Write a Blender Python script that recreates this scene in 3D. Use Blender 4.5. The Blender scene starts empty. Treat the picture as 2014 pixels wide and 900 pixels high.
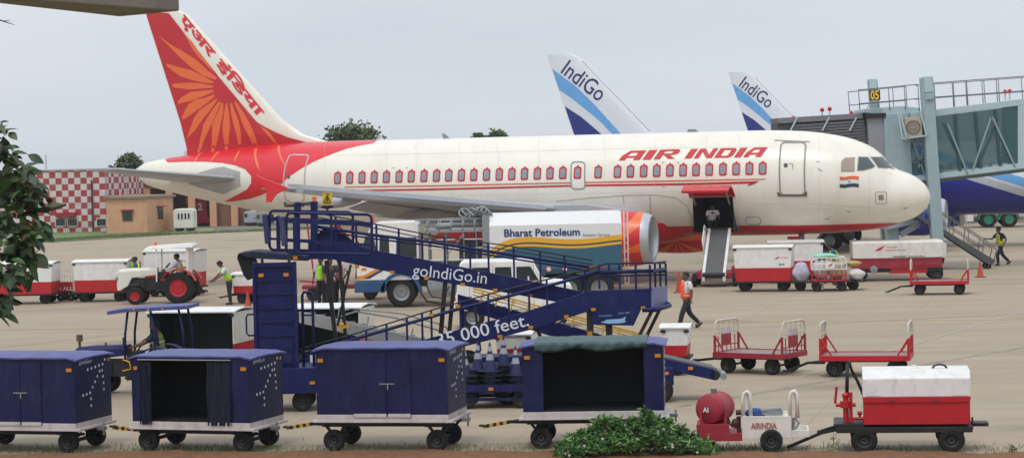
import bpy, bmesh, math, random
from mathutils import Vector, Matrix, noise
random.seed(7)
PI = math.pi
scene = bpy.context.scene
COL = scene.collection
# ------------------------------------------------------------------ camera geometry
FPX, AY, CAMH, ROLL = 4500., 312., 5.05, .023
PITCH = math.atan((450 - AY) / FPX)
_c, _s = math.cos(ROLL), math.sin(ROLL)
_cp, _sp = math.cos(PITCH), math.sin(PITCH)
def ray(px, py):
    dx = (px - 1007) / FPX; dy = (450 - py) / FPX
    u = dx * _c + dy * _s; v = -dx * _s + dy * _c
    return Vector((u, _cp + v * _sp, -_sp + v * _cp))
def G(px, py, z=0.0):
    r = ray(px, py); t = (z - CAMH) / r.z
    return Vector((r.x * t, r.y * t, z))
def at(px, py, Y):
    r = ray(px, py); t = Y / r.y
    return Vector((r.x * t, Y, CAMH + r.z * t))
# ------------------------------------------------------------------ colours, materials
def lin(c):
    if isinstance(c, str):
        c = [int(c[i:i+2], 16) / 255. for i in (0, 2, 4)]
    return tuple((x / 12.92 if x <= .04045 else ((x + .055) / 1.055) ** 2.4) for x in c[:3]) + (1.,)
_mats = {}
def mat(name, col, rough=.5, metal=0., var=.12, scale=3., dirt=0., dirtcol='6b5b48', coat=0., bump=0., spec=None, dscale=1.6):
    if name in _mats: return _mats[name]
    m = bpy.data.materials.new(name); m.use_nodes = True
    nt = m.node_tree; N = nt.nodes; L = nt.links
    b = N['Principled BSDF']
    base = lin(col)
    tc = N.new('ShaderNodeTexCoord'); oi = N.new('ShaderNodeObjectInfo')
    add = N.new('ShaderNodeVectorMath'); add.operation = 'ADD'
    L.new(tc.outputs['Object'], add.inputs[0]); L.new(oi.outputs['Random'], add.inputs[1])
    nz = N.new('ShaderNodeTexNoise'); nz.inputs['Scale'].default_value = scale; nz.inputs['Detail'].default_value = 6
    nz.inputs['Roughness'].default_value = .65
    L.new(add.outputs[0], nz.inputs['Vector'])
    mr = N.new('ShaderNodeMapRange'); mr.inputs['From Min'].default_value = .3; mr.inputs['From Max'].default_value = .7
    mr.inputs['To Min'].default_value = 1 - var; mr.inputs['To Max'].default_value = 1 + var * .6
    L.new(nz.outputs['Fac'], mr.inputs['Value'])
    mul = N.new('ShaderNodeVectorMath'); mul.operation = 'SCALE'; mul.inputs[0].default_value = base[:3]
    L.new(mr.outputs[0], mul.inputs['Scale'])
    out = mul.outputs[0]
    if dirt > 0:
        n2 = N.new('ShaderNodeTexNoise'); n2.inputs['Scale'].default_value = dscale; n2.inputs['Detail'].default_value = 8
        n2.inputs['Roughness'].default_value = .75
        mp = N.new('ShaderNodeMapping'); mp.inputs['Scale'].default_value = (2.2, 2.2, .8)
        L.new(add.outputs[0], mp.inputs[0]); L.new(mp.outputs[0], n2.inputs['Vector'])
        r2 = N.new('ShaderNodeMapRange'); r2.inputs['From Min'].default_value = .48; r2.inputs['From Max'].default_value = .75
        r2.inputs['To Max'].default_value = dirt
        L.new(n2.outputs['Fac'], r2.inputs['Value'])
        mx = N.new('ShaderNodeMix'); mx.data_type = 'RGBA'
        L.new(r2.outputs[0], mx.inputs['Factor']); L.new(out, mx.inputs['A']); mx.inputs['B'].default_value = lin(dirtcol)
        out = mx.outputs['Result']
    L.new(out, b.inputs['Base Color'])
    rr = N.new('ShaderNodeMapRange'); rr.inputs['To Min'].default_value = max(.03, rough - .1); rr.inputs['To Max'].default_value = min(1, rough + .12)
    L.new(nz.outputs['Fac'], rr.inputs['Value']); L.new(rr.outputs[0], b.inputs['Roughness'])
    b.inputs['Metallic'].default_value = metal
    if coat: b.inputs['Coat Weight'].default_value = coat; b.inputs['Coat Roughness'].default_value = .12
    if spec is not None: b.inputs['Specular IOR Level'].default_value = spec
    if bump:
        bp = N.new('ShaderNodeBump'); bp.inputs['Strength'].default_value = bump; bp.inputs['Distance'].default_value = .02
        L.new(nz.outputs['Fac'], bp.inputs['Height']); L.new(bp.outputs[0], b.inputs['Normal'])
    _mats[name] = m
    return m
# ------------------------------------------------------------------ mesh builder
def rotm(ax, deg): return Matrix.Rotation(math.radians(deg), 4, ax)
def T(x, y, z): return Matrix.Translation((x, y, z))
class MB:
    def __init__(s): s.v = []; s.f = []; s.m = []; s.mi = 0; s.M = None; s.mir = False
    def _add(s, vs, fs):
        o = len(s.v)
        if s.M is not None: vs = [s.M @ Vector(p) for p in vs]
        s.v += [tuple(p) for p in vs]; s.f += [tuple(i + o for i in f) for f in fs]; s.m += [s.mi] * len(fs)
        return s
    def box(s, x0, x1, y0, y1, z0, z1, R=None):
        vs = [(x, y, z) for x in (x0, x1) for y in (y0, y1) for z in (z0, z1)]
        if R is not None:
            c = Vector(((x0+x1)/2, (y0+y1)/2, (z0+z1)/2)); vs = [c + R.to_3x3() @ (Vector(p) - c) for p in vs]
        return s._add(vs, [(0,1,3,2),(4,6,7,5),(0,4,5,1),(2,3,7,6),(0,2,6,4),(1,5,7,3)])
    def bar(s, p, q, w, h=None, up=(0,0,1)):
        h = h or w; p = Vector(p); q = Vector(q); d = (q - p).normalized(); u = Vector(up)
        if abs(d.dot(u)) > .95: u = Vector((0,1,0))
        a = d.cross(u).normalized() * w / 2; b = a.cross(d).normalized() * h / 2
        vs = [e + i * a + j * b for e in (p, q) for i, j in ((-1,-1),(1,-1),(1,1),(-1,1))]
        return s._add(vs, [(0,1,2,3),(7,6,5,4),(0,4,5,1),(1,5,6,2),(2,6,7,3),(3,7,4,0)])
    def tube(s, pts, r, n=8, closed=False, cap=True):
        pts = [Vector(p) for p in pts]; k = len(pts); rings = []; rs = r if isinstance(r, (list, tuple)) else [r] * k
        u = None
        for i, p in enumerate(pts):
            a = pts[(i-1) % k] if (i > 0 or closed) else p; b = pts[(i+1) % k] if (i < k-1 or closed) else p
            d = (b - a).normalized()
            if u is None:
                u = d.cross(Vector((0,0,1)));
                if u.length < .1: u = d.cross(Vector((0,1,0)))
            u = (u - d * u.dot(d)).normalized(); w = d.cross(u)
            rings.append([p + (u * math.cos(2*PI*j/n) + w * math.sin(2*PI*j/n)) * rs[i] for j in range(n)])
        vs = [p for rg in rings for p in rg]; fs = []
        for i in range(k if closed else k - 1):
            for j in range(n):
                a = i*n + j; b = i*n + (j+1) % n; c = ((i+1) % k)*n + (j+1) % n; d = ((i+1) % k)*n + j
                fs.append((a, b, c, d))
        if cap and not closed:
            fs.append(tuple(range(n))[::-1]); fs.append(tuple((k-1)*n + j for j in range(n)))
        return s._add(vs, fs)
    def cyl(s, p, q, r, n=20, r2=None): return s.tube([p, q], [r, r if r2 is None else r2], n)
    def lathe(s, prof, p=(0,0,0), axis='z', n=24, cap=False):
        vs = []; fs = []; k = len(prof)
        for (a, r) in prof:
            for j in range(n):
                t = 2*PI*j/n; c, d = r*math.cos(t), r*math.sin(t)
                q = {'z': (c, d, a), 'x': (a, c, d), 'y': (d, a, c)}[axis]
                vs.append((q[0]+p[0], q[1]+p[1], q[2]+p[2]))
        for i in range(k-1):
            for j in range(n): fs.append((i*n+j, i*n+(j+1) % n, (i+1)*n+(j+1) % n, (i+1)*n+j))
        if cap: fs.append(tuple(range(n))[::-1]); fs.append(tuple((k-1)*n+j for j in range(n)))
        return s._add(vs, fs)
    def prism(s, poly, a, b, plane='xz'):
        n = len(poly)
        def q(u, v, w): return (u, w, v) if plane == 'xz' else ((w, u, v) if plane == 'yz' else (u, v, w))
        vs = [q(u, v, a) for u, v in poly] + [q(u, v, b) for u, v in poly]
        fs = [tuple(range(n)), tuple(range(n, 2*n))[::-1]] + [(i, i+n, (i+1) % n + n, (i+1) % n) for i in range(n)]
        return s._add(vs, fs)
    def ball(s, c, r, n=12, m=8, sc=(1,1,1)):
        prof = [(-math.cos(PI*i/m), max(.001, math.sin(PI*i/m))) for i in range(m+1)]
        vs = []; fs = []
        for a, q in prof:
            for j in range(n):
                t = 2*PI*j/n; vs.append((c[0]+r*sc[0]*q*math.cos(t), c[1]+r*sc[1]*q*math.sin(t), c[2]+r*sc[2]*a))
        for i in range(m):
            for j in range(n): fs.append((i*n+j, i*n+(j+1) % n, (i+1)*n+(j+1) % n, (i+1)*n+j))
        return s._add(vs, fs)
    def loft(s, rings, cap=True):
        n = len(rings[0]); vs = [p for r in rings for p in r]; fs = []
        for i in range(len(rings)-1):
            for j in range(n): fs.append((i*n+j, i*n+(j+1) % n, (i+1)*n+(j+1) % n, (i+1)*n+j))
        if cap: fs.append(tuple(range(n))[::-1]); fs.append(tuple((len(rings)-1)*n+j for j in range(n)))
        return s._add(vs, fs)
    def build(s, name, m, parent=None, smooth=False, bevel=0, label=None, recalc=True):
        me = bpy.data.meshes.new(name); me.from_pydata(s.v, [], s.f)
        ms = m if isinstance(m, (list, tuple)) else [m]
        for x in ms: me.materials.append(x)
        for p, i in zip(me.polygons, s.m): p.material_index = i
        if recalc:
            bm = bmesh.new(); bm.from_mesh(me); bmesh.ops.recalc_face_normals(bm, faces=bm.faces); bm.to_mesh(me); bm.free()
        if smooth:
            for p in me.polygons: p.use_smooth = True
            if smooth is not True:
                try: me.set_sharp_from_angle(angle=math.radians(smooth))
                except Exception: pass
        me.update()
        o = bpy.data.objects.new(name, me); COL.objects.link(o)
        if parent is not None: o.parent = parent
        if bevel:
            b = o.modifiers.new('bevel', 'BEVEL'); b.width = bevel; b.segments = 2; b.limit_method = 'ANGLE'; b.angle_limit = math.radians(40)
        if label: o['label'] = label
        if s.mir:
            t = MB(); t.v = [(x, -y, z) for x, y, z in s.v]; t.f = [f[::-1] for f in s.f]; t.m = s.m
            t.build(name, m, parent, smooth, 0, None, recalc)
        return o
def thing(name, label, cat, loc=(0,0,0), rz=0., group=None):
    o = bpy.data.objects.new(name, None); COL.objects.link(o); o.empty_display_size = .2
    o.location = loc; o.rotation_euler = (0, 0, math.radians(rz)); o['label'] = label; o['category'] = cat
    if group: o['group'] = group
    return o
def tag(o, label, cat, group=None, kind=None):
    o['label'] = label; o['category'] = cat
    if group: o['group'] = group
    if kind: o['kind'] = kind
    return o
def struct(o, kind='structure'): o['kind'] = kind; return o
def copy_tree(o, parent=None):
    c = o.copy(); COL.objects.link(c)
    if parent is not None: c.parent = parent
    for ch in list(o.children): copy_tree(ch, c)
    return c
def dup(root, label, loc, rz=None):
    c = copy_tree(root); c.location = loc
    if rz is not None: c.rotation_euler = (0, 0, math.radians(rz))
    c['label'] = label
    return c
def round_rect(x0, x1, z0, z1, r, n=5):
    out = []
    for cx, cz, a in ((x1-r, z1-r, 0), (x0+r, z1-r, 90), (x0+r, z0+r, 180), (x1-r, z0+r, 270)):
        for i in range(n+1):
            t = math.radians(a + 90*i/n); out.append((cx + r*math.cos(t), cz + r*math.sin(t)))
    return out
# ------------------------------------------------------------------ text as flat triangles
def text_tris(txt, size=1., bold=0., shear=0., spacing=1.):
    cu = bpy.data.curves.new('lettering', 'FONT'); cu.body = txt; cu.size = size; cu.offset = bold; cu.shear = shear
    cu.space_character = spacing; cu.resolution_u = 3
    o = bpy.data.objects.new('lettering', cu); COL.objects.link(o)
    dg = bpy.context.evaluated_depsgraph_get(); dg.update()
    ev = o.evaluated_get(dg); me = ev.to_mesh(); me.calc_loop_triangles()
    vs = [(v.co.x, v.co.y) for v in me.vertices]; fs = [tuple(t.vertices) for t in me.loop_triangles]
    ev.to_mesh_clear(); bpy.data.objects.remove(o); bpy.data.curves.remove(cu)
    return vs, fs
def text_width(vs): return (max(p[0] for p in vs), min(p[0] for p in vs))
def decal_obj(name, m, parent, M, vs, fs, thick=.0):
    """flat lettering: u,v -> matrix M (x=u, z=v, y=0)"""
    b = MB(); b.M = M; b._add([(u, 0, v) for u, v in vs], fs)
    return b.build(name, m, parent, recalc=False)
def text_on(name, txt, m, parent, origin, udir, vdir, size, bold=0., shear=0., center=False, width=None, spacing=1.):
    vs, fs = text_tris(txt, size, bold, shear, spacing)
    if not vs: return None
    w1, w0 = text_width(vs); k = 1.
    if width: k = width / (w1 - w0)
    O = Vector(origin); U = Vector(udir).normalized(); Vv = Vector(vdir).normalized()
    off = (w0 + w1) / 2 if center else w0
    b = MB(); b._add([O + U * (u - off) * k + Vv * v for u, v in vs], fs)
    return b.build(name, m, parent, recalc=False)
M_ = {}
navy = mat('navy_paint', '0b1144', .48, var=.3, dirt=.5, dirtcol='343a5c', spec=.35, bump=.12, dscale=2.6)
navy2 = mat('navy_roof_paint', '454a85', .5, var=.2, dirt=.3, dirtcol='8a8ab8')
blue = mat('blue_steel_paint', '0c1650', .5, var=.25, dirt=.45, dirtcol='343f66', spec=.3, dscale=3)
white = mat('white_paint', 'e4e2df', .4, var=.08, dirt=.42, dirtcol='a89a88', dscale=3)
offwhite = mat('cream_white_paint', 'ddd9cf', .45, var=.08, dirt=.4, dirtcol='8f8068')
dirtywhite = mat('stained_white_paint', 'c9bfbd', .55, var=.12, dirt=.5, dirtcol='6e5d50')
red = mat('red_paint', 'b81420', .42, var=.12, dirt=.4, dirtcol='6e2420', dscale=3)
darkred = mat('faded_red_paint', '9c2434', .5, var=.18, dirt=.35, dirtcol='56242a')
black = mat('black_steel', '17171a', .55, var=.2, dirt=.4, dirtcol='3c352d')
rubber = mat('tyre_rubber', '141415', .85, var=.2, dirt=.5, dirtcol='3d362e')
rim = mat('wheel_rim_steel', '8c8f92', .45, .6, var=.15, dirt=.3)
darkrim = mat('dark_wheel_hub', '2d2b2c', .6, var=.2)
redrim = mat('red_wheel_rim', 'b01220', .5)
steel = mat('galvanised_steel', '9a9fa3', .4, .7, var=.12)
greypaint = mat('grey_paint', '85888b', .5, var=.1)
orange = mat('orange_reflector', 'c9801e', .35)
orangelamp = mat('orange_beacon', 'ef6a1c', .3)
redlamp = mat('red_lens', 'c21818', .25)
yellow = mat('yellow_paint', 'd9a521', .5, var=.15, dirt=.4)
glass = mat('dark_glass', '2c3334', .1, spec=.7, var=.05)
cloth_black = mat('black_canvas', '0c0c10', .8, var=.2)
cloth_navy = mat('navy_canvas_curtain', '101a33', .8, var=.35, scale=8)
tarp = mat('green_grey_tarpaulin', '3b5456', .6, var=.35, scale=5, bump=.6, dirt=.4, dirtcol='5d7272')
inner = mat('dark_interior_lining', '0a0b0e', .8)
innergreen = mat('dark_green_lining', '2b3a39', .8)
letter_w = mat('white_lettering', 'dcdde2', .5, var=.04)
letter_b = mat('navy_lettering', '1c2f66', .5, var=.04)
letter_r = mat('red_lettering', 'c01828', .5, var=.04)
letter_g = mat('grey_lettering', '55606c', .5, var=.04)
skin = mat('brown_skin', '6d4530', .6, var=.08)
hairm = mat('black_hair', '0d0b0b', .6)
shoe = mat('black_shoes', '141212', .5)
trouser = mat('charcoal_trousers', '22242c', .85, var=.15, scale=12)
shirt_w = mat('white_shirt', 'cfd3d8', .8, var=.08, scale=10)
shirt_b = mat('dark_blue_shirt', '202a42', .8, var=.1, scale=10)
shirt_t = mat('teal_shirt', '27606e', .8, var=.1, scale=10)
vest_g = mat('lime_hi_vis_vest', 'b4f01e', .7, var=.1, scale=10)
vest_y = mat('yellow_hi_vis_vest', 'e0dc28', .7, var=.1, scale=10)
vest_o = mat('orange_hi_vis_vest', 'fa5a1e', .7, var=.1, scale=10)
vest_s = mat('silver_reflective_tape', 'c8b8a8', .4, var=.05)
# ------------------------------------------------------------------ camera
cam = bpy.data.cameras.new('camera'); co = bpy.data.objects.new('camera', cam); COL.objects.link(co)
cam.sensor_width = 36; cam.lens = 36 * FPX / 2014; cam.clip_end = 9000; cam.clip_start = .5
Rl = Vector((1,0,0)); Fw = Vector((0, _cp, -_sp)); Ul = Vector((0, _sp, _cp))
ix = Rl * _c - Ul * _s; iy = Rl * _s + Ul * _c
Mx = Matrix((ix, iy, -Fw)).transposed().to_4x4(); Mx.translation = (0, 0, CAMH)
co.matrix_world = Mx
scene.camera = co
# ------------------------------------------------------------------ world: overcast monsoon sky
w = bpy.data.worlds.new('World'); scene.world = w; w.use_nodes = True
nt = w.node_tree; N = nt.nodes; L = nt.links; N.clear()
SUN_EL, SUN_AZ = math.radians(62), math.radians(200)
sky = N.new('ShaderNodeTexSky'); sky.sky_type = 'NISHITA'; sky.sun_disc = False; sky.sun_elevation = SUN_EL; sky.sun_rotation = SUN_AZ
sky.dust_density = 4; sky.air_density = 1.2
b1 = N.new('ShaderNodeBackground'); b1.inputs['Strength'].default_value = .08; L.new(sky.outputs[0], b1.inputs['Color'])
tc = N.new('ShaderNodeTexCoord'); mp = N.new('ShaderNodeMapping'); mp.inputs['Scale'].default_value = (1.2, 1.2, 5)
L.new(tc.outputs['Generated'], mp.inputs[0])
nz = N.new('ShaderNodeTexNoise'); nz.inputs['Scale'].default_value = 2.2; nz.inputs['Detail'].default_value = 5; nz.inputs['Roughness'].default_value = .5
L.new(mp.outputs[0], nz.inputs['Vector'])
cr = N.new('ShaderNodeValToRGB'); e = cr.color_ramp.elements
e[0].position = .3; e[0].color = lin('d0d9e4'); e[1].position = .72; e[1].color = lin('e3e9ef')
L.new(nz.outputs['Fac'], cr.inputs[0])
b2 = N.new('ShaderNodeBackground'); b2.inputs['Strength'].default_value = 1.0; L.new(cr.outputs[0], b2.inputs['Color'])
# brighter towards the zenith, as under a thick even cloud layer
sx = N.new('ShaderNodeSeparateXYZ'); L.new(tc.outputs['Generated'], sx.inputs[0])
mr = N.new('ShaderNodeMapRange'); mr.inputs['From Min'].default_value = .05; mr.inputs['From Max'].default_value = .9
mr.inputs['To Min'].default_value = 1.07; mr.inputs['To Max'].default_value = 1.6
L.new(sx.outputs['Z'], mr.inputs['Value']); L.new(mr.outputs[0], b2.inputs['Strength'])
mxs = N.new('ShaderNodeMixShader'); mxs.inputs[0].default_value = .9
L.new(b1.outputs[0], mxs.inputs[1]); L.new(b2.outputs[0], mxs.inputs[2])
ow = N.new('ShaderNodeOutputWorld'); L.new(mxs.outputs[0], ow.inputs[0])
sl = bpy.data.lights.new('sun', 'SUN'); sl.energy = 1.1; sl.angle = math.radians(14); sl.color = (1, .96, .9)
so = bpy.data.objects.new('sun', sl); COL.objects.link(so)
d = Vector((math.sin(SUN_AZ) * math.cos(SUN_EL), math.cos(SUN_AZ) * math.cos(SUN_EL), math.sin(SUN_EL)))
so.rotation_euler = d.to_track_quat('Z', 'Y').to_euler()
scene.view_settings.view_transform = 'Standard'; scene.view_settings.look = 'None'
scene.view_settings.exposure = 0.0; scene.view_settings.gamma = 1; scene.view_settings.use_curve_mapping = False
scene.render.engine = 'CYCLES'
# ------------------------------------------------------------------ ground
def ground_mat():
    m = bpy.data.materials.new('concrete_apron'); m.use_nodes = True; nt = m.node_tree; N = nt.nodes; L = nt.links; b = N['Principled BSDF']
    tc = N.new('ShaderNodeTexCoord')
    def noise_(sc, det, stretch=(1,1,1), lo=.35, hi=.65):
        mp = N.new('ShaderNodeMapping'); mp.inputs['Scale'].default_value = stretch; L.new(tc.outputs['Object'], mp.inputs[0])
        n = N.new('ShaderNodeTexNoise'); n.inputs['Scale'].default_value = sc; n.inputs['Detail'].default_value = det; n.inputs['Roughness'].default_value = .65
        L.new(mp.outputs[0], n.inputs['Vector'])
        r = N.new('ShaderNodeMapRange'); r.inputs['From Min'].default_value = lo; r.inputs['From Max'].default_value = hi; L.new(n.outputs['Fac'], r.inputs['Value'])
        return r.outputs[0], n.outputs['Fac']
    def mix(a, bb, f, t='MIX'):
        x = N.new('ShaderNodeMix'); x.data_type = 'RGBA'; x.blend_type = t
        for s_, v in (('A', a), ('B', bb), ('Factor', f)):
            if hasattr(v, 'links'): L.new(v, x.inputs[s_])
            else: x.inputs[s_].default_value = v
        return x.outputs['Result']
    n1, _ = noise_(.05, 5, (1, 3.5, 1)); n2, _ = noise_(.35, 6, (1, 2.2, 1)); n3, f3 = noise_(14, 4)
    n4, _ = noise_(.12, 8, (.35, 3.2, 1), .52, .7)
    c = mix(lin('9d8c77'), lin('aa9a83'), n1)
    c = mix(c, lin('8a7b67'), N_scale(N, L, n2, .5))
    c = mix(c, lin('857a6d'), N_scale(N, L, n4, .6))
    c = mix(c, lin('c0b6a6'), N_scale(N, L, n3, .14))
    # slab joints every 5 m (sealed cracks)
    mp = N.new('ShaderNodeMapping'); mp.inputs['Rotation'].default_value = (0, 0, math.radians(14)); L.new(tc.outputs['Object'], mp.inputs[0])
    br = N.new('ShaderNodeTexBrick'); br.offset = 0; br.inputs['Scale'].default_value = 1; br.inputs['Brick Width'].default_value = 5; br.inputs['Row Height'].default_value = 5
    br.inputs['Mortar Size'].default_value = .035; br.inputs['Color1'].default_value = (0,0,0,1); br.inputs['Color2'].default_value = (.25,.25,.25,1); br.inputs['Mortar'].default_value = (1,1,1,1)
    L.new(mp.outputs[0], br.inputs['Vector'])
    c = mix(c, lin('7d7266'), N_scale(N, L, br.outputs['Fac'], .42))
    rgb = N.new('ShaderNodeRGBToBW'); L.new(br.outputs['Color'], rgb.inputs[0])
    c = mix(c, lin('9e9283'), N_scale(N, L, rgb.outputs[0], .5))
    # oil and rubber stains
    vo = N.new('ShaderNodeTexVoronoi'); vo.inputs['Scale'].default_value = .16
    n5, f5 = noise_(1.3, 4)
    mpx = N.new('ShaderNodeMapping'); L.new(tc.outputs['Object'], mpx.inputs[0]); mpx.inputs['Scale'].default_value = (.8, 1.4, 1)
    ad = N.new('ShaderNodeVectorMath'); ad.operation = 'ADD'; L.new(mpx.outputs[0], ad.inputs[0]); L.new(f5, ad.inputs[1]); L.new(ad.outputs[0], vo.inputs['Vector'])
    r5 = N.new('ShaderNodeMapRange'); r5.inputs['From Min'].default_value = .04; r5.inputs['From Max'].default_value = .22; r5.inputs['To Min'].default_value = .6; r5.inputs['To Max'].default_value = 0
    L.new(vo.outputs['Distance'], r5.inputs['Value'])
    c = mix(c, lin('5f564d'), r5.outputs[0])
    L.new(c, b.inputs['Base Color']); b.inputs['Roughness'].default_value = .8; b.inputs['Specular IOR Level'].default_value = .3
    bp = N.new('ShaderNodeBump'); bp.inputs['Strength'].default_value = .25; bp.inputs['Distance'].default_value = .01; L.new(f3, bp.inputs['Height']); L.new(bp.outputs[0], b.inputs['Normal'])
    return m
def N_scale(N, L, sock, k):
    x = N.new('ShaderNodeMath'); x.operation = 'MULTIPLY'; L.new(sock, x.inputs[0]); x.inputs[1].default_value = k; return x.outputs[0]
gm = ground_mat()
far_soil = mat('dry_scrub_soil', '8a8b6c', .95, var=.3, scale=.03)
g = MB(); g._add([(-1500,-120,-.02),(1500,-120,-.02),(1500,2500,-.02),(-1500,2500,-.02)], [(0,1,2,3)])
struct(g.build('ground', far_soil))
def sheet(name, pts, z, m, kind='structure'):
    b = MB(); b._add([(p[0], p[1], z) for p in pts], [tuple(range(len(pts)))]); o = b.build(name, m, recalc=False); struct(o, kind)
    if o.data.polygons[0].normal.z < 0: o.data.flip_normals()
    return o
def sheet_px(name, px, z, m, kind='structure'): return sheet(name, [G(*p) for p in px], z, m, kind)
A1 = G(-700, 503); A2 = G(110, 476); A3 = G(350, 461); A4 = G(700, 447); A5 = G(2600, 380)
sheet('apron', [A1, A2, A3, A4, A5, Vector((90, 20, 0)), Vector((-60, 20, 0))], .0, gm)
road_m = mat('service_road_asphalt', '77726c', .9, var=.15, scale=.6)
sheet_px('service_road', [(420, 452.5), (760, 440.5), (760, 433.5), (300, 447), (420, 447)], .004, road_m)
# painted lines
lo = mat('worn_orange_marking', 'b08a52', .8, var=.2, scale=2, dirt=.6, dirtcol='a1937f', dscale=3)
lw = mat('worn_white_marking', 'b5ab9b', .8, var=.2, scale=2, dirt=1.0, dirtcol='a29785', dscale=3)
ly = mat('worn_yellow_marking', 'bf9136', .8, var=.15, scale=2, dirt=.5, dirtcol='a29785', dscale=3)
def stripe(name, a, b, wdt, m, z=.004):
    p, q = G(*a), G(*b); d = (q - p).normalized(); n = Vector((-d.y, d.x, 0)) * wdt / 2
    k = max(1, int((q-p).length / 3)); mb = MB()
    vs = []
    for i in range(k+1):
        c = p.lerp(q, i/k); vs += [c - n, c + n]
    mb._add([(v.x, v.y, z) for v in vs], [(2*i, 2*i+2, 2*i+3, 2*i+1) for i in range(k)])
    struct(mb.build(name, m))
stripe('painted_orange_line', (-60, 649), (2100, 627), .14, lo)
stripe('painted_white_line', (-60, 657), (330, 648), .1, lw)
stripe('painted_white_line', (1290, 600), (2100, 568), .1, lw)
stripe('painted_white_line', (-60, 535), (760, 500), .12, lw)
stripe('painted_white_line', (1560, 745), (2090, 590), .07, lw, .006)
stripe('painted_yellow_line', (1850, 548), (1960, 524), .15, ly)
stripe('painted_yellow_line', (560, 570), (1000, 560), .12, ly)
# foreground earth verge
soil = mat('red_earth', '7d5236', .95, var=.35, scale=5, bump=.6, dirt=.4, dirtcol='6d6a3f')
vb = MB()
nx = 90; top = []; 
for i in range(nx+1):
    px = -160 + 2340*i/nx
    py = 889.5 - 3.5*math.exp(-((px-900)/600)**2) + 1.6*math.sin(px*.05) + 1.2*math.sin(px*.013+1) + (2.5 if px < 230 else 0)
    top.append(G(px, py))
for p in top: vb.v.append((p.x, p.y, .004)); 
for p in top: vb.v.append((p.x, p.y - .35, .05 + random.uniform(0, .02)))
for p in top: vb.v.append((p.x*1.0, p.y - 3., .07))
for p in top: vb.v.append((p.x*1.0, p.y - 26., .05))
for r in range(3):
    for i in range(nx): a = r*(nx+1)+i; vb.f.append((a, a+1, a+nx+2, a+nx+1)); vb.m.append(0)
struct(vb.build('earth_verge', soil, smooth=True))

# tyre marks left on the concrete
tyrem = mat('tyre_marks', '918676', .85, var=.45, scale=2.5)
rnd = random.Random(21)
for i, (a, b_, wdt) in enumerate((((1330,800),(2100,668),.16),((-60,620),(760,560),.18),((1250,655),(2100,612),.16),((940,560),(2100,548),.2),((-60,690),(250,655),.14))):
    stripe('tyre_mark', a, b_, wdt*1.1, tyrem, .0025)
# ================================================================== airliners
TOPS = [(0,3.2),(.06,3.45),(.27,3.76),(.66,4.05),(1.4,4.38),(1.76,4.78),(2.2,5.16),(2.9,5.49),(3.7,5.70),(4.9,5.87),(6.4,5.94),(8,5.95),(22,5.95),(24,5.95),(26.2,5.93),(28.5,5.80),(30.7,5.60),(32.5,5.38),(33.5,5.22),(33.84,5.0)]
BOTS = [(0,3.2),(.06,2.95),(.2,2.72),(.6,2.42),(1.4,2.14),(2.55,1.94),(4.1,1.84),(6.4,1.80),(8,1.80),(19.5,1.80),(21,1.85),(22.5,2.0),(24,2.22),(26,2.62),(28.5,3.14),(30.7,3.6),(32.1,3.92),(33.5,4.35),(33.84,4.7)]
WID = [(0,.01),(.06,.3),(.27,.62),(.66,.93),(1.4,1.28),(2.2,1.53),(2.9,1.68),(3.7,1.81),(4.9,1.91),(6.4,1.97),(8,1.975),(20,1.975),(22,1.96),(24,1.89),(26,1.73),(28.5,1.42),(30.7,1.04),(32.1,.76),(33.5,.4),(33.84,.15)]
def interp(tab, x):
    if x <= tab[0][0]: return tab[0][1]
    if x >= tab[-1][0]: return tab[-1][1]
    for i in range(len(tab)-1):
        if tab[i][0] <= x <= tab[i+1][0]: break
    x0, y0 = tab[i]; x1, y1 = tab[i+1]
    def sl(j):
        if j <= 0 or j >= len(tab)-1: 
            k = 0 if j <= 0 else len(tab)-2
            return (tab[k+1][1]-tab[k][1])/(tab[k+1][0]-tab[k][0])
        a = (tab[j][1]-tab[j-1][1])/(tab[j][0]-tab[j-1][0]); b = (tab[j+1][1]-tab[j][1])/(tab[j+1][0]-tab[j][0])
        return 0 if a*b <= 0 else 2*a*b/(a+b)
    h = x1-x0; t = (x-x0)/h; m0, m1 = sl(i)*h, sl(i+1)*h
    return (2*t**3-3*t*t+1)*y0 + (t**3-2*t*t+t)*m0 + (-2*t**3+3*t*t)*y1 + (t**3-t*t)*m1
def sec(s):
    a, b = interp(TOPS, s), interp(BOTS, s)
    return (a+b)/2, max(.004, (a-b)/2), interp(WID, s)
def fus_y(x, z):
    zc, h, w_ = sec(-x); t = (z-zc)/h
    return w_ * math.sqrt(max(0, 1-t*t))
class Frame:
    """maps photo pixels to a plane's own (x, z) on its fuselage or another y surface"""
    def __init__(s, nose_px, Y, yaw, k=(1,1,1)):
        s.th = math.radians(yaw); p = at(*nose_px, Y); s.loc = Vector((p.x, p.y, 0)); s.k = k
        s.M = Matrix.Translation(s.loc) @ Matrix.Rotation(-s.th, 4, 'Z'); s.Mi = s.M.inverted()
    def onplane(s, px, py, y0):
        o = s.Mi @ Vector((0, 0, CAMH)); d = s.Mi.to_3x3() @ ray(px, py)
        t = (y0*s.k[1] - o.y) / d.y; q = o + d*t
        return q.x/s.k[0], q.z/s.k[2]
    def fus(s, px, py):
        y = -1.9
        for _ in range(12):
            x, z = s.onplane(px, py, y); zc, h, w_ = sec(-x); tt = (z-zc)/h
            yn = -fus_y(x, z) if abs(tt) < 1 else 0
            y = y*.4 + yn*.6
        return x, z
def dens(poly, step):
    out = []
    for i, p in enumerate(poly):
        q = poly[(i+1) % len(poly)]; n = max(1, int(math.hypot(q[0]-p[0], q[1]-p[1])/step))
        out += [(p[0]+(q[0]-p[0])*j/n, p[1]+(q[1]-p[1])*j/n) for j in range(n)]
    return out
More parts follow.
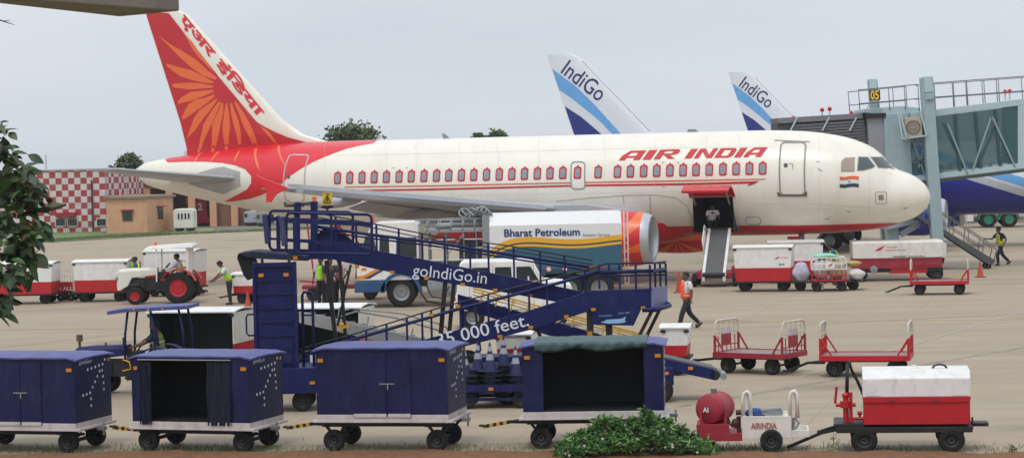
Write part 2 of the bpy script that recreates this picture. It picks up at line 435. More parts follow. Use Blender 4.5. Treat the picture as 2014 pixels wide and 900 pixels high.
def cutgrid(bm, axis, step):
    vals = [v.co[axis] for v in bm.verts]
    if not vals: return
    a, b = min(vals), max(vals); n = math.floor(a/step)+1
    no = Vector((1,0,0)) if axis == 0 else Vector((0,0,1))
    while n*step < b:
        bmesh.ops.bisect_plane(bm, geom=bm.verts[:]+bm.edges[:]+bm.faces[:], plane_co=no*(n*step), plane_no=no, dist=1e-6)
        n += 1
def fus_decal(polys, off=.012, tris=None, mirror=True, mb=None, mi=0):
    """polys in (x,z); returns builder with the flat shapes bent onto the hull"""
    mb = mb or MB(); bm = bmesh.new()
    def toph(x, z):
        zc, h, _ = sec(-x); return math.asin(max(-1, min(1, (z-zc)/h)))
    if tris:
        vs, fs = tris; bv = [bm.verts.new((x, 0, toph(x, z))) for x, z in vs]
        for f in fs:
            try: bm.faces.new([bv[i] for i in f])
            except ValueError: pass
    for p in polys:
        p = dens(p, .12); bv = [bm.verts.new((x, 0, toph(x, z))) for x, z in p]
        es = [bm.edges.new((bv[i], bv[(i+1) % len(bv)])) for i in range(len(bv))]
        bmesh.ops.triangle_fill(bm, use_beauty=True, use_dissolve=False, edges=es, normal=(0,-1,0))
    cutgrid(bm, 0, .25); cutgrid(bm, 2, .07)
    bmesh.ops.triangulate(bm, faces=[f for f in bm.faces if len(f.verts) > 4])
    bm.verts.index_update(); vs = []
    for v in bm.verts:
        x, ph = v.co.x, v.co.z; zc, h, w_ = sec(-x)
        vs.append((x, -(w_+off)*math.cos(ph), zc+(h+off)*math.sin(ph)))
    fs = [tuple(v.index for v in f.verts) for f in bm.faces]
    mb.mi = mi; mb._add(vs, fs)
    mb.mir = mirror
    bm.free(); return mb
def foil(t, x): return 5*t*(.2969*math.sqrt(max(0,x))-.126*x-.3516*x*x+.2843*x**3-.1036*x**4)
FOILX = [0,.004,.015,.04,.08,.14,.22,.32,.45,.6,.75,.88,1.]
def surface(mb, secs, vertical=False):
    """secs: (xLE, span, z, chord, t)  spanwise loft; x decreases aft"""
    rings = []
    for xl, sp, z, c, t in secs:
        up = [(xl - f*c, foil(t, f)*c) for f in FOILX[::-1]]; dn = [(xl - f*c, -foil(t, f)*c) for f in FOILX[1:]]
        rings.append([(x, h, sp) if vertical else (x, sp, z+h) for x, h in up+dn])
    mb.loft(rings)
cream = mat('cream_hull_paint', 'e9e3d5', .33, var=.025, scale=1.2, dirt=.32, dirtcol='bfb49e', coat=.25, dscale=.7)
airred = mat('bright_red_livery', 'd8202c', .33, var=.04, scale=1., coat=.25)
airdark = mat('deep_red_livery', 'c4222e', .35, var=.06, scale=1., coat=.2)
airor = mat('orange_livery', 'ea6c38', .35, var=.04, coat=.2)
wingg = mat('wing_grey_paint', 'a4a7ad', .38, var=.06, dirt=.25, dirtcol='7d7f83')
wingdk = mat('wing_dark_panel', '6d7178', .45, var=.1)
lipm = mat('polished_inlet_lip', 'b9bcc0', .32, .55, var=.02)
panelg = mat('seam_grey', '8b8c8a', .5)
winglass = mat('cabin_window_pane', '8d939c', .2, var=.1, scale=2)
cockglass = mat('cockpit_glass', '3d4c4e', .08, spec=.8)
blindm = mat('tan_sun_blind', 'a09080', .5)
whitehull = mat('white_hull_paint', 'dcdfe6', .35, var=.03, coat=.2)
indblue = mat('indigo_blue_hull', '1d2a86', .35, var=.08, coat=.25)
indsky = mat('sky_blue_swoosh', '6aa9e2', .35)
indsil = mat('silver_swoosh', 'b9bcc6', .35)
def hull(root, mats, hole=None, bellyline=None, name='fuselage'):
    S = sorted(set([0,.02,.06,.12,.2,.3,.45,.6,.8,1.0,1.2,1.4,1.6,1.76,1.95,2.2,2.5,2.9,3.3,3.7,4.3,4.9,5.6] + [6.4+.5*i for i in range(55)] + [33.84] + (list(hole[:2]) if hole else [])))
    S = [s_ for s_ in S if s_ <= 33.84]
    PH = [math.radians(-90 + 360*i/72) for i in range(72)]
    if hole:
        for h_ in hole[2:4]:
            ph = -PI - h_ if h_ < -PI/2 else PI - h_   # starboard side angle
            i = min(range(72), key=lambda k: abs(PH[k] - ph % (2*PI) if ph % (2*PI) < PI*1.5 else abs(PH[k] - (ph % (2*PI) - 2*PI)))); PH[i] = ph % (2*PI) if ph % (2*PI) < PI*1.5 else ph % (2*PI) - 2*PI
        PH.sort()
    mb = MB(); vs = []
    for s_ in S:
        zc, h, w_ = sec(s_)
        for ph in PH: vs.append((-s_, w_*math.cos(ph), zc+h*math.sin(ph)))
    fs = []; mis = []; n = 72
    for i in range(len(S)-1):
        for j in range(n):
            a, b = PH[j], PH[(j+1) % n]; mid = (a+b)/2 if j < n-1 else PH[j] + .04
            sm = (S[i]+S[i+1])/2
            if hole and hole[0] < sm < hole[1]:
                el = PI - mid  # elevation seen from starboard
                if PI/2 < mid < PI*1.5 and hole[2] < el < hole[3]: continue
            fs.append((i*n+j, i*n+(j+1) % n, (i+1)*n+(j+1) % n, (i+1)*n+j))
    fs.append(tuple((len(S)-1)*n+j for j in range(n)))
    mb._add(vs, fs); o = mb.build(name, mats, root, smooth=True)
    return o
def engine(root, side, cowl, name='engine_nacelle', stripes=None, x0=-9.7, zc=1.93, fanm=None):
    e = MB(); y = side*5.75
    prof = [(.0,.82),(-.05,.87),(-.16,.93),(-.32,.97)]
    lip = MB(); lip.lathe([(-.55,.74),(-.3,.75),(-.1,.78)]+prof, (x0, y, zc), 'x', 40); 
    e.lathe([(-.32,.971),(-.7,1.03),(-1.2,1.07),(-1.8,1.07),(-2.5,1.04),(-3.1,.93),(-3.12,.87),(-2.2,.85)], (x0, y, zc), 'x', 40)
    o = e.build(name, cowl, root, smooth=True)
    lip.build('inlet_lip', lipm, o, smooth=True)
    d = MB(); d.lathe([(-.5,.78),(-1.3,.8)], (x0, y, zc), 'x', 32); d.build('inlet_duct', mat('dark_duct','54575c',.4), o, smooth=True)
    f = MB()
    for i in range(24):
        a = 2*PI*i/24; ca, sa = math.cos(a), math.sin(a); cb, sb = math.cos(a+.16), math.sin(a+.16)
        f._add([(x0-1.0, y+.2*ca, zc+.2*sa), (x0-1.15, y+.2*cb, zc+.2*sb), (x0-1.2, y+.79*cb, zc+.79*sb), (x0-1.0, y+.79*ca, zc+.79*sa)], [(0,1,2,3)])
    f.lathe([(-1.25,.8),(-1.26,.01)], (x0, y, zc), 'x', 24)
    f.build('fan', wingdk, o)
    sp = MB(); sp.lathe([(-.72,.005),(-.85,.1),(-1.05,.2),(-1.1,.22)], (x0, y, zc), 'x', 20); sp.build('spinner', black, o, smooth=True)
    c = MB(); c.lathe([(-2.6,.7),(-3.4,.62),(-4.0,.42),(-4.02,.34)], (x0, y, zc), 'x', 28); c.lathe([(-3.6,.3),(-4.1,.26),(-4.8,.03)], (x0, y, zc), 'x', 20); c.build('exhaust_cone', steel, o, smooth=True)
    p = MB(); p.loft([[(x0-1.0, y-.12, zc+1.0),(x0-1.0, y+.12, zc+1.0),(x0-1.2, y+.1, zc+1.12),(x0-1.2, y-.1, zc+1.12)],
                      [(x0-2.6, y-.2, zc+.9),(x0-2.6, y+.2, zc+.9),(x0-2.6, y+.15, zc+1.32),(x0-2.6, y-.15, zc+1.32)],
                      [(x0-5.6, y-.15, zc+.85),(x0-5.6, y+.15, zc+.85),(x0-5.6, y+.1, zc+1.3),(x0-5.6, y-.1, zc+1.3)]])
    p.build('pylon', wingg, o, bevel=.02)
    return o
def wheelset(mb, rb, x, y, r, w_, z=None):
    z = r if z is None else z
    mb.lathe([(-w_/2, r*.55),(-w_/2, r*.86),(-w_*.36, r*.97),(0, r),(w_*.36, r*.97),(w_/2, r*.86),(w_/2, r*.55)], (x, y, z), 'y', 28)
    rb.lathe([(-w_/2+.03, .02),(-w_/2+.02, r*.3),(-w_/2+.05, r*.35),(-w_/2+.01, r*.57),(w_/2-.01, r*.57),(w_/2-.05, r*.35),(w_/2-.02, .02)], (x, y, z), 'y', 20)
def gear(root, x, y, r, gap, name, top, door=None):
    s_ = MB(); s_.cyl((x, y, r), (x, y, top), .12, 12); s_.cyl((x, y-gap, r), (x, y+gap, r), .07, 10); s_.bar((x, y, r+.35), (x+1.0, y, top), .08); s_.bar((x+.15, y, r+.1), (x+.3, y, r+.55), .06)
    o = s_.build(name, greypaint, root, smooth=30)
    for sg in (-1, 1):
        t = MB(); q = MB(); wheelset(t, q, x, y+sg*gap, r, .36 if r > .5 else .22)
        wv = t.build('wheel', rubber, o, smooth=30); q.build('rim', rim, wv, smooth=30)
    if door:
        d_ = MB(); d_.box(*door); d_.build('gear_door', cream, o)
    return o
def tail_parts(root, finm, stabm, wm):
    f = MB(); surface(f, [(-22.9, 5.75, 0, 1.0, .01), (-24.6, 5.85, 0, 6.9, .03), (-26.05, 6.25, 0, 5.55, .075), (-27.0, 6.9, 0, 4.75, .09), (-31.25, 11.5, 0, 1.95, .09), (-31.75, 11.76, 0, 1.5, .06)][1:], vertical=True)
    fo = f.build('tail_fin', finm, root, smooth=35)
    for sg in (-1, 1):
        b = MB(); surface(b, [(-28.0, sg*.6, 4.42, 3.9, .09), (-28.5, sg*1.2, 4.48, 3.6, .09), (-31.65, sg*5.9, 4.98, 1.5, .085), (-31.9, sg*6.02, 5.0, 1.15, .05)]); b.build('tailplane', stabm, root, smooth=35)
    for sg in (-1, 1):
        wb = MB(); surface(wb, [(-10.3, sg*1.2, 2.55, 7.6, .13), (-11.2, sg*2.0, 2.68, 6.9, .13), (-13.9, sg*6.6, 3.18, 4.0, .12), (-19.9, sg*16.6, 4.2, 1.15, .11), (-20.1, sg*16.95, 4.24, .75, .09)])
        wo = wb.build('wing', wm, root, smooth=35)
        for (x, y, z, ln) in ((-16.0, 4.6, 2.62, 3.2), (-17.2, 8.6, 3.1, 2.8), (-19.0, 12.2, 3.6, 2.3)):
            n = 14; rg = []
            for q, rr in ((0,.02),(.12,.1),(.35,.17),(.6,.18),(.85,.1),(1.,.01)):
                rg.append([(x - q*ln, sg*y + rr*math.cos(2*PI*j/n), z + .05 + 1.15*rr*math.sin(2*PI*j/n) - .1*q) for j in range(n)])
            lb = MB(); lb.loft(rg); lb.build('flap_fairing', wingg, wo, smooth=True)
        fl = MB(); fl.loft([[(-17.3, sg*2.2, 2.66),(-17.3, sg*2.2, 2.5),(-18.9, sg*2.2, 2.1),(-18.95, sg*2.2, 2.16)],[(-17.35, sg*6.4, 3.08),(-17.35, sg*6.4, 2.95),(-18.5, sg*6.4, 2.62),(-18.55, sg*6.4, 2.68)],[(-18.75, sg*11.8, 3.68),(-18.75, sg*11.8, 3.58),(-19.6, sg*11.8, 3.35),(-19.65, sg*11.8, 3.4)]])
        fl.build('flap', wingg, wo)
        st = MB(); n = 14
        for (xa, ya, za), (xb, yb, zb) in (((-11.4,2.4,2.62),(-13.35,5.2,2.93)), ((-13.85,6.6,3.1),(-19.7,16.4,4.16))):
            st.loft([[(xx+.12, sg*yy, zz+.16),(xx+.2, sg*yy, zz),(xx+.1, sg*yy, zz-.14),(xx-.35, sg*yy, zz-.1),(xx-.4, sg*yy, zz+.2)] for xx, yy, zz in ((xa,ya,za),(xb,yb,zb))])
        st.build('slat', wingg, wo, smooth=50)
    bf = MB(); rg = []
    for s_, w_, dep in ((9.4,.5,.02),(10.4,1.4,.25),(11.8,2.05,.42),(14,2.2,.5),(17,2.2,.5),(18.6,1.9,.4),(19.8,1.1,.2),(20.8,.4,.02)):
        rg.append([(-s_, w_*math.cos(a), 2.35 + (2.35-1.8+dep)*math.sin(a)) for a in [PI + PI*j/16 for j in range(17)]] + [(-s_, w_*.9, 2.38), (-s_, -w_*.9, 2.38)])
    bf.loft(rg); return fo, bf
# ------------------------------------------------------------------ the cream and red airliner
AF = Frame((1830, 388), 88.9, 16.8)
ai = thing('airliner', 'cream airliner with red sunburst tail fin and red lettering along its hull, parked nose right', 'airliner', AF.loc, -16.8)
fx = AF.fus
hx0, hz0 = fx(1362, 388); hx1, hz1 = fx(1452, 452)
def el(x, z): zc, h, _ = sec(-x); return math.asin(max(-1, min(1, (z-zc)/h)))
HOLE = (-hx1, -hx0, el(hx0, 1.98), el(hx0, hz0))
hullo = hull(ai, [cream], HOLE)
fo, bf = tail_parts(ai, cream, wingg, wingg)
bf.build('belly_fairing', airdark, ai, smooth=40)
# hold behind the open cargo door
hb = MB(); x0, x1 = hx0 - .0, hx1; zt = hz0 + .05
for (a, b_, c_, d_) in (((x0,-1.9,2.0),(x1,-1.9,2.0),(x1,1.0,2.0),(x0,1.0,2.0)), ((x0,-1.85,zt),(x1,-1.85,zt),(x1,1.0,zt),(x0,1.0,zt)), ((x0,-1.85,2.0),(x0,1,2.0),(x0,1,zt),(x0,-1.85,zt)), ((x1,-1.85,2.0),(x1,1,2.0),(x1,1,zt),(x1,-1.85,zt)), ((x0,1,2.0),(x1,1,2.0),(x1,1,zt),(x0,1,zt))): hb._add([a,b_,c_,d_],[(0,1,2,3)])
hb.build('cargo_hold', mat('hold_lining', '3a3d42', .7), ai, recalc=False)
cd = MB(); rg = []
for x in (x0-.12, x1+.1):
    r_ = []
    for i in range(9):
        a = math.radians(-8 + 26*i/8)
        r_.append((x, -1.93 - 1.45*i/8, zt + .02 + .34*math.sin(PI*i/8*.9) + .1*i/8))
    rg.append(r_ + [(p[0], p[1]+.02, p[2]-.09) for p in r_[::-1]])
cd.loft(rg); cdo = cd.build('cargo_door', airdark, ai, smooth=40)
cs = MB()
for x in (x0+.12, x1-.12): cs.bar((x, -1.9, zt-.35), (x, -2.9, zt+.3), .06)
cs.bar((x0, -1.96, zt-.02), (x1, -1.96, zt-.02), .06); cs.build('door_strut', panelg, cdo)
# belly band
bl = [(0.0,0)]; pts = [(1766,437.5),(1700,439.5),(1640,441.5),(1560,443),(1465,443)]
bt = [AF.fus(*p) for p in pts]
bandtop = [(bt[0][0]+.35, bt[0][1]-.02)] + bt + [(-20, bt[-1][1]+.02)]
xs = [bandtop[0][0] - i*.25 for i in range(int((bandtop[0][0]+20)/.25))]
def bandz(x):
    for i in range(len(bandtop)-1):
        (a, za), (b, zb) = bandtop[i], bandtop[i+1]
        if b <= x <= a: return za + (zb-za)*(x-a)/(b-a)
    return bandtop[-1][1]
bb = MB(); rg = []
for x in xs:
    if -HOLE[1]-.02 < x < -HOLE[0]+.02: continue
    zc, h, w_ = sec(-x); e0 = math.asin(max(-1, min(1, (bandz(x)-zc)/h)))
    rg.append((x, [(x, (w_+.01)*math.cos(a), zc+(h+.01)*math.sin(a)) for a in [(-PI-e0) + (PI+2*e0)*j/24 if False else e0 + (-PI-2*e0)*j/24 for j in range(25)]]))
vs = [p for _, r_ in rg for p in r_]; fs = []
for i in range(len(rg)-1):
    if abs(rg[i][0]-rg[i+1][0]) > .4: 
        continue
    for j in range(24): fs.append((i*25+j, i*25+j+1, (i+1)*25+j+1, (i+1)*25+j))
bb._add(vs, fs); bb.build('belly_band', airdark, ai, smooth=True)
# below the cargo opening
ub = MB(); rg = []
for x in [(-HOLE[1]-.1) + (HOLE[1]-HOLE[0]+.2)*i/8 for i in range(9)]:
    zc, h, w_ = sec(-x); e0 = HOLE[2]
    rg.append([(x, (w_+.012)*math.cos(a), zc+(h+.012)*math.sin(a)) for a in [(PI-e0) + (e0+PI/2)*j/12 for j in range(13)]])
vs = [p for r_ in rg for p in r_]; fs = [(i*13+j, i*13+j+1, (i+1)*13+j+1, (i+1)*13+j) for i in range(8) for j in range(12)]
ub._add(vs, fs); ub.build('belly_band', airdark, ai, smooth=True)
# red tail livery
def fpoly(pts): return [fx(*p) for p in pts]
top_line = [(-x, interp(TOPS, x)) for x in [29.9 - .35*i for i in range(17)]]
tailred = fpoly([(325,314),(330,319.5),(365,318),(400,318),(435,320),(462,325),(482,333),(494,346),(494,360),(486,372),(470,381),(455,389),(441,396),(455,396),(490,391),(515,383),(535,374),(553,362),(565,350),(590,333),(617,318),(645,306),(680,293),(705,287),(735,281.5)])
xr, xl = tailred[-1][0], tailred[0][0]
topl = []
x = xr
while x > xl: topl.append((x, interp(TOPS, -x))); x -= .3
tailred += topl
b = fus_decal([tailred], .010)
b.build('tail_livery', airred, ai, smooth=True)
rays = []
for pa, pb, wd in (((340,305),(330,314),2),((372,304),(352,312),2.5),((400,303),(383,318),3),((430,302),(414,318),3),((470,301),(461,318),3),((503,296),(507,330),3.5),((548,290),(560,325),3)):
    rays.append(fpoly([(pa[0]-wd*.5, pa[1]-3), (pa[0]+wd, pa[1]-3), (pb[0]+wd*.4, pb[1]), (pb[0]-wd*.2, pb[1])]))
rays.append(fpoly([(500,296),(504,295),(507,318),(513,337),(508,330),(502,312)]))
fus_decal(rays, .017).build('livery_ray', mat('pale_orange_livery', 'f07a50', .35), ai, smooth=True)
# fin livery
def fin_le(z):
    T_ = [(5.85,-24.6),(6.25,-26.05),(6.9,-27.0),(11.5,-31.25),(11.76,-31.75)]
    for (a, xa), (b_, xb) in zip(T_, T_[1:]):
        if z <= b_: return xa + (xb-xa)*max(0,(z-a))/(b_-a)
    return T_[-1][1]
def fin_ch(z):
    T_ = [(5.85,6.9),(6.25,5.55),(6.9,4.75),(11.5,1.95),(11.76,1.5)]
    for (a, xa), (b_, xb) in zip(T_, T_[1:]):
        if z <= b_: return xa + (xb-xa)*max(0,(z-a))/(b_-a)
    return T_[-1][1]
def fin_t(z): return .03 + .045*min(1, max(0, (z-5.85)/.4)) + .015*min(1, max(0, (z-6.25)/.65))
def fin_y(x, z):
    c_ = fin_ch(z); f = max(.0, min(1., (fin_le(z)-x)/c_)); return foil(fin_t(z), f)*c_
def fin_decal(polys, off, tris=None, mirror=True, clampx=True):
    mb = MB(); bm = bmesh.new()
    if tris:
        vs, fs = tris; bv = [bm.verts.new((x, 0, z)) for x, z in vs]
        for f in fs:
            try: bm.faces.new([bv[i] for i in f])
            except ValueError: pass
    for p in polys:
        p = dens(p, .2); bv = [bm.verts.new((x, 0, z)) for x, z in p]
        es = [bm.edges.new((bv[i], bv[(i+1) % len(bv)])) for i in range(len(bv))]
        bmesh.ops.triangle_fill(bm, use_beauty=True, use_dissolve=False, edges=es, normal=(0,-1,0))
    cutgrid(bm, 0, .22); cutgrid(bm, 2, .3)
    bm.verts.index_update(); vs = []
    for v in bm.verts:
        x, z = v.co.x, v.co.z
        if clampx: x = max(fin_le(z)-fin_ch(z)+.045, min(fin_le(z)-.02, x))
        vs.append((x, -fin_y(x, z)-off, z))
    fs = [tuple(v.index for v in f.verts) for f in bm.faces]
    mb._add(vs, fs)
    mb.mir = mirror
    bm.free(); return mb
def fp(pts): return [AF.onplane(px, py, -.15) for px, py in pts]
def zoom1(pts): return [(300 + a/3., 10 + b/3.) for a, b in pts]   # reading taken from an enlarged view
redfin = zoom1([(-60,40),(92,48),(385,415),(498,548),(560,620),(620,690),(660,715),(720,745),(800,780),(900,808),(960,815),(960,885),(150,885)])
fin_decal([fp(redfin)], .022).build('fin_livery', airdark, fo)
rayp = [[(28,180),(120,243),(160,262),(260,325),(325,385),(382,430),(375,442),(300,418),(235,375),(150,300),(100,250)],
 [(75,345),(170,372),(225,383),(300,420),(362,453),(362,463),(290,457),(220,440),(160,420),(110,385),(80,362)],
 [(110,465),(220,457),(290,463),(362,478),(362,488),(290,493),(215,499),(115,485)],
 [(362,500),(300,505),(225,512),(165,545),(142,572),(150,583),(240,562),(310,535),(365,513)],
 [(365,526),(310,548),(250,560),(210,585),(185,625),(165,672),(180,676),(250,628),(310,588),(372,540)],
 [(382,548),(340,580),(275,620),(240,670),(215,735),(195,790),(250,735),(300,668),(350,610),(388,556)],
 [(396,565),(350,625),(300,700),(285,760),(258,875),(270,870),(300,800),(335,730),(375,650),(408,572)],
 [(412,574),(385,640),(352,700),(350,780),(340,870),(355,868),(385,790),(405,700),(420,640),(422,578)],
 [(436,580),(425,640),(415,720),(420,790),(425,862),(440,862),(450,790),(462,720),(455,640),(446,580)],
 [(460,580),(468,640),(480,700),(500,770),(505,860),(522,858),(525,760),(515,690),(490,630),(472,578)],
 [(485,575),(515,640),(535,700),(570,770),(605,850),(620,850),(615,790),(585,710),(545,640),(497,570)],
 [(503,560),(570,640),(625,700),(665,745),(700,790),(735,838),(748,835),(710,770),(680,735),(640,715),(590,660),(545,600)],
 [(120,85),(160,140),(230,215),(280,285),(330,345),(385,412),(330,365),(270,305),(240,265),(190,180)]]
fin_decal([fp(zoom1(p)) for p in rayp], .03).build('fin_ray', airor, fo)
disc = [(432 + 70*math.cos(2*PI*i/28), 505 + 74*math.sin(2*PI*i/28)) for i in range(28)]
disc = [(x, y) for x, y in disc if True]
# keep the half of the disc on the red side of the stripe
def clipl(poly, a, b):
    out = []; n = len(poly)
    def sd(p): return (b[0]-a[0])*(p[1]-a[1]) - (b[1]-a[1])*(p[0]-a[0])
    for i in range(n):
        p, q = poly[i], poly[(i+1) % n]; sp_, sq = sd(p), sd(q)
        if sp_ >= 0: out.append(p)
        if sp_*sq < 0: t = sp_/(sp_-sq); out.append((p[0]+(q[0]-p[0])*t, p[1]+(q[1]-p[1])*t))
    return out
disc = clipl(disc, (385,415), (498,548))
fin_decal([fp(zoom1(disc))], .034).build('fin_sun', airdark, fo)
# fin lettering (Devanagari), head line towards the leading edge
def fin_text(txt, a_px, b_px, hk, bold):
    vs, fs = text_tris(txt, 1.0, bold); w1, w0 = text_width(vs)
    a0, b0 = [Vector(p) for p in fp(zoom1([a_px, b_px]))]; d_ = b0-a0; Ln = d_.length; d_.normalize(); up = Vector((-d_.y, d_.x)); k = Ln/(w1-w0)
    return [tuple(a0 + d_*((u-w0)*k) + up*(v*hk)) for u, v in vs], fs
for word_, pa, pb in (('\u090f\u0905\u0930', (152,84), (342,312)), ('\u0907\u0902\u093f\u0921\u092f\u093e', (370,344), (630,662))):
    fin_decal([], .024, tris=fin_text(word_, pa, pb, .5, .03), mirror=False).build('fin_lettering', airred, fo)
# lettering on the hull
def slant(ch):
    W = {'A': 1.25, 'I': .5, 'R': 1.25, 'N': 1.3, 'D': 1.25}[ch]; t = .36
    if ch == 'I': return W, [[(0,0),(W,0),(W,1),(0,1)]]
    if ch == 'A': return W, [[(0,0),(.36,0),(.36,.55),(.0,.55)],[(W-.4,0),(W,0),(W,1),(W-.4,1)],[(.0,.5),(.3,1),(W-.39,1),(W-.39,.78),(.45,.78),(.36,.5)],[(.35,.25),(W-.39,.25),(W-.39,.45),(.35,.45)]]
    if ch == 'R': return W, [[(0,0),(.38,0),(.38,1),(0,1)],[(.37,1),(W-.15,1),(W,.85),(W,.55),(W-.15,.42),(.37,.42),(.37,.58),(W-.42,.58),(W-.38,.64),(W-.38,.78),(W-.44,.82),(.37,.82)],[(.45,.43),(.8,.43),(W+.02,0),(W-.38,0)]]
    if ch == 'N': return W, [[(0,0),(.36,0),(.36,1),(0,1)],[(W-.36,0),(W,0),(W,1),(W-.36,1)],[(.35,1),(.42,1),(W-.35,.35),(W-.35,0),(W-.4,0),(.35,.66)]]
    if ch == 'D': return W, [[(0,0),(.38,0),(.38,1),(0,1)],[(.37,1),(W-.2,1),(W,.8),(W,.2),(W-.2,0),(.37,0),(.37,.2),(W-.44,.2),(W-.38,.26),(W-.38,.74),(W-.44,.8),(.37,.8)]]
def word(wd, p0, p1, hpx):
    x0_, z0_ = fx(*p0); x1_, z1_ = fx(*p1); H_ = abs(fx(p0[0], p0[1]-hpx)[1]-z0_)
    tot = sum(slant(c_)[0]+.16 for c_ in wd) - .16; k = (x1_-x0_-.62*H_)/tot; u = 0; out = []
    for c_ in wd:
        W, ps = slant(c_)
        for p in ps: out.append([(x0_ + (u+a)*k + b_*H_*.62, z0_ + (z1_-z0_)*(u+a)/tot + b_*H_) for a, b_ in p])
        u += W+.16
    return out
fus_decal(word('AIR', (1217,316), (1338,312), 18.5) + word('INDIA', (1346,312), (1508,308.5), 18.5), .013, mirror=False).build('hull_lettering', letter_r, ai)
# cheat lines
ch = [[(678,366.7),(850,364.2),(1123,358.2),(1123,360.6),(850,366.4),(678,368.4)],[(690,373.4),(850,370.6),(1123,363.6),(1123,367),(850,374),(690,376)],
 [(1151,357.6),(1348,354),(1508,351),(1502,353.2),(1348,356.6),(1151,360)],[(1151,362.8),(1348,360),(1494,356),(1484,361.5),(1470,366),(1474,361),(1348,364),(1151,366.4)]]
lines = [fpoly(p) for p in ch]
fus_decal(lines[1::2], .012).build('cheat_line', letter_r, ai)
fus_decal(lines[0::2], .012).build('cheat_line', mat('orange_red_line', 'd85a30', .4), ai)
# cabin windows
def lerp_tab(tab, x):
    for (a, ya), (b_, yb) in zip(tab, tab[1:]):
        if x <= b_: return ya + (yb-ya)*(x-a)/(b_-a)
    return tab[-1][1]
WX = [664,688,712,736,760,785,809,834,858.6,882.7,907.6,932,957,982,1006.8,1031.7,1057,1081.9,1107,1136,1176.5,1214.5,1240,1266,1291.7,1317.6,1343.6,1369,1395,1422,1448,1474,1500]
WYT = [(664,350),(860,345.5),(1107,340),(1214,337.6),(1317,335),(1500,331)]
ringw = [(-.15,-.2),(-.11,-.25),(.11,-.25),(.15,-.2),(.155,.16),(.12,.22),(.05,.24),(0,.31),(-.05,.24),(-.12,.22),(-.155,.16)]
for i, px in enumerate(WX):
    cx, cz = fx(px, lerp_tab(WYT, px))
    outer_ = [(cx+a*1.03, cz+b_) for a, b_ in ringw]
    wnd = fus_decal([outer_], .014, mirror=False).build('window', letter_r, ai)
    pane = round_rect(cx-.105, cx+.105, cz-.195, cz+.165, .07, 3)
    fus_decal([pane], .021, mirror=False).build('pane', winglass, wnd, smooth=True)
pw = MB()
for px in WX:
    cx, cz = fx(px, lerp_tab(WYT, px)); q = fus_decal([round_rect(cx-.12, cx+.12, cz-.2, cz+.18, .08, 3)], .014, mirror=False)
    pw._add([(a, -b_, c_) for a, b_, c_ in q.v], [f[::-1] for f in q.f])
pw.build('port_window_row', winglass, ai)
def outline(pts, wd, off=.016, name='seam', m=panelg, parent=None, closed=True):
    """thin band following points on the hull"""
    P = [fx(*p) for p in pts]; n = len(P); polys = []
    for i in range(n if closed else n-1):
        a, b_ = Vector(P[i]), Vector(P[(i+1) % n]); d_ = (b_-a)
        if d_.length < 1e-4: continue
        d_.normalize(); nn = Vector((-d_.y, d_.x))*wd/2; a = a - d_*wd*.3; b_ = b_ + d_*wd*.3
        polys.append([tuple(a-nn), tuple(b_-nn), tuple(b_+nn), tuple(a+nn)])
    mb = MB()
    for p in polys: fus_decal([p], off, mirror=True, mb=mb)
    return mb.build(name, m, parent or ai, recalc=False)
def rrpx(x0, y0, x1, y1, r, sk=0.):
    return [(x + sk*(1-(y-min(y0,y1))/abs(y1-y0)), y) for x, y in round_rect(x0, x1, min(y0,y1), max(y0,y1), r, 4)]
outline(rrpx(1534, 280, 1583, 383, 8, 2), .06, name='cabin_door')
outline([(1524,276),(1592,279)], .03, name='door_gutter', closed=False)
sl_ = MB(); fus_decal([fpoly([(1528,378),(1532,378),(1536,382.5),(1580,382.5),(1584,377),(1588,377),(1587,386),(1530,386)])], .03, mb=sl_); sl_.build('door_sill', mat('scuff_brown_grey', '6e665e', .6), ai)
fus_decal([[(fx(1545.5+4*math.cos(t), 325+4.2*math.sin(t))) for t in [2*PI*i/14 for i in range(14)]]], .02, mirror=False).build('door_window', cockglass, ai)
outline([(575,304.5),(604,305),(607,308),(600,335),(599,360),(598,392),(592,398),(572,398),(562,392),(558.5,370),(558,350),(562,325),(569,307)], .05, name='cabin_door', m=mat('pale_seam', 'b9b4ac', .5))
fus_decal([fpoly([(558,397),(562,397),(568,402),(600,402),(598,406),(560,406)])], .03).build('door_sill', mat('scuff_brown_grey', '6e665e'), ai)
fus_decal([[(fx(567.5+3*math.cos(t), 348+3.2*math.sin(t))) for t in [2*PI*i/14 for i in range(14)]]], .02, mirror=False).build('door_window', cockglass, ai)
outline(rrpx(1123.5, 318.5, 1150.5, 371.5, 7), .045, name='overwing_exit')
outline(rrpx(1722, 377.5, 1744, 400, 3), .02, name='access_panel')
fus_decal([fpoly(rrpx(1728, 383, 1738, 393, 1))], .02).build('static_plate', mat('taupe_plate', '8a8076', .5), ai)
for pp in ([(1553,322),(1559,322)], [(1559,322),(1559,332)], [(1609,332),(1617,336)], [(1606,318),(1610,318)], [(1665,415),(1673,416)], [(1624,430),(1631,430)], [(1778,410),(1786,407.5)]): outline(pp, .025, name='stencil_mark', closed=False)
for pp in ([(1307,319),(1303,319),(1303,323)], [(1335,323),(1335,319),(1331,319)], [(1303,364),(1303,367),(1308,367)], [(772,330),(776,330)], [(798,330),(802,330)]): outline(pp, .02, name='stencil_mark', closed=False)
outline(rrpx(1467, 426, 1496, 441, 6), .02, name='cargo_latch_panel')
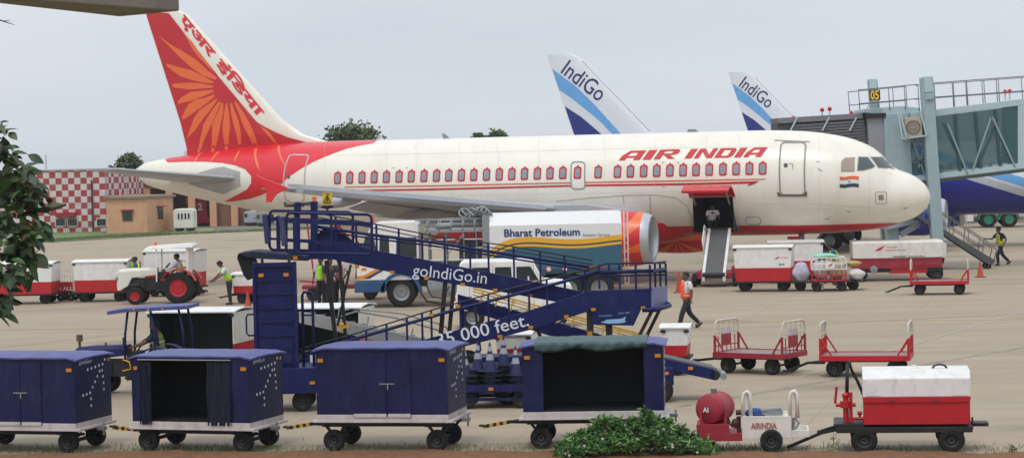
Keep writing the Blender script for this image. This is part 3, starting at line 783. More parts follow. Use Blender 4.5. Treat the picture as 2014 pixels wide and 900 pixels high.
# seams round the wing root fairing
outline([(1095,396),(1150,390),(1230,384),(1290,383),(1330,389),(1352,405),(1361,430),(1360,452)], .022, name='fairing_seam', closed=False)
outline([(1226,385),(1227,400)], .02, name='fairing_seam', closed=False); outline([(1279,384),(1280,420),(1278,440)], .02, name='fairing_seam', closed=False)
for sx_ in (1455, 1612, 1712): outline([(sx_, 262+ (12 if sx_>1700 else 3)), (sx_+1, 300), (sx_, 380), (sx_-2, 440)], .006, name='skin_joint', closed=False, m=mat('faint_joint', 'bdb7a8', .5))
for sx_ in (905, 1060, 1190, 640, 760, 820, 980, 1290, 1390): outline([(sx_, 282 - (sx_-640)*.02), (sx_+1, 310), (sx_, 372)], .006, name='skin_joint', closed=False, m=mat('faint_joint', 'bdb7a8', .5))
outline([(660,306),(900,301),(1200,293),(1520,288)], .006, name='skin_joint', closed=False, m=mat('faint_joint', 'bdb7a8', .5)); outline([(900,384),(1100,381),(1340,376)], .006, name='skin_joint', closed=False, m=mat('faint_joint', 'bdb7a8', .5)); outline([(1470,400),(1600,401),(1720,408)], .006, name='skin_joint', closed=False, m=mat('faint_joint', 'bdb7a8', .5))
# tailplane plate and seal
fus_decal([fpoly([(372,346),(420,331),(440,328),(472,338),(473,365),(440,382),(405,372),(372,362)])], .02).build('tailplane_plate', mat('plate_grey', 'a8a6a4', .45), ai)
# cockpit windows
cz3 = lambda pts: [(1500 + a/3.461, 240 + b_/3.461) for a, b_ in pts]
for fr, gl, gm_ in (([(533,338),(535,268),(560,243),(630,240),(626,338)], [(540,332),(542,270),(564,249),(621,246),(617,332)], blindm),
                    ([(642,334),(650,236),(718,237),(770,304),(742,318),(682,333)], [(649,328),(657,242),(715,243),(762,303),(740,313),(680,327)], cockglass),
                    ([(731,236),(822,240),(897,322),(788,314)], [(743,241),(819,245),(886,317),(791,309)], cockglass)):
    f_ = fus_decal([fpoly(cz3(fr))], .012).build('cockpit_window', mat('window_surround', '9a968c', .4), ai, smooth=True)
    fus_decal([fpoly(cz3(gl))], .02).build('pane', gm_, f_, smooth=True)
# flag
def wave(y): return [(525,y+3),(560,y+6),(590,y),(625,y-2),(655,y+2)]
for y, m_ in ((368, mat('saffron', 'e0663c', .5)), (394, mat('flag_white', 'dddddd', .5)), (420, mat('flag_dark_green', '1f3a3c', .5))):
    a = wave(y); b_ = [(p[0], p[1]+22) for p in a[::-1]]
    fus_decal([fpoly(cz3(a+b_))], .012, mirror=False).build('flag_band', m_, ai)
fus_decal([[fx(*cz3([(589+6*math.cos(t), 405+6*math.sin(t))])[0]) for t in [2*PI*i/10 for i in range(10)]]], .018, mirror=False).build('flag_wheel', letter_b, ai)
# engines with sunburst
def cowl_mat():
    m = bpy.data.materials.new('sunburst_cowl'); m.use_nodes = True; nt = m.node_tree; N = nt.nodes; L = nt.links; b = N['Principled BSDF']
    tc = N.new('ShaderNodeTexCoord'); sx = N.new('ShaderNodeSeparateXYZ'); L.new(tc.outputs['Object'], sx.inputs[0])
    a = N.new('ShaderNodeMath'); a.operation = 'ADD'; L.new(sx.outputs['Z'], a.inputs[0]); a.inputs[1].default_value = -1.4
    c = N.new('ShaderNodeMath'); c.operation = 'ADD'; L.new(sx.outputs['X'], c.inputs[0]); c.inputs[1].default_value = 11.2
    t = N.new('ShaderNodeMath'); t.operation = 'ARCTAN2'; L.new(a.outputs[0], t.inputs[0]); L.new(c.outputs[0], t.inputs[1])
    s = N.new('ShaderNodeMath'); s.operation = 'MULTIPLY'; L.new(t.outputs[0], s.inputs[0]); s.inputs[1].default_value = 9
    si = N.new('ShaderNodeMath'); si.operation = 'SINE'; L.new(s.outputs[0], si.inputs[0])
    g_ = N.new('ShaderNodeMath'); g_.operation = 'GREATER_THAN'; L.new(si.outputs[0], g_.inputs[0]); g_.inputs[1].default_value = .35
    mx = N.new('ShaderNodeMix'); mx.data_type = 'RGBA'; mx.inputs['A'].default_value = lin('cc2a30'); mx.inputs['B'].default_value = lin('ea6a2c'); L.new(g_.outputs[0], mx.inputs['Factor'])
    L.new(mx.outputs['Result'], b.inputs['Base Color']); b.inputs['Roughness'].default_value = .35; return m
cw = cowl_mat()
engine(ai, -1, cw); engine(ai, 1, cw)
# wing tip fences
fxy = lambda p, y: AF.onplane(p[0], p[1], y)
fpts = [fxy((480 + a/5.293, 300 + b_/5.293), -17.0) for a, b_ in ((130,235),(230,280),(350,320),(470,370),(410,398),(345,432),(310,470),(285,517),(232,517),(237,398),(190,320))]
ff = MB(); ff.prism(fpts, -16.98, -17.05); ff.build('wingtip_fence', airred, ai, bevel=.01)
ff = MB(); ff.prism(fpts, 16.98, 17.05); ff.build('wingtip_fence', airred, ai)
gear(ai, -5.07, 0, .38, .28, 'nose_gear', 2.1)
gear(ai, -16.2, -3.8, .585, .46, 'main_gear', 2.9, (-16.9, -15.3, -3.25, -3.18, 1.0, 2.5))
gear(ai, -16.2, 3.8, .585, .46, 'main_gear', 2.9, (-16.9, -15.3, 3.18, 3.25, 1.0, 2.5))
mw = MB(); mw.prism([(-14.6,2.0),(-14.9,3.0),(-17.2,3.0),(-17.4,2.0)], -2.24, -2.0); mw.build('gear_bay', inner, ai)
an = MB()
for px in (862,):
    x_ = fx(px, 285)[0]; an.prism([(x_-.1,5.93),(x_+.2,5.93),(x_-.05,6.15),(x_-.15,6.15)], -.02, .02)
for px in (1350,): x_ = fx(px, 285)[0]; an.prism([(x_-.25,5.93),(x_+.25,5.93),(x_+.1,6.06),(x_-.2,6.06)], -.03, .03)
an.build('antenna_blade', panelg, ai)
# ------------------------------------------------------------------ two blue and white airliners behind
def blue_plane(label, nose, Y, yaw, k, near):
    FR = Frame(nose, Y, yaw, k)
    r = thing('airliner', label, 'airliner', FR.loc, -yaw, 'blue and white airliners parked behind'); r.scale = k
    ho = hull(r, [whitehull]); fo_, bf_ = tail_parts(r, whitehull, wingg, wingg); bf_.build('belly_fairing', indblue, r, smooth=40)
    def low(pts): return [(x, z) for x, z in pts]
    # dark blue lower hull with swooshes rising aft
    xs_ = [-.9 - .5*i for i in range(60)]
    def zline(x): return 2.5 + .0 * x if x > -5 else min(5.6, 2.5 + (-5-x)*.34)
    upp = [(x, min(zline(x), interp(TOPS, -x)-.01)) for x in xs_ if x > -31]
    lowp = [(x, interp(BOTS, -x)+.0005) for x in xs_[::-1] if x > -31]
    fus_decal([upp + lowp], .01).build('blue_belly', indblue, r, smooth=True)
    for dz, hh, m_, nm in ((.0, .42, indsil, 'silver_swoosh'), (.55, .5, indsky, 'sky_blue_swoosh')):
        xs2 = [x for x in xs_ if -13.0 < x < -3]
        P_ = [(x, min(zline(x)+dz, interp(TOPS,-x)-.02)) for x in xs2]; Q = [(x, min(zline(x)+dz+hh, interp(TOPS,-x)-.01)) for x in xs2[::-1]]
        fus_decal([P_+Q], .014).build(nm, m_, r, smooth=True)
    # fin bands: fractions along the fin measured on the picture's nearer fin
    z1 = 11.45
    def fz(a, z): return (fin_le(z) - a*fin_ch(z), z)
    te = lambda z: (fin_le(z)-fin_ch(z)+.006, z)
    fin_decal([IB], .01).build('fin_band', indsky, fo_)
    fin_decal([ID], .01).build('fin_band', mat('indigo_fin', '2a3580', .4), fo_)
    le = MB(); le.bar((fin_le(7.0)-.04, -.075, 7.0), (fin_le(11.3)-.06, -.05, 11.3), .03, .02); le.build('fin_edge_line', panelg, fo_)
    vs, fs = text_tris('IndiGo', 1.45, .006, 0); w1, w0 = text_width(vs)
    a0 = Vector(IT[0]); d_ = Vector(IT[1]) - a0; Ln = d_.length; d_.normalize(); up = Vector((-d_.y, d_.x))
    kk = Ln/(w1-w0)
    tv = [tuple(a0 + d_*((u-w0)*kk) + up*(v*.95)) for u, v in vs]
    fin_decal([], .014, tris=(tv, fs), mirror=False).build('fin_lettering', letter_b, fo_)
    engine(r, -1, indblue); engine(r, 1, indblue)
    gear(r, -5.07, 0, .38, .28, 'nose_gear', 2.1); gear(r, -16.2, -3.8, .585, .46, 'main_gear', 2.9); gear(r, -16.2, 3.8, .585, .46, 'main_gear', 2.9)
    for y_ in (-1, 1):
        f2 = MB(); f2.prism([(-20.0,4.2),(-20.6,4.9),(-21.5,5.3),(-21.2,4.3),(-21.3,3.6),(-20.9,3.6)], y_*16.97, y_*17.03); f2.build('wingtip_fence', indblue, r)
    # cabin windows as a row of panes
    for i in range(30):
        x_ = -6.6 - i*.54; z_ = 4.55
        fus_decal([round_rect(x_-.11, x_+.11, z_-.16, z_+.16, .08, 2)], .02, mirror=False).build('window', cockglass, r)
    return FR, r
def solve_nose(fin_px, main_z, Y_fin, yaw, k):
    """nose position so that the fin tip's trailing corner lands on fin_px at depth Y_fin"""
    p = at(fin_px[0], fin_px[1], Y_fin); th = math.radians(yaw)
    lx = -33.2*k[0]
    return Vector((p.x - lx*math.cos(th), p.y + lx*math.sin(th), 0))
def blue_plane_at(label, loc, yaw, k):
    px = 1007 + loc.x/loc.y*FPX
    class _F: pass
    global Frame
    F0 = Frame
    class FixF(F0):
        def __init__(s, *a): s.th = math.radians(yaw); s.loc = loc; s.k = k; s.M = Matrix.Translation(loc) @ Matrix.Rotation(-s.th, 4, 'Z'); s.Mi = s.M.inverted()
    Frame = FixF
    try: return blue_plane(label, (0,0), 0, yaw, k, True)
    finally: Frame = F0
n1 = solve_nose((1078,115), 0, 124.5, 16.0, (.925,1,.905))
class PF(Frame):
    def __init__(s, loc, yaw, k): s.th = math.radians(yaw); s.loc = loc; s.k = k; s.M = Matrix.Translation(loc) @ Matrix.Rotation(-s.th, 4, 'Z'); s.Mi = s.M.inverted()
_pf = PF(n1, 16.0, (.925,1,.905))
_z2 = lambda pts: [_pf.onplane(1040 + a/3.73, 90 + b_/3.73, -.15) for a, b_ in pts]
IB = _z2([(130,150),(158,165),(230,215),(345,300),(480,430),(590,550),(682,652),(740,720),(680,720),(540,570),(420,470),(310,385),(205,315),(160,290)])
ID = _z2([(190,400),(235,430),(380,520),(440,570),(540,655),(600,720),(250,720)])
IT = _z2([(228,196),(512,412)])
blue_plane_at('white airliner with blue belly, its striped fin rising over the middle of the cream hull', n1, 16.0, (.925,1,.905))
n2 = solve_nose((1434,145), 0, 166, 16.0, (.925,1,.93))
blue_plane_at('more distant white and blue airliner, its smaller striped fin showing left of the jet bridge', n2, 16.0, (.925,1,.93))
# ================================================================== ground support equipment
def wheel(parent, x, y, r, w_, rm=darkrim, name='wheel'):
    t = MB(); q = MB(); wheelset(t, q, x, y, r, w_)
    o = t.build(name, rubber, parent, smooth=30); q.build('rim', rm, o, smooth=30); return o
def reflector(parent, x, y, z, ax='y', w_=.1, h_=.06):
    b = MB()
    if ax == 'y': b.box(x-w_/2, x+w_/2, y-.015, y+.01, z-h_/2, z+h_/2)
    else: b.box(x-.01, x+.015, y-w_/2, y+w_/2, z-h_/2, z+h_/2)
    return b.build('reflector', orange, parent)
def place(px, py, yaw, off=(0,0)):
    g_ = G(px, py); a = math.radians(-yaw)
    return Vector((g_.x + off[0]*math.cos(a) - off[1]*math.sin(a), g_.y + off[0]*math.sin(a) + off[1]*math.cos(a), 0))
def towbar(parent, x0, x1, z0=.46, z1=.36, w0=.55, striped=True):
    b = MB(); n = 8
    m1 = x0 + (x1-x0)*.45
    b.mi = 0; b.bar((x0, -w0/2, z0), (m1, 0, z0-.02), .05); b.bar((x0, w0/2, z0), (m1, 0, z0-.02), .05)
    for i in range(n):
        a, c = i/n, (i+1)/n; b.mi = i % 2 if striped else 0
        b.bar((m1+(x1-m1)*a, 0, z0-.02+(z1-z0)*a), (m1+(x1-m1)*c, 0, z0-.02+(z1-z0)*c), .06)
    b.mi = 0; b.tube([(x1 + .06*math.cos(t), .06*math.sin(t), z1) for t in [2*PI*i/10 for i in range(10)]], .018, 6, closed=True)
    return b.build('tow_bar', [black, yellow], parent)
DOTS = [(563,390),(556,418),(546,440),(531,443),(516,447),(500,450),(485,453),(543,472),(533,474),(546,503),(523,497),(513,523),(548,537),(503,548),(549,570),(492,574),(478,577),(464,579),(495,605),(495,640)]
def bag_dolly(label, loc, yaw, style, L=2.5, W=1.4, dz=0.):
    t = thing('baggage_dolly', label, 'baggage dolly', loc, -yaw, 'blue baggage dollies in a tow train')
    x0, x1, y0, y1 = -L/2, L/2, -W/2, W/2; zb, zt = .66+dz, 1.81+dz
    ch = MB(); ch.box(x0-.08, x1+.08, y0-.02, y1+.02, .52+dz, .565+dz); ch.box(x0, x1, y0-.005, y1+.005, .565+dz, zb)
    ch.build('base_frame', dirtywhite, t, bevel=.008)
    un = MB()
    for y in (-.45, .45): un.box(x0+.1, x1-.1, y-.03, y+.03, .43+dz, .52+dz)
    for x in (-.93, .93):
        un.cyl((x, -.5, .19), (x, .5, .19), .035, 8)
        for y in (-.4, .4): un.bar((x-.2, y, .46+dz), (x, y, .2), .045); un.bar((x+.2, y, .46+dz), (x, y, .2), .045); un.bar((x-.25, y, .44+dz), (x+.25, y, .44+dz), .05)
    un.build('undercarriage', black, t)
    for x in (-.93, .93):
        for y in (-.52, .52): wheel(t, x, y, .192, .14)
    bd = MB(); th = .03
    bd.box(x0, x1, y1-th, y1, zb, zt); bd.box(x0, x0+th, y0, y1-th, zb, zt); bd.box(x1-th, x1, y0, y1-th, zb, zt)
    if style == 'closed':
        bd.box(x0+th, x1-th, y0, y0+th, zb, zt); bd.box(x0+.62, x0+.64, y0-.004, y0, zb, zt-.06); bd.box(x1-.64, x1-.62, y0-.004, y0, zb, zt-.06)
    elif style == 'curtain':
        bd.box(x0+th, x0+.2, y0, y0+th, zb, zt); bd.box(x1-.36, x1-th, y0, y0+th, zb, zt); bd.box(x0+.2, x1-.36, y0, y0+th, zt-.07, zt)
    else:
        bd.box(x0+th, x0+.36, y0, y0+th, zb, zt); bd.box(x1-.34, x1-th, y0, y0+th, zb, zt)
    body = bd.build('body', navy, t, bevel=.006)
    # roof with curled ends
    rf = MB(); n = 12; rings = []
    for y in (y0-.05, y0+.25, (y0+y1)/2, y1-.25, y1+.05):
        cr_ = .035*(1-((y)/(W/2+.05))**2); r_ = []
        for i in range(n+1):
            x = x0-.06 + (L+.12)*i/n; e_ = abs(2*(x)/(L+.12)); r_.append((x, y, zt + .02 + cr_ - .045*max(0, e_-.86)/.14 + .004*math.sin(9*x+3*y)))
        rings.append(r_ + [(p[0], p[1], p[2]-.028) for p in r_[::-1]])
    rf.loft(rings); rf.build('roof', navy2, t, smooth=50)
    if style == 'closed':
        for s_, xa, xb in ((0, x0+.66, x0+1.27), (1, x0+1.285, x1-.66)):
            d_ = MB(); d_.box(xa, xb, y0-.018, y0-.001, zb-.04, zt-.08); dd = d_.build('door', navy, t, bevel=.004)
            w_ = MB(); w_.box(xa+.01, xb-.01, y0-.024, y0-.019, zb-.04, zb+.02); w_.build('door_kick_strip', dirtywhite, dd)
        h_ = MB(); h_.bar((x0+1.15, y0-.035, 1.2+dz), (x0+1.42, y0-.035, 1.2+dz), .018); h_.bar((x0+1.3, y0-.04, 1.2+dz), (x0+1.3, y0-.04, 1.1+dz), .02); h_.build('latch', steel, t)
    else:
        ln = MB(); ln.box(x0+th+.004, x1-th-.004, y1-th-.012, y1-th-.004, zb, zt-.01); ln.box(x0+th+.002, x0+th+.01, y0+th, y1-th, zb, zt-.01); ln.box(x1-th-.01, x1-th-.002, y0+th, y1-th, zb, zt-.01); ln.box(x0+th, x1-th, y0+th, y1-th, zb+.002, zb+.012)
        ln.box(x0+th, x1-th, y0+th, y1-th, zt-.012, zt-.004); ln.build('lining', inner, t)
    if style == 'curtain':
        for xa, xb in ((x0+.17, x0+.4), (x1-.8, x1-.34)):
            c_ = MB(); k = 26; rows = []
            for j in range(7):
                z = zt-.09 - (zt-.09-zb+.05)*j/6
                rows.append([(xa + (xb-xa)*i/k + .008*math.sin(j*1.7+i), y0-.02 - .025*math.sin(i*1.45+.3*j) - .012*math.sin(i*.6+j*.8), z) for i in range(k+1)])
            c_._add([p for r_ in rows for p in r_], [(j*(k+1)+i, j*(k+1)+i+1, (j+1)*(k+1)+i+1, (j+1)*(k+1)+i) for j in range(6) for i in range(k)])
            c_.build('curtain', cloth_navy, t, smooth=True, recalc=False)
        r_ = MB(); r_.cyl((x0+.15, y0-.03, zt-.05), (x1-.33, y0-.03, zt-.05), .014, 8); r_.build('curtain_rail', steel, t)
    if style == 'tarp':
        c_ = MB(); k = 60; prof = [(y0+.95, zt+.088),(y0+.6, zt+.094),(y0+.25, zt+.075),(y0+.02, zt+.06),(y0-.065, zt+.052),(y0-.08, zt+.01),(y0-.07, zt-.045),(y0-.055, zt-.09),(y0-.035, zt-.075)]
        rows = []
        for j, (y, z) in enumerate(prof):
            rows.append([(x0+.22 + (L-.5)*i/k, y - .012*math.sin(i*.9+j*1.3)*(1 if j > 2 else .2), z + .006*math.sin(i*.35+j*.9) + .003*math.sin(i*1.1-j) - (.03*math.sin(i*.21) if j > 5 else 0)) for i in range(k+1)])
        c_._add([p for r2 in rows for p in r2], [(j*(k+1)+i, j*(k+1)+i+1, (j+1)*(k+1)+i+1, (j+1)*(k+1)+i) for j in range(len(prof)-1) for i in range(k)])
        c_.build('tarpaulin', tarp, t, smooth=True, recalc=False)
    # reflectors, end markings, hitch
    if style != 'curtain': reflector(t, x0+.09, y0-.022, zt-.2)
    else: reflector(t, x0+.1, y0-.022, zt-.2, w_=.07)
    reflector(t, x1-.09, y0-.022, zt-.2)
    reflector(t, x1+.012, y1-.12, zt-.12, 'x', .06)
    for (a, b_) in DOTS:
        u = y0 + (a-432)/148.*W; z = zt - (b_-385)/2.648/108.
        d_ = MB(); d_.lathe([(x1+.004, .026),(x1+.007, .024),(x1+.0075, .001)], (0, u, z), 'x', 10); d_.build('marker_dot', letter_w, t)
    text_on('small_lettering', 'goIndiGo.in', letter_w, t, (x1+.008, y0+.18, zt-.12), (0,1,0), (0,0,1), .1)
    hb_ = MB(); hb_.box(x1+.08, x1+.22, -.06, .06, .47+dz, .53+dz); hb_.box(x1+.17, x1+.2, -.02, .02, .38+dz, .6+dz); hb_.build('hitch', steel, t)
    towbar(t, x0+.1, x0-.78, .44+dz, .36)
    return t
def dolly_at(label, pxl, py, yaw, style, **k): return bag_dolly(label, place(pxl, py, yaw, (0, .52)), yaw, style, **k)
dolly_at('closed navy baggage dolly with double doors at the left end of the front train', 44, 888, 17, 'closed', dz=-.115, L=2.35)
dolly_at('navy baggage dolly with its side open and dark curtains drawn back', 386, 887.5, 19, 'curtain', dz=-.115, L=2.3)
dolly_at('closed navy baggage dolly with double doors and latch between the two open dollies', 759, 886.5, 12, 'closed', L=2.36)
dolly_at('open navy baggage dolly with a rolled green grey tarpaulin along its roof', 1170, 880.5, 5, 'tarp', L=2.44)
# ------------------------------------------------------------------ red and white dollies
rwgroup = 'red and white baggage dollies'
def rw_dolly(label, loc, yaw, L=2.2, W=1.35, zb=.38, zt=1.62, style='closed', logo=False, slope=.1, wheels='pair', group=rwgroup):
    t = thing('baggage_dolly', label, 'baggage dolly', loc, -yaw, group)
    x0, x1, y0, y1 = -L/2, L/2, -W/2, W/2; zm = zb + (zt-zb)*.4
    def shell(za, zc_, sa, sb, m_, nm):
        b = MB(); p = lambda x, y, z, s_: (x*(1-s_), y, z)
        if style == 'closed':
            b.loft([[(x0+sa, y0, za),(x1-sa, y0, za),(x1-sa, y1, za),(x0+sa, y1, za)],[(x0+sb, y0, zc_),(x1-sb, y0, zc_),(x1-sb, y1, zc_),(x0+sb, y1, zc_)]])
        else:
            b.box(x0, x0+.03, y0, y1, za, zc_); b.box(x1-.03, x1, y0, y1, za, zc_); b.box(x0+.03, x1-.03, y1-.03, y1, za, zc_)
        return b.build(nm, m_, t, bevel=.01)
    shell(zb, zm, .06, .03, red, 'lower_body'); up = shell(zm, zt, .03, .0, offwhite if style == 'open' else white, 'upper_body')
    r_ = MB(); rr = []
    for y in (y0-.04, y0+.2, 0, y1-.2, y1+.04):
        cz_ = .07*(1-(y/(W/2+.04))**2); rr.append([(x0-.05, y, zt+cz_),(x1+.05, y, zt+cz_),(x1+.05, y, zt+cz_+.03),(x0-.05, y, zt+cz_+.03)])
    r_.loft(rr); r_.build('roof', white, t)
    if style == 'open':
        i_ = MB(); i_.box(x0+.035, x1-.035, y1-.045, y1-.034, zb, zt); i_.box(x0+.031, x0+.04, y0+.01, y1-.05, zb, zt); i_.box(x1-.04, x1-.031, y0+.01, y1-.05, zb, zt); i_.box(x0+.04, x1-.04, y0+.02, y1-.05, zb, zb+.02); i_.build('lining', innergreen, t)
        for k in (.36, .72): f_ = MB(); f_.box(x0+L*k-.012, x0+L*k+.012, y1-.06, y1-.046, zb, zt); f_.build('inner_post', black, t)
    b = MB(); b.box(x0-.02, x1+.02, y0, y1, zb-.06, zb-.003)
    for x in (x0+.35, x1-.35):
        b.bar((x-.15, -.3, zb-.05), (x, -.3, .2), .04); b.bar((x+.15, -.3, zb-.05), (x, -.3, .2), .04); b.bar((x-.15, .3, zb-.05), (x, .3, .2), .04); b.bar((x+.15, .3, zb-.05), (x, .3, .2), .04); b.cyl((x, -.45, .2), (x, .45, .2), .03, 8)
    b.build('chassis', black, t)
    for x in (x0+.35, x1-.35):
        for y in (-.48, .48): wheel(t, x, y, .205, .13)
    for x in (x0+.04, x1-.04):
        c_ = MB(); c_.box(x-.06, x+.06, y0-.03, y0+.0, zt-.09, zt-.03); c_.build('corner_fitting', black, t)
    if logo:
        l_ = MB(); lx, lz = (x1-.62, zt-.42); l_._add([(lx, y0-.008, lz),(lx+.12, y0-.008, lz+.02),(lx+.2, y0-.008, lz+.12),(lx+.06, y0-.008, lz+.05)], [(0,1,2,3)]); l_.build('logo', letter_r, t, recalc=False)
        text_on('small_lettering', 'AIR INDIA', letter_r, t, (lx+.2, y0-.008, lz+.03), (1,0,0), (0,0,1), .07)
        text_on('small_lettering', 'SATS', letter_g, t, (lx+.16, y0-.008, lz-.22), (1,0,0), (0,0,1), .09, .004)
    towbar(t, x0+.05, x0-.65, .3, .22, .4, False)
    return t
R = place
rw_dolly('closed red and white baggage dolly half hidden by leaves at the left edge', R(42, 598, 3, (0,.5)), 3, 2.5, zt=1.5)
rw_dolly('closed red and white baggage dolly directly behind the white tractor', R(200, 593, 3, (0,.5)), 3, 2.05, zt=1.5)
rw_dolly('closed red and white baggage dolly beyond the white tractor and its driver', R(337, 583, 14, (0,.5)), 14, 2.1, zt=1.75, logo=True)
rw_dolly('small red and white dolly beside the bending man, partly behind the blue column', R(497, 596, 10, (0,.4)), 10, 1.4, W=1.2, zt=1.05)
rw_dolly('red and white baggage dolly with open dark side behind the blue tractor', R(384, 754, 14, (0,.5)), 14, 2.1, style='open', zt=1.66, zb=.45)
rw_dolly('white roofed open baggage dolly standing under the boarding ramp', R(640, 738, 12, (0,.5)), 12, 1.85, style='open', zt=1.6, zb=.45)
rw_dolly('closed red and white baggage dolly right of the belt loader, nearest of the right group', R(1502, 573, 12, (0,.5)), 12, 2.1, zt=1.6, logo=True)
rw_dolly('closed red and white baggage dolly behind its neighbour and left of the cage trolley', R(1566, 556, 4, (0,.5)), 4, 2.1, zt=1.56)
rw_dolly('white and red dolly end showing right of the tarpaulin dolly', R(1330, 736, 10, (0,.3)), 10, .62, W=.9, zb=.42, zt=1.07)
rw_dolly('white and red dolly glimpsed below the words on the lower ramp', R(1012, 727, 10, (0,.3)), 10, .85, W=.9, zb=.3, zt=.84)
# ------------------------------------------------------------------ open trolleys with end rails
def trolley(label, loc, yaw, m_lo, panel=False, L=1.75, W=1.15):
    t = thing('baggage_trolley', label, 'baggage trolley', loc, -yaw, 'open red trolleys with end rails')
    x0, x1, y0, y1 = -L/2, L/2, -W/2, W/2
    d_ = MB(); d_.box(x0, x1, y0, y1, .44, .47); d_.build('deck', mat('worn_deck_plate', '8d7a74', .6, var=.25, dirt=.5, scale=6), t)
    f_ = MB(); f_.box(x0-.03, x1+.03, y0-.04, y0, .37, .49); f_.box(x0-.03, x1+.03, y1, y1+.04, .37, .49); f_.box(x0-.03, x0, y0, y1, .37, .49); f_.box(x1, x1+.03, y0, y1, .37, .49); f_.build('frame', m_lo, t, bevel=.005)
    for x, sg in ((x0, 1), (x1, -1)):
        zt = 1.2; r_ = .025
        hi = MB(); lo_ = MB()
        hi.tube([(x, y0+.02, .87),(x, y0+.02, zt-.14),(x, y0+.06, zt-.04),(x, y0+.15, zt),(x, y1-.15, zt),(x, y1-.06, zt-.04),(x, y1-.02, zt-.14),(x, y1-.02, .87)], r_, 8)
        for k in (1,2,3,4): y = y0 + W*k/5; hi.cyl((x, y, .87), (x, y, zt), .012, 6)
        hi.cyl((x, y0, .93), (x, y1, .93), .014, 6)
        for y in (y0+.02, y1-.02): lo_.cyl((x, y, .47), (x, y, .87), r_+.006, 8); lo_.bar((x, y, .87), (x+sg*.24, y, .49), .035)
        for k in range(1, 6): y = y0 + W*k/6; lo_.cyl((x, y, .48), (x, y, .84), .014, 6)
        lo_.cyl((x, y0, .62), (x, y1, .62), .014, 6)
        o = hi.build('end_rail', mat('chipped_white_rail', 'c8bfb0', .5, dirt=.4), t, smooth=40); lo_.build('lower_rail', m_lo, o, smooth=40)
        if panel:
            p_ = MB(); p_.box(x-.01, x+.01, -.24, .2, .62, .88); p_.build('plate', m_lo, o); p_ = MB(); p_.box(x-.01, x+.01, -.24, .2, .883, 1.04); p_.build('plate', dirtywhite, o)
    b = MB()
    for x in (x0+.3, x1-.3): b.cyl((x, -.5, .19), (x, .5, .19), .025, 8); b.bar((x-.14, -.45, .38), (x, -.45, .2), .04); b.bar((x+.14, -.45, .38), (x, -.45, .2), .04); b.bar((x-.14, .45, .38), (x, .45, .2), .04); b.bar((x+.14, .45, .38), (x, .45, .2), .04)
    b.box(x0+.1, x1-.1, -.08, .08, .3, .37); b.build('undercarriage', black, t)
    for x in (x0+.3, x1-.3):
        for y in (-.47, .47): wheel(t, x, y, .195, .11)
    towbar(t, x0+.05, x0-.85, .3, .1 if not panel else .24, .5, False)
    return t
trolley('faded red trolley with white end rails and plates, right of the blue belt loader', place(1476, 735, 35, (.0,.47)), 35, darkred, True)
trolley('bright red trolley with narrow white topped end rails, coupled behind the faded one', place(1697, 741, 14, (.05,.47)), 14, red, L=1.95)
trolley('empty red trolley with white topped rails on the far right near the cones', place(1848, 579.5, 12, (.0,.47)), 12, red, L=1.95)
# ------------------------------------------------------------------ generator cart
t = thing('generator_cart', 'red and white ground power cart on a black trailer in the right foreground', 'generator cart', place(1790, 888, 8, (0,.45)), -8)
s_ = MB(); s_.box(-1.16, .98, -.55, .55, .36, .46); s_.box(-1.2, -.72, -.5, .5, .46, .52); s_.build('chassis', black, t, bevel=.006)
b = MB(); b.box(-.72, .95, -.5, .5, .5, .93); lb_ = b.build('lower_body', red, t, bevel=.01)
b = MB(); b.box(-.72, .95, -.525, -.5, .9, 1.0); b.box(-.73, .96, -.51, .51, .93, 1.0); b.build('red_hood_band', red, t, bevel=.005)
b = MB(); b.loft([[(x, -.51, 1.0),(x, -.51, 1.33),(x, -.36, 1.47),(x, .36, 1.47),(x, .51, 1.33),(x, .51, 1.0)] for x in (-.73, .96)]); up = b.build('hood', white, t, bevel=.012)
for x in (-.56, .8): b = MB(); b.box(x-.12, x+.12, -.518, -.511, 1.02, 1.31); b.build('hood_panel', white, up, bevel=.003)
for x in (-.28, .42): b = MB(); b.box(x-.05, x+.05, -.55, -.526, .93, .96); b.build('latch', darkred, t)
b = MB(); b.cyl((.1,0,1.47),(.1,0,1.52),.04,10); b.cyl((-.05,-.05,1.465),(.2,-.05,1.485),.02,8); b.build('filler_cap', white, up)
b = MB(); b.tube([(.38,-.1,1.46),(.42,-.1,1.52),(.5,-.1,1.54),(.58,-.1,1.52),(.62,-.1,1.46)], .018, 8); b.build('lifting_handle', black, up)
b = MB(); b.box(.98, 1.25, -.18, .18, .42, .48); b.bar((1.0,-.1,.36),(1.0,-.1,.58),.03); b.build('hitch', black, t)
b = MB(); b.cyl((-1.0,-.2,.52),(-1.0,-.2,1.0),.045,12); b.cyl((-1.0,-.2,.78),(-1.0,-.2,.9),.09,14); b.cyl((-1.16,-.2,.83),(-.84,-.2,.83),.035,10); b.cyl((-1.17,-.2,.86),(-1.14,-.2,1.16),.022,8); b.ball((-1.0,-.2,1.0),.06); b.box(-.95,-.89,-.24,-.16,.5,1.06); b.cyl((-.9,-.2,.58),(-.72,-.2,.58),.03,8); b.cyl((-.78,-.2,.58),(-.78,-.2,.68),.02,8); b.cyl((-.82,-.2,.68),(-.74,-.2,.68),.035,8)
b.build('red_valve_stand', red, t, smooth=40)
b = MB(); b.cyl((-.98,-.14,1.0),(-.96,-.14,1.58),.03,8); b.tube([(-.96,-.14,1.58),(-.93,-.1,1.6),(-.9,0,1.45),(-.8,.3,1.2),(-.7,.5,.9)], .025, 8); b.build('hose', black, t, smooth=True)
for x in (-.72, .65):
    for y in (-.46, .46): wheel(t, x, y, .215, .19)
b = MB(); 
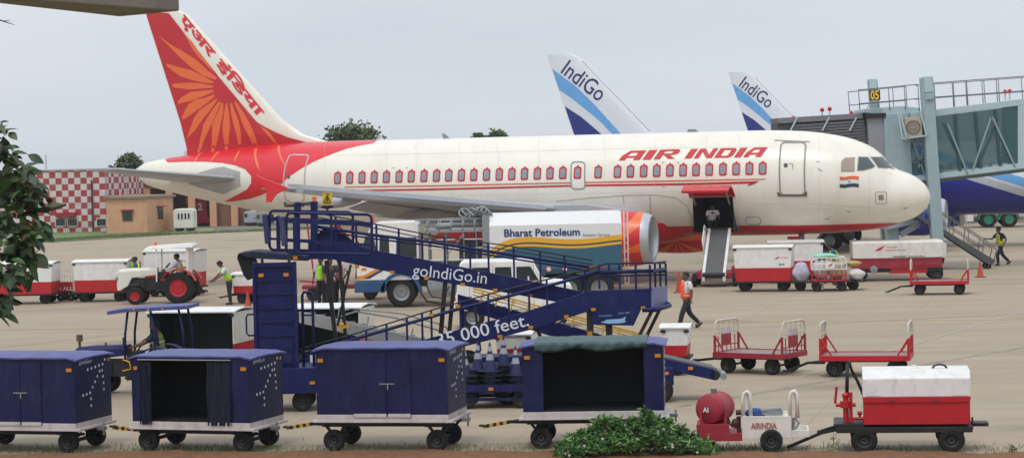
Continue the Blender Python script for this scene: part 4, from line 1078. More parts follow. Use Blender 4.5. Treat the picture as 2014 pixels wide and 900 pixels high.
for x in (-.72, .65): b.cyl((x,-.45,.215),(x,.45,.215),.04,8); b.box(x-.2,x+.2,-.4,-.34,.28,.36); b.box(x-.2,x+.2,.34,.4,.28,.36)
b.build('axle', black, t)
b = MB(); b.bar((-1.1,-.25,.4),(-1.45,-.1,.3),.06); b.bar((-1.1,.25,.4),(-1.45,.05,.3),.06); b.bar((-1.4,-.03,.3),(-1.95,-.03,.04),.09,.05); b.build('tow_bar', black, t)
t.scale = (1.05, 1, .93)
# ------------------------------------------------------------------ water cart
t = thing('water_cart', 'small white service cart with a red drum tank on its front platform', 'service cart', place(1500, 888, 6, (0,.38)), -6)
b = MB(); b.box(-1.15,-.36,-.4,.4,.2,.34); b.box(-1.18,-.6,-.38,.38,.34,.5); b.build('front_platform', darkred, t, bevel=.006)
b = MB(); b.box(-.36,.52,-.42,.42,.24,.6); b.box(-.36,.52,-.42,-.39,.6,.64); b.box(-.36,.52,.39,.42,.6,.64); bd = b.build('body', offwhite, t, bevel=.008)
b = MB(); b.box(.53,.84,-.4,-.36,.26,.38); b.box(.53,.84,.36,.4,.26,.38); b.box(.8,.84,-.36,.36,.26,.38); b.box(.53,.8,-.36,.36,.26,.28); b.build('rear_tray', offwhite, t, bevel=.004)
tk = MB(); tk.lathe([(-.36,.02),(-.35,.16),(-.31,.235),(-.2,.25),(-.19,.258),(-.17,.258),(-.16,.25),(.16,.25),(.17,.258),(.19,.258),(.2,.25),(.31,.235),(.35,.16),(.36,.02)], (0,0,0), 'y', 28)
ct, st_ = math.cos(math.radians(22)), math.sin(math.radians(22)); tk.v = [((x*ct+y*st_)*1.06-.84, -x*st_+y*ct, z*1.08+.76) for x, y, z in tk.v]; tko = tk.build('tank', darkred, t, smooth=35)
b = MB(); b.cyl((-.86,0,.98),(-.86,0,1.1),.055,12); b.build('filler_neck', mat('verdigris', '5f7068', .5), tko)
b = MB(); b.bar((-1.1,-.3,.5),(-1.1,-.3,.74),.05); b.bar((-.66,-.3,.5),(-.64,-.3,.7),.05); b.bar((-1.1,.3,.5),(-1.1,.3,.74),.05); b.bar((-.66,.3,.5),(-.64,.3,.7),.05); b.build('tank_cradle', darkred, t)
text_on('tank_lettering', 'AI', letter_w, tko, (-1.06,-.345,.72), (.927,-.375,0), (0,0,1), .12, .004)
text_on('body_lettering', 'AIRINDIA', mat('faded_red_lettering', 'a85a50', .6), bd, (-.2,-.432,.42), (1,0,0), (0,0,1), .15, .004, width=.46)
for x in (-.34, .5):
    b = MB(); b.tube([(x,-.36,.62),(x,-.36,.95),(x+.03,-.36,1.05),(x+.09,-.36,1.08),(x+.13,-.36,1.02),(x+.14,-.36,.6)], .035, 8); b.build('upright', offwhite, t, smooth=True)
    b = MB(); b.tube([(x+.12,-.35,.62),(x+.125,-.35,.9),(x+.1,-.35,1.06)], .022, 8); b.build('strap', mat('brown_strap', '3a2a22', .7), t, smooth=True)
b = MB(); b.bar((-.58,-.2,.5),(-.7,-.15,.86),.03); b.cyl((-.42,-.2,.34),(-.42,-.2,.62),.04,10); b.ball((-.47,-.2,.5),.085); b.cyl((-.47,-.28,.7),(-.36,-.28,.7),.05,10); b.tube([(-.62,-.2,.55),(-.55,-.25,.45),(-.45,-.25,.42)],.02,6); b.build('pump', mat('rusty_brown_metal', '4a2a26', .6), t, smooth=40)
b = MB(); b.ball((-.12,-.1,.66),.14,10,6,(1.4,1,.7)); b.build('blue_cloth', mat('blue_cloth', '2a4a8c', .8, var=.3, scale=9), t, smooth=True)
b = MB(); b.box(.0,.38,-.2,.1,.64,.72); b.cyl((-.02,-.2,.72),(.35,-.15,.74),.03,8); b.build('tool_box', greypaint, t)
b = MB(); b.cyl((.56,-.3,.38),(.56,-.3,.6),.03,8); b.tube([(.58,-.3,.6),(.66,-.3,.5),(.6,-.3,.4)],.02,6); b.build('hose_nozzle', steel, t)
for y in (-.44,.44): wheel(t, .16, y, .205, .14)
wheel(t, -.98, 0, .12, .1)
b = MB(); b.cyl((.16,-.4,.205),(.16,.4,.205),.03,8); b.build('axle', black, t)
t.scale = (.94, .95, .95)
# ------------------------------------------------------------------ cage cart with bags
t = thing('cage_trolley', 'white railed cage trolley with red sides heaped with bags and bundles', 'luggage cage', place(1632, 573, 5, (0,.45)), -5)
b = MB(); b.box(-.62,.62,-.45,.45,.36,.42); b.build('deck', darkred, t)
b = MB()
for y in (-.45,.45):
    for k in range(8): x = -.62+1.24*k/7; b.cyl((x,y,.42),(x,y,.78),.016,6)
    b.cyl((-.62,y,.6),(.62,y,.6),.016,6)
for x in (-.62,.62): b.cyl((x,-.45,.42),(x,.45,.42),.02,6)
b.build('lower_rail', red, t)
b = MB()
for y in (-.45,.45):
    b.tube([(-.62,y,.78),(-.62,y,1.12),(-.56,y,1.22),(.56,y,1.22),(.62,y,1.12),(.62,y,.78)], .02, 8); b.cyl((-.62,y,.8),(.62,y,.8),.018,6); b.cyl((-.62,y,1.0),(.62,y,1.0),.014,6)
    for k in range(1,7): x = -.62+1.24*k/7; b.cyl((x,y,.8),(x,y,1.22),.012,6)
b.build('cage_rail', white, t, smooth=40)
b = MB(); b.box(-.14,.2,-.475,-.465,.84,1.08); p_ = b.build('sign_plate', white, t); 
b = MB(); b._add([(-.06,-.48,.9),(.06,-.48,.92),(.13,-.48,1.03),(0,-.48,.97)],[(0,1,2,3)]); b.build('logo', letter_r, p_, recalc=False)
for x in (-.45,.45):
    for y in (-.38,.38): wheel(t, x, y, .17, .1)
b = MB(); b.cyl((-.45,-.4,.17),(-.45,.4,.17),.025,6); b.cyl((.45,-.4,.17),(.45,.4,.17),.025,6); b.bar((-.45,-.3,.17),(0,-.35,.36),.03); b.bar((.45,-.3,.17),(0,-.35,.36),.03); b.tube([(-.3,-.5,.3),(-.2,-.6,.1),(.2,-.6,.1),(.3,-.5,.3)],.02,6); b.build('undercarriage', black, t)
tl = Vector(t.location)
def bundle(name, label, cat, p, sc, m_, seed, group=None):
    b = MB(); n, m = 18, 12; rnd = random.Random(seed); ph = [rnd.uniform(0, 6) for _ in range(6)]
    vs = []; fs = []
    for i in range(m+1):
        a = PI*i/m
        for j in range(n):
            q = 2*PI*j/n; k = 1 + .12*math.sin(3*q+ph[0]+2*a) + .08*math.sin(5*a+ph[1]) + .07*math.sin(7*q+ph[2]+a*3)
            sx_ = math.copysign(abs(math.cos(q))**.75, math.cos(q)); sy_ = math.copysign(abs(math.sin(q))**.75, math.sin(q))
            vs.append((sc[0]*k*math.sin(a)*sx_, sc[1]*k*math.sin(a)*sy_, sc[2]*(1-math.cos(a)*k) if False else sc[2]*(1-math.cos(a))*(1+.06*math.sin(4*q+ph[3]))))
    for i in range(m):
        for j in range(n): fs.append((i*n+j, i*n+(j+1) % n, (i+1)*n+(j+1) % n, (i+1)*n+j))
    b._add(vs, fs); o = b.build(name, m_, None, smooth=True); o.location = p; tag(o, label, cat, group); return o
clothm = lambda n_, c_: mat(n_, c_, .75, var=.25, scale=9, bump=.5)
bundle('bag', 'pale mint green plastic bundle on top of the luggage cage', 'bundle', tl+Vector((-.1,0,1.16)), (.42,.3,.1), clothm('mint_plastic','8ed0b4'), 1)
bundle('bag', 'white cloth sack inside the luggage cage under the mint bundle', 'bag', tl+Vector((-.3,0,.43)), (.28,.35,.36), clothm('white_sack','c9c6c4'), 2)
bundle('bag', 'beige sack filling the right half of the luggage cage', 'bag', tl+Vector((.28,0,.43)), (.3,.35,.34), clothm('beige_sack','b0a48e'), 3)
bundle('bag', 'white and purple printed bag hanging off the left side of the luggage cage', 'bag', tl+Vector((-.98,.15,.35)), (.3,.25,.34), clothm('printed_sack','b7b2c4'), 4)
bundle('bag', 'tan rolled bundle sticking out right of the luggage cage rails', 'bundle', tl+Vector((.92,.2,.86)), (.3,.16,.1), clothm('tan_roll','b89a5a'), 5)
bundle('bag', 'lumpy white bag hanging low on the right side of the luggage cage', 'bag', tl+Vector((1.02,.1,.36)), (.28,.22,.2), clothm('white_bag','cfccc8'), 6)
# rear trolley under these bags
t = thing('flat_trolley', 'low dark flat trolley under the bags beside the luggage cage', 'trolley', tl+Vector((0,.75,0)), -5)
b = MB(); b.box(-1.35,1.35,-.8,.3,.3,.35); b.build('deck', black, t)
for x in (-.95,.95):
    for y in (-.6,.2): wheel(t, x, y, .2, .1)
# ------------------------------------------------------------------ white and red ground power vehicle
t = thing('service_truck', 'long low white service truck with red lower body and small bird emblem near the cones', 'service vehicle', place(1768, 552, 4, (0,.8)), -4)
b = MB(); b.loft([[(x, -.8, .95),(x, -.8, 1.58),(x, -.7, 1.66),(x, .8, 1.66),(x, .8, .95)] for x in (-1.75, 1.7)]); u_ = b.build('upper_body', offwhite, t, bevel=.02)
b = MB(); b.box(-1.72,1.68,-.76,.8,.52,.949); b.build('lower_body', darkred, t, bevel=.01)
b = MB(); b.box(-.9,-.85,-.78,-.76,.6,.95); b.box(.1,1.6,-.785,-.765,.62,.66); b.box(.1,1.6,-.785,-.765,.86,.9); b.box(-1.7,-.1,-.785,-.765,.88,.93); b.box(.1,.16,-.785,-.765,.66,.86); b.box(.9,.95,-.785,-.765,.66,.86); b.build('side_frame', darkred, t)
b = MB(); b.box(-.3,1.1,-.7,.7,.3,.52); b.build('underbody', red, t); b = MB(); b.box(-1.6,-.3,-.7,.7,.36,.52); b.box(1.1,1.7,-.7,.7,.36,.52); b.build('chassis', black, t)
b = MB(); b.lathe([(-.83,.02),(-.82,.14),(-.78,.16),(-.76,.16)], (-.95,0,.5), 'y', 16); b.build('hose_reel', steel, t)
for x in (-1.45,1.45):
    for y in (-.66,.66): wheel(t, x, y, .27, .18)
b = MB(); lx, lz = -.9, 1.25; b._add([(lx,-.812,lz),(lx+.22,-.812,lz+.04),(lx+.4,-.812,lz+.24),(lx+.1,-.812,lz+.1)],[(0,1,2,3)]); b.build('emblem', letter_r, u_, recalc=False)
text_on('small_lettering', 'AIR INDIA', letter_r, u_, (lx+.45,-.812,lz+.12), (1,0,0), (0,0,1), .09); text_on('small_lettering', 'TRANSPORT SERVICES', letter_r, u_, (lx+.38,-.812,lz), (1,0,0), (0,0,1), .08)
b = MB(); b.box(-.2,.3,-.815,-.801,1.0,1.03); b.box(.35,1.0,-.815,-.801,1.0,1.02); b.build('vent', black, u_)
b = MB(); b.loft([[(1.7,-.7,.9),(1.7,-.7,1.6),(1.7,.7,1.6),(1.7,.7,.9)],[(1.86,-.55,.95),(1.86,-.55,1.5),(1.86,.55,1.5),(1.86,.55,.95)]]); b.build('end_cap', offwhite, t, bevel=.02)
b = MB(); b.ball((-1.65,-.6,1.72),.07); b.build('lamp', steel, u_, smooth=True)
t.scale = (1, 1, .93)
# small railed trolley between the left dollies
t = thing('cage_trolley', 'small white railed trolley with red lower boards between two red and white dollies at left', 'luggage cage', place(128, 592, 3, (0,.5)), -3)
b = MB(); b.box(-.34,.34,-.45,.45,.3,.36); b.build('deck', black, t)
b = MB(); b.box(-.34,.34,-.46,-.44,.36,.74); bd = b.build('lower_board', red, t)
text_on('board_lettering', 'SI ALL', letter_w, bd, (-.3,-.47,.42), (1,0,0), (0,0,1), .2, .004, width=.6)
b = MB()
for y in (-.45,.45):
    b.tube([(-.32,y,.36),(-.32,y,1.2),(.32,y,1.2),(.32,y,.36)], .02, 6); b.cyl((-.32,y,.98),(.32,y,.98),.014,6)
    for k in range(1,6): x = -.32+.64*k/6; b.cyl((x,y,.74),(x,y,1.2),.011,6)
b.build('cage_rail', white, t)
for x in (-.2,.2):
    for y in (-.38,.38): wheel(t, x, y, .15, .1)
# red marker board by the nose gear
t = thing('marker_board', 'small red board with white characters CI under the nose of the cream airliner', 'marker board', G(1563, 552))
b = MB(); b.box(-.25,.25,-.03,.03,1.2,1.75); bd = b.build('board', red, t, bevel=.005)
text_on('characters', 'CI', letter_w, bd, (-.16,-.036,1.33), (1,0,0), (0,0,1), .36, .012)
b = MB(); b.cyl((0,0,0),(0,0,1.2),.03,8); b.build('post', black, t)
# ------------------------------------------------------------------ cones
def cone(label, px, py, h, s_=1.):
    t = thing('traffic_cone', label, 'traffic cone', G(px, py), 0, 'orange red cones on the apron')
    b = MB(); b.lathe([(.03,.17),(.04,.14),(.12,.12),(h*.55,.07),(h,.025),(h+.004,.002)], n=18); b.build('cone_body', mat('cone_red', 'b8473a', .6, dirt=.3), t, smooth=30)
    b = MB(); b.box(-.2,.2,-.2,.2,0,.03); b.build('cone_base', mat('cone_base_dark', '7a2f2a', .7), t, bevel=.01)
cone('red traffic cone left of the tall blue column beside the small dolly', 488, 607, .62)
cone('red traffic cone behind the walking man in orange', 1336, 575, .78)
cone('red traffic cone at the far right by the grey stairs', 1928, 545, .62)
cone('small red traffic cone left of the cargo belt loader', 1384, 548, .55)
# ------------------------------------------------------------------ blue cones on a flat cart
t = thing('flat_cart', 'blue flat cart carrying stacked cones between two front dollies', 'flat cart', place(972, 803, 5, (0,.4)), -5)
cl_ = Vector(t.location)
b = MB(); b.box(-.85,.85,-.45,.45,.36,.46); b.box(-.85,.85,-.47,-.45,.34,.48); b.build('deck', blue, t, bevel=.005)
b = MB(); b.box(-.9,.9,-.4,-.34,.16,.22); b.box(-.9,.9,.34,.4,.16,.22); b.bar((-.6,-.37,.2),(-.6,-.37,.38),.05); b.bar((.6,-.37,.2),(.6,-.37,.38),.05); b.build('lower_frame', blue, t)
for x in (-.55,.55):
    for y in (-.36,.36): wheel(t, x, y, .18, .1)
reflector(t, -.05, -.475, .41)
proto = None
for i, (x, y, n_) in enumerate(((-.62,-.1,3),(-.1,-.12,4),(.42,-.1,3),(-.35,.22,4),(.18,.22,5),(.66,.2,4))):
    for k in range(n_):
        z = .46 + .09*k
        lab = ['left front', 'middle front', 'right front', 'left rear', 'middle rear', 'right rear'][i]
        pos = ['bottom', 'second', 'third', 'fourth', 'fifth'][k]
        lb2 = f'blue cone with white bands, {pos} cone of the {lab} stack on the flat cart'
        if proto is None:
            proto = thing('blue_cone', lb2, 'traffic cone', cl_+Vector((x,y,z)), 0, 'blue cones stacked on the flat cart')
            b = MB(); b.lathe([(.02,.17),(.03,.13),(.24,.085)], n=14); b.lathe([(.24,.084),(.36,.059),(.42,.049),(.52,.029),(.6,.012),(.602,.001)], n=14); b.build('cone_body', mat('blue_cone_plastic', '1a2250', .5), proto, smooth=30)
            b = MB(); b.lathe([(.24,.0855),(.36,.0605)], n=14); b.build('white_band', mat('grey_white_band', '9a9ca8', .5), proto, smooth=True)
            b = MB(); b.lathe([(.42,.0505),(.52,.0305)], n=14); b.build('white_band', mat('grey_white_band', '9a9ca8', .5), proto, smooth=True)
            b = MB(); b.box(-.19,.19,-.19,.19,0,.02); b.build('cone_base', black, proto)
        else: dup(proto, lb2, cl_+Vector((x,y,z)), 17*k)
# ================================================================== boarding ramp with two flights
YN, YU = 48.2, 49.4
def P(px, py, Y=YN): return at(px, py, Y)
def plate(mb, pts, Y, th=.06):
    """a plate whose outline is read at depth Y, given real thickness"""
    f = [at(x, y, Y) for x, y in pts]; n = len(f)
    mb._add([tuple(p) for p in f] + [(p.x, p.y+th, p.z) for p in f], [tuple(range(n)), tuple(range(n, 2*n))[::-1]] + [(i, i+n, (i+1) % n+n, (i+1) % n) for i in range(n)])
org = Vector((P(950, 700).x, YN, 0))
ramp = thing('boarding_ramp', 'long dark blue zigzag boarding ramp with white lettering on both flights', 'boarding ramp', org)
def rb(mb, name, m, parent=None, **k):
    mb.v = [(x-org.x, y-org.y, z) for x, y, z in mb.v]; return mb.build(name, m, parent or ramp, **k)
W1 = 1.15
def flight(top, bot, Yn, name):
    b = MB(); plate(b, top + bot[::-1], Yn); o = rb(b, 'side_panel', blue, bevel=.01)
    b = MB(); plate(b, top + bot[::-1], Yn+W1, .05); rb(b, 'side_panel', blue)
    b = MB()
    for (p, q) in zip(top, top[1:]):
        a, c = at(*p, Yn), at(*q, Yn); dz = Vector((0,0,-.1)); w_ = Vector((0,W1-.08,0)); a.y += .07; c.y += .07
        b._add([tuple(v) for v in (a+dz, c+dz, c+dz+w_, a+dz+w_, a+dz*1.5, c+dz*1.5, c+dz*1.5+w_, a+dz*1.5+w_)], [(0,1,2,3),(7,6,5,4),(0,4,5,1),(3,2,6,7)])
    rb(b, 'walkway', mat('tread_plate', '3a3f55', .5, .3)); return o
up_top = [(606,479),(700,481),(735,491),(850,513),(1000,543),(1165,577)]
up_bot = [(606,509),(655,510),(735,528),(850,551),(1000,576),(1165,606)]
lo_top = [(640,719),(830,669),(900,648),(1035,612),(1162,571),(1281,567)]
lo_bot = [(640,742),(830,704),(900,684),(1043,648),(1160,611),(1281,605)]
pu = flight(up_top, up_bot, YU, 'upper'); pl = flight(lo_top, lo_bot, YN, 'lower')
b = MB(); plate(b, [(1162,606),(1281,602),(1262,606),(1246,640),(1166,638)], YN-.01, .07); sg = rb(b, 'signed_panel', blue)
b = MB(); a, c = at(1281,566,YN), at(1281,606,YN); a2 = at(1309,560,YN+W1+.06); c2 = Vector((a2.x, a2.y, c.z))
b._add([tuple(v) for v in (a, c, c2, a2, a+Vector((.04,0,0)), c+Vector((.04,0,0)), c2+Vector((.04,0,0)), a2+Vector((.04,0,0)))], [(0,1,2,3),(7,6,5,4),(0,4,5,1),(1,5,6,2),(2,6,7,3),(3,7,4,0)])
rb(b, 'end_flap', mat('scuffed_blue_grey', '6a6f9c', .45, dirt=.4, var=.2), bevel=.01)
b = MB(); q = at(1281,606,YN); b.tube([(q.x-.2, YN-.12, q.z-.02),(q.x+.1, YN-.12, q.z-.02),(q.x+.42, YN+.5, q.z+.02)], .05, 8); b.tube([(q.x+.42, YN+.5, q.z+.02),(q.x+.42, YN+1.2, q.z+.02)], .05, 8); rb(b, 'bumper', blue, smooth=True)
# rails
def rail(pts, Y, r_=.022, m_=blue, nm='handrail'):
    b = MB(); b.tube([at(x, y, Y) for x, y in pts], r_, 8); return rb(b, nm, m_, smooth=True)
def posts(xs, topf, botf, Y, r_=.025, nm='rail_post'):
    for x in xs:
        b = MB(); a = at(x, topf(x), Y); c = at(x + (botf(x)-topf(x))*.023, botf(x), Y); b.bar(a, c, .045, .045); rb(b, nm, blue)
def lf(pts): return lambda x: lerp_tab(pts, x)
hand_u = [(625,419),(735,440),(850,463),(1000,483),(1166,512)]; mid_u = [(625,446),(735,462),(850,476),(1000,500),(1159,525)]
for Y in (YU, YU+W1):
    rail(hand_u, Y, .014, black); rail([(x, y+8) for x, y in hand_u], Y, .012, black); rail(mid_u, Y, .035); rail([(x, y+7) for x, y in mid_u], Y, .02)
    posts([660,700,740,784,830,874,924,960,1010,1062,1110], lf(hand_u), lf(up_top), Y)
hand_l = [(590,686),(700,655),(850,609),(980,573),(1080,548),(1177,524)]; mid_l = [(600,694),(700,665),(850,622),(883,612),(1000,582),(1110,553),(1177,533)]
for Y in (YN, YN+W1):
    rail(hand_l, Y, .016, black); rail(mid_l, Y, .035)
    posts([660,690,720,760,800,830,848,905,960,1000,1040,1075,1110,1150], lf(hand_l), lf(lo_top), Y)
    b = None
ld_t = [(1177,524),(1192,519),(1283,517)]; 
for Y, dx in ((YN, 0), (YN+W1, 6)):
    rail([(1177,524),(1190,518),(1309 if dx else 1283,516.5)], Y, .02); rail([(1177,535),(1283 + dx*4,532)], Y, .04); rail([(1177,543),(1283+dx*4,540)], Y, .02)
    posts([1178,1198,1218,1250,1278], lambda x: 520, lambda x: 568, Y)
b = MB(); b.tube([at(1283,517,YN), at(1309,514,YN+W1)], .02, 8); b.tube([at(1283,533,YN), at(1309,528,YN+W1)], .035, 8); rb(b, 'end_rail', blue)
for x, Y in ((1288,YN+.3),(1298,YN+.7),(1309,YN+W1)):
    b = MB(); b.bar(at(x, 518, Y), at(x+1, 564, Y), .045); rb(b, 'rail_post', blue)
# head platform cage at the left
def loopr(x0, y0, x1, y1, Y, nm='guard_frame', r_=.032):
    pts = [(x0+8,y0),(x1-9,y0+3),(x1-2,y0+6),(x1,y0+13),(x1,y1-8),(x1-5,y1),(x0+7,y1-3),(x0+2,y1-6),(x0,y1-12),(x0,y0+9),(x0+3,y0+2)]
    b = MB(); b.tube([at(x, y, Y) for x, y in pts], r_, 8, closed=True); o = rb(b, nm, blue, smooth=True); return o
loopr(563, 418.5, 731, 500, YU-.9); loopr(530, 414, 694, 494, YU+.6)
for Y, xa, xb, yo in ((YU-.9, 563, 731, 0), (YU+.6, 530, 694, -4)):
    b = MB(); b.bar(at(xa, 434+yo, Y), at(xb, 441+yo, Y), .07, .09); b.bar(at(xa, 473+yo, Y), at(xb, 481+yo, Y), .03, .05); rb(b, 'guard_bar', blue)
    b = MB(); b.bar(at(xa+17, 428+yo, Y), at(xa+18, 496+yo, Y), .085, .085); rb(b, 'guard_post', blue)
    b = MB(); b.bar(at(xa+88, 420+yo, Y), at(xa+89, 482+yo, Y), .05, .05); rb(b, 'guard_post', blue)
    b = MB(); b.bar(at(xa-9, 425+yo, Y-.05), at(xa-3, 483+yo, Y-.05), .12, .16); rb(b, 'bumper_pad', mat('scuffed_blue', '2b3560', .7, var=.3, dirt=.4), bevel=.03)
b = MB(); b.bar(at(584, 400, YU), at(585, 496, YU), .12); rb(b, 'mast', blue)
b = MB(); b.bar(at(580, 406, YU-.02), at(592, 406, YU-.02), .2, .2); rb(b, 'sensor_box', blue, bevel=.02)
b = MB(); b.bar(at(618, 396, YU), at(618, 494, YU), .15, .15); rb(b, 'mast', blue)
b = MB(); b.cyl(at(618,396,YU), at(618,387,YU), .05, 12); rb(b, 'beacon', orangelamp)
b = MB(); b.cyl(at(563,404,YU), at(612,399,YU), .035, 8); rb(b, 'sensor_arm', mat('rust_arm', '4a443c', .6))
sgm = mat('sign_yellow', 'e2b61c', .5)
b = MB(); plate(b, [(635,379),(653,379),(654,403),(633,403)], YU-.1, .02); ys = rb(b, 'warning_sign', sgm)
b = MB(); plate(b, [(634,404),(655,404),(655,408),(646,411),(644,416),(641,411),(630,408)], YU-.1, .05); rb(b, 'sign_bracket', blue)
b = MB()
tri = [(643.5,384.5),(651,398.5),(636,398.5)]
for p, q in zip(tri, tri[1:]+tri[:1]): b.bar(at(*p, YU-.115), at(*q, YU-.115), .022, .01)
b.bar(at(645,388,YU-.115), at(642,392.5,YU-.115), .025, .01); b.bar(at(642,392.5,YU-.115), at(645,392.5,YU-.115), .02, .01); b.bar(at(645,392.5,YU-.115), at(643,397,YU-.115), .025, .01); b.bar(at(640,381,YU-.115), at(648,381,YU-.115), .02, .01)
rb(b, 'warning_symbol', black, ys)
# platform body behind the fascia, cab box
b = MB(); b.loft([[tuple(at(x,y,Y)) for x, y in ((606,476),(640,446),(655,446),(700,478),(735,491),(735,528),(655,510),(606,509))] for Y in (YU+.06, YU+W1)]); rb(b, 'platform_box', blue)
# front canopy beam with a hanging black bellows
b = MB(); plate(b, [(467,498),(497,493.5),(606,503),(606,513),(520,509),(500,508),(486,506)], YU, 1.2); rb(b, 'front_beam', mat('navy_canvas', '141a38', .7, var=.2), bevel=.02)
b = MB(); plate(b, [(467,499),(494,507),(505,540),(487,552),(478,540),(466,508)], YU+.1, .9); rb(b, 'bellows', cloth_black, bevel=.03)
# lettering
def lettering(txt, a_px, b_px, Y, size_px, bold, m_=letter_w, sp=1.0, nm='lettering', par=None):
    a, c = at(*a_px, Y), at(*b_px, Y); u = (c-a); Ln = u.length; u.normalize(); up = Vector((-u.z, 0, u.x))
    vs, fs = text_tris(txt, 1., bold, 0, sp); w1, w0 = text_width(vs); k = Ln/(w1-w0); h = size_px/FPX*Y
    b = MB(); b._add([tuple(a + u*((x-w0)*k) + up*(y*h)) for x, y in vs], fs); return rb(b, nm, m_, par, recalc=False)
lettering('goIndiGo.in', (811,541), (956.5,557.5), YU-.012, 33, -.0, par=pu)
lettering('35 000 feet.', (862,681), (1041,639.5), YN-.012, 36, .006, par=pl)
icon = [(1181,633),(1190,630.5),(1192,628),(1218,626.5),(1226,625),(1229,622),(1231,622),(1229,629),(1231,633),(1220,635),(1196,636)]
b = MB(); f = [at(x,y,YN-.025) for x,y in icon]; b._add([tuple(p) for p in f], [tuple(range(len(f)))]); rb(b, 'plane_symbol', mat('sky_symbol','8fb8dc',.5), sg, recalc=False)
lettering('www.goIndiGo.in', (1178,622), (1205,621), YN-.025, 5, 0, mat('sky_symbol','8fb8dc',.5), par=sg); 
lettering('CALL 099', (1216,617), (1238,616), YN-.025, 5, 0, mat('sky_symbol','8fb8dc',.5), par=sg)
for (x, y, Y) in ((581,506.5,YU-.03),(702,524,YU),(771,535,YU),(839,546.5,YU),(910,559,YU),(974,570,YU),(1042,581,YU),(983,661,YN),(1044,643,YN),(1114,622,YN),(1167,608,YN-.03),(1265,605,YN-.12),(900,602,YN-.02),(848,619,YN-.03)):
    b = MB(); plate(b, [(x-4.5,y-3),(x+4.5,y-3),(x+4.5,y+3),(x-4.5,y+3)], Y-.025, .02); rb(b, 'reflector', orange)
# legs and cross braces
def leg(x0, y0, x1, y1, Y, w_=.1, nm='leg', m_=black):
    b = MB(); p = at(x0, y0, Y); q = at(x1, y1, Y); q.z = max(q.z, .25); b.bar(p, q, w_); rb(b, nm, m_)
for Y in (YU+.1, YU+1.0):
    leg(642,512,664,700,Y,.09); leg(668,512,682,700,Y,.07); leg(690,520,664,640,Y,.05)
    leg(876,552,864,690,Y,.1); leg(893,556,880,690,Y,.09)
for x in (1160, 1197): leg(x, 606, x+2, 700, YN+.15, .14); leg(x, 606, x+2, 700, YN+1.0, .14)
leg(1284,607,1242,690,YN+.1,.07); leg(1297,609,1256,692,YN+.9,.07); leg(1057,645,1075,700,YN+.3,.08); leg(932,590,945,690,YN+1.0,.05)
for x in (1160,): b = MB(); plate(b, [(x-5,651),(x+5,651),(x+5,660),(x-5,660)], YN+.06, .02); rb(b, 'reflector', orange)
b = MB(); b.box(org.x-3.3, org.x+2.2, YN+.3, YN+1.9, .42, .6); rb(b, 'chassis', blue, bevel=.01)
b = MB(); p_ = at(612,708,YN+.4); 
for i in range(3): b.box(p_.x-.02+i*.11, p_.x+.04+i*.11, YN+.375, YN+.395, .75, .98)
rb(b, 'white_stripe', letter_w)
b = MB(); b.box(p_.x-.2, p_.x+.7, YN+.4, YN+.8, .6, 1.05); rb(b, 'winch_housing', blue)
for (xx, yy, r_) in ((-2.6,.45,.26),(-2.6,1.75,.26),(1.7,.45,.26),(1.7,1.75,.26)): wheel(ramp, xx, yy, r_, .2)
b = MB(); b.ball(at(672,638,YU), .055); b.bar(at(664,645,YU), at(688,640,YU), .06); rb(b, 'yellow_valve', yellow)
# ------------------------------------------------------------------ tall blue column
YC = 46.6
c0 = at(544, 700, YC); t = thing('lift_platform', 'tall upright blue ribbed ramp panel with two orange reflectors, left of the ramp', 'folded ramp', Vector((c0.x, YC, 0)))
hw = 42/FPX*YC; zt = at(544, 516, YC).z; zb = .9
b = MB(); b.box(-hw, hw, 0, .12, zb, zt); pn = b.build('panel', blue, t, bevel=.006)
for k in range(7): z = zb + .1 + (zt-zb-.45)*k/6; b = MB(); b.box(-hw+.06, hw-.06, -.035, -.001, z-.02, z+.025); b.build('rib', blue, t)
b = MB(); b.box(-hw-.01,-hw+.05,-.06,.1,zb-.3,zt+.01); b.build('edge_beam', blue, t); b = MB(); b.box(hw-.05,hw+.01,-.06,.1,zb-.3,zt+.01); b.build('edge_beam', blue, t); b = MB(); b.box(-hw+.05,hw-.05,-.06,-.002,zt-.08,zt+.005); b.build('edge_beam', blue, t)
for x in (-.27,.24): reflector(t, x, -.045, zt-.25, w_=.1, h_=.07)
b = MB(); b.tube([(-hw-.02,.05,2.0),(-hw-.14,.05,2.0),(-hw-.17,.05,1.94),(-hw-.17,.05,1.62),(-hw-.13,.05,1.57),(-hw-.02,.05,1.57)], .018, 8); b.build('grab_handle', blue, t, smooth=True)
b = MB(); b.tube([(hw+.1,.2,.9),(hw+.1,.2,2.35),(hw+.13,.2,2.42),(hw+.28,.2,2.42),(hw+.31,.2,2.35),(hw+.31,.2,.9)], .03, 8); b.cyl((hw+.1,.2,1.95),(hw+.31,.2,1.95),.02,8); b.build('side_ladder', blue, t, smooth=True)
b = MB(); b.box(-hw-.1, hw+.5, -.2, 1.1, .38, .9); b.build('base', blue, t, bevel=.01)
for x in (-hw+.1, hw+.3): reflector(t, x, -.22, .6)
for x in (-.35, .5):
    for y in (0, .9): wheel(t, x, y, .21, .18)
for x in (-.25,.3): b = MB(); b.cyl((x,.06,zt),(x,.06,zt+.12),.03,8); b.build('top_pin', black, t)
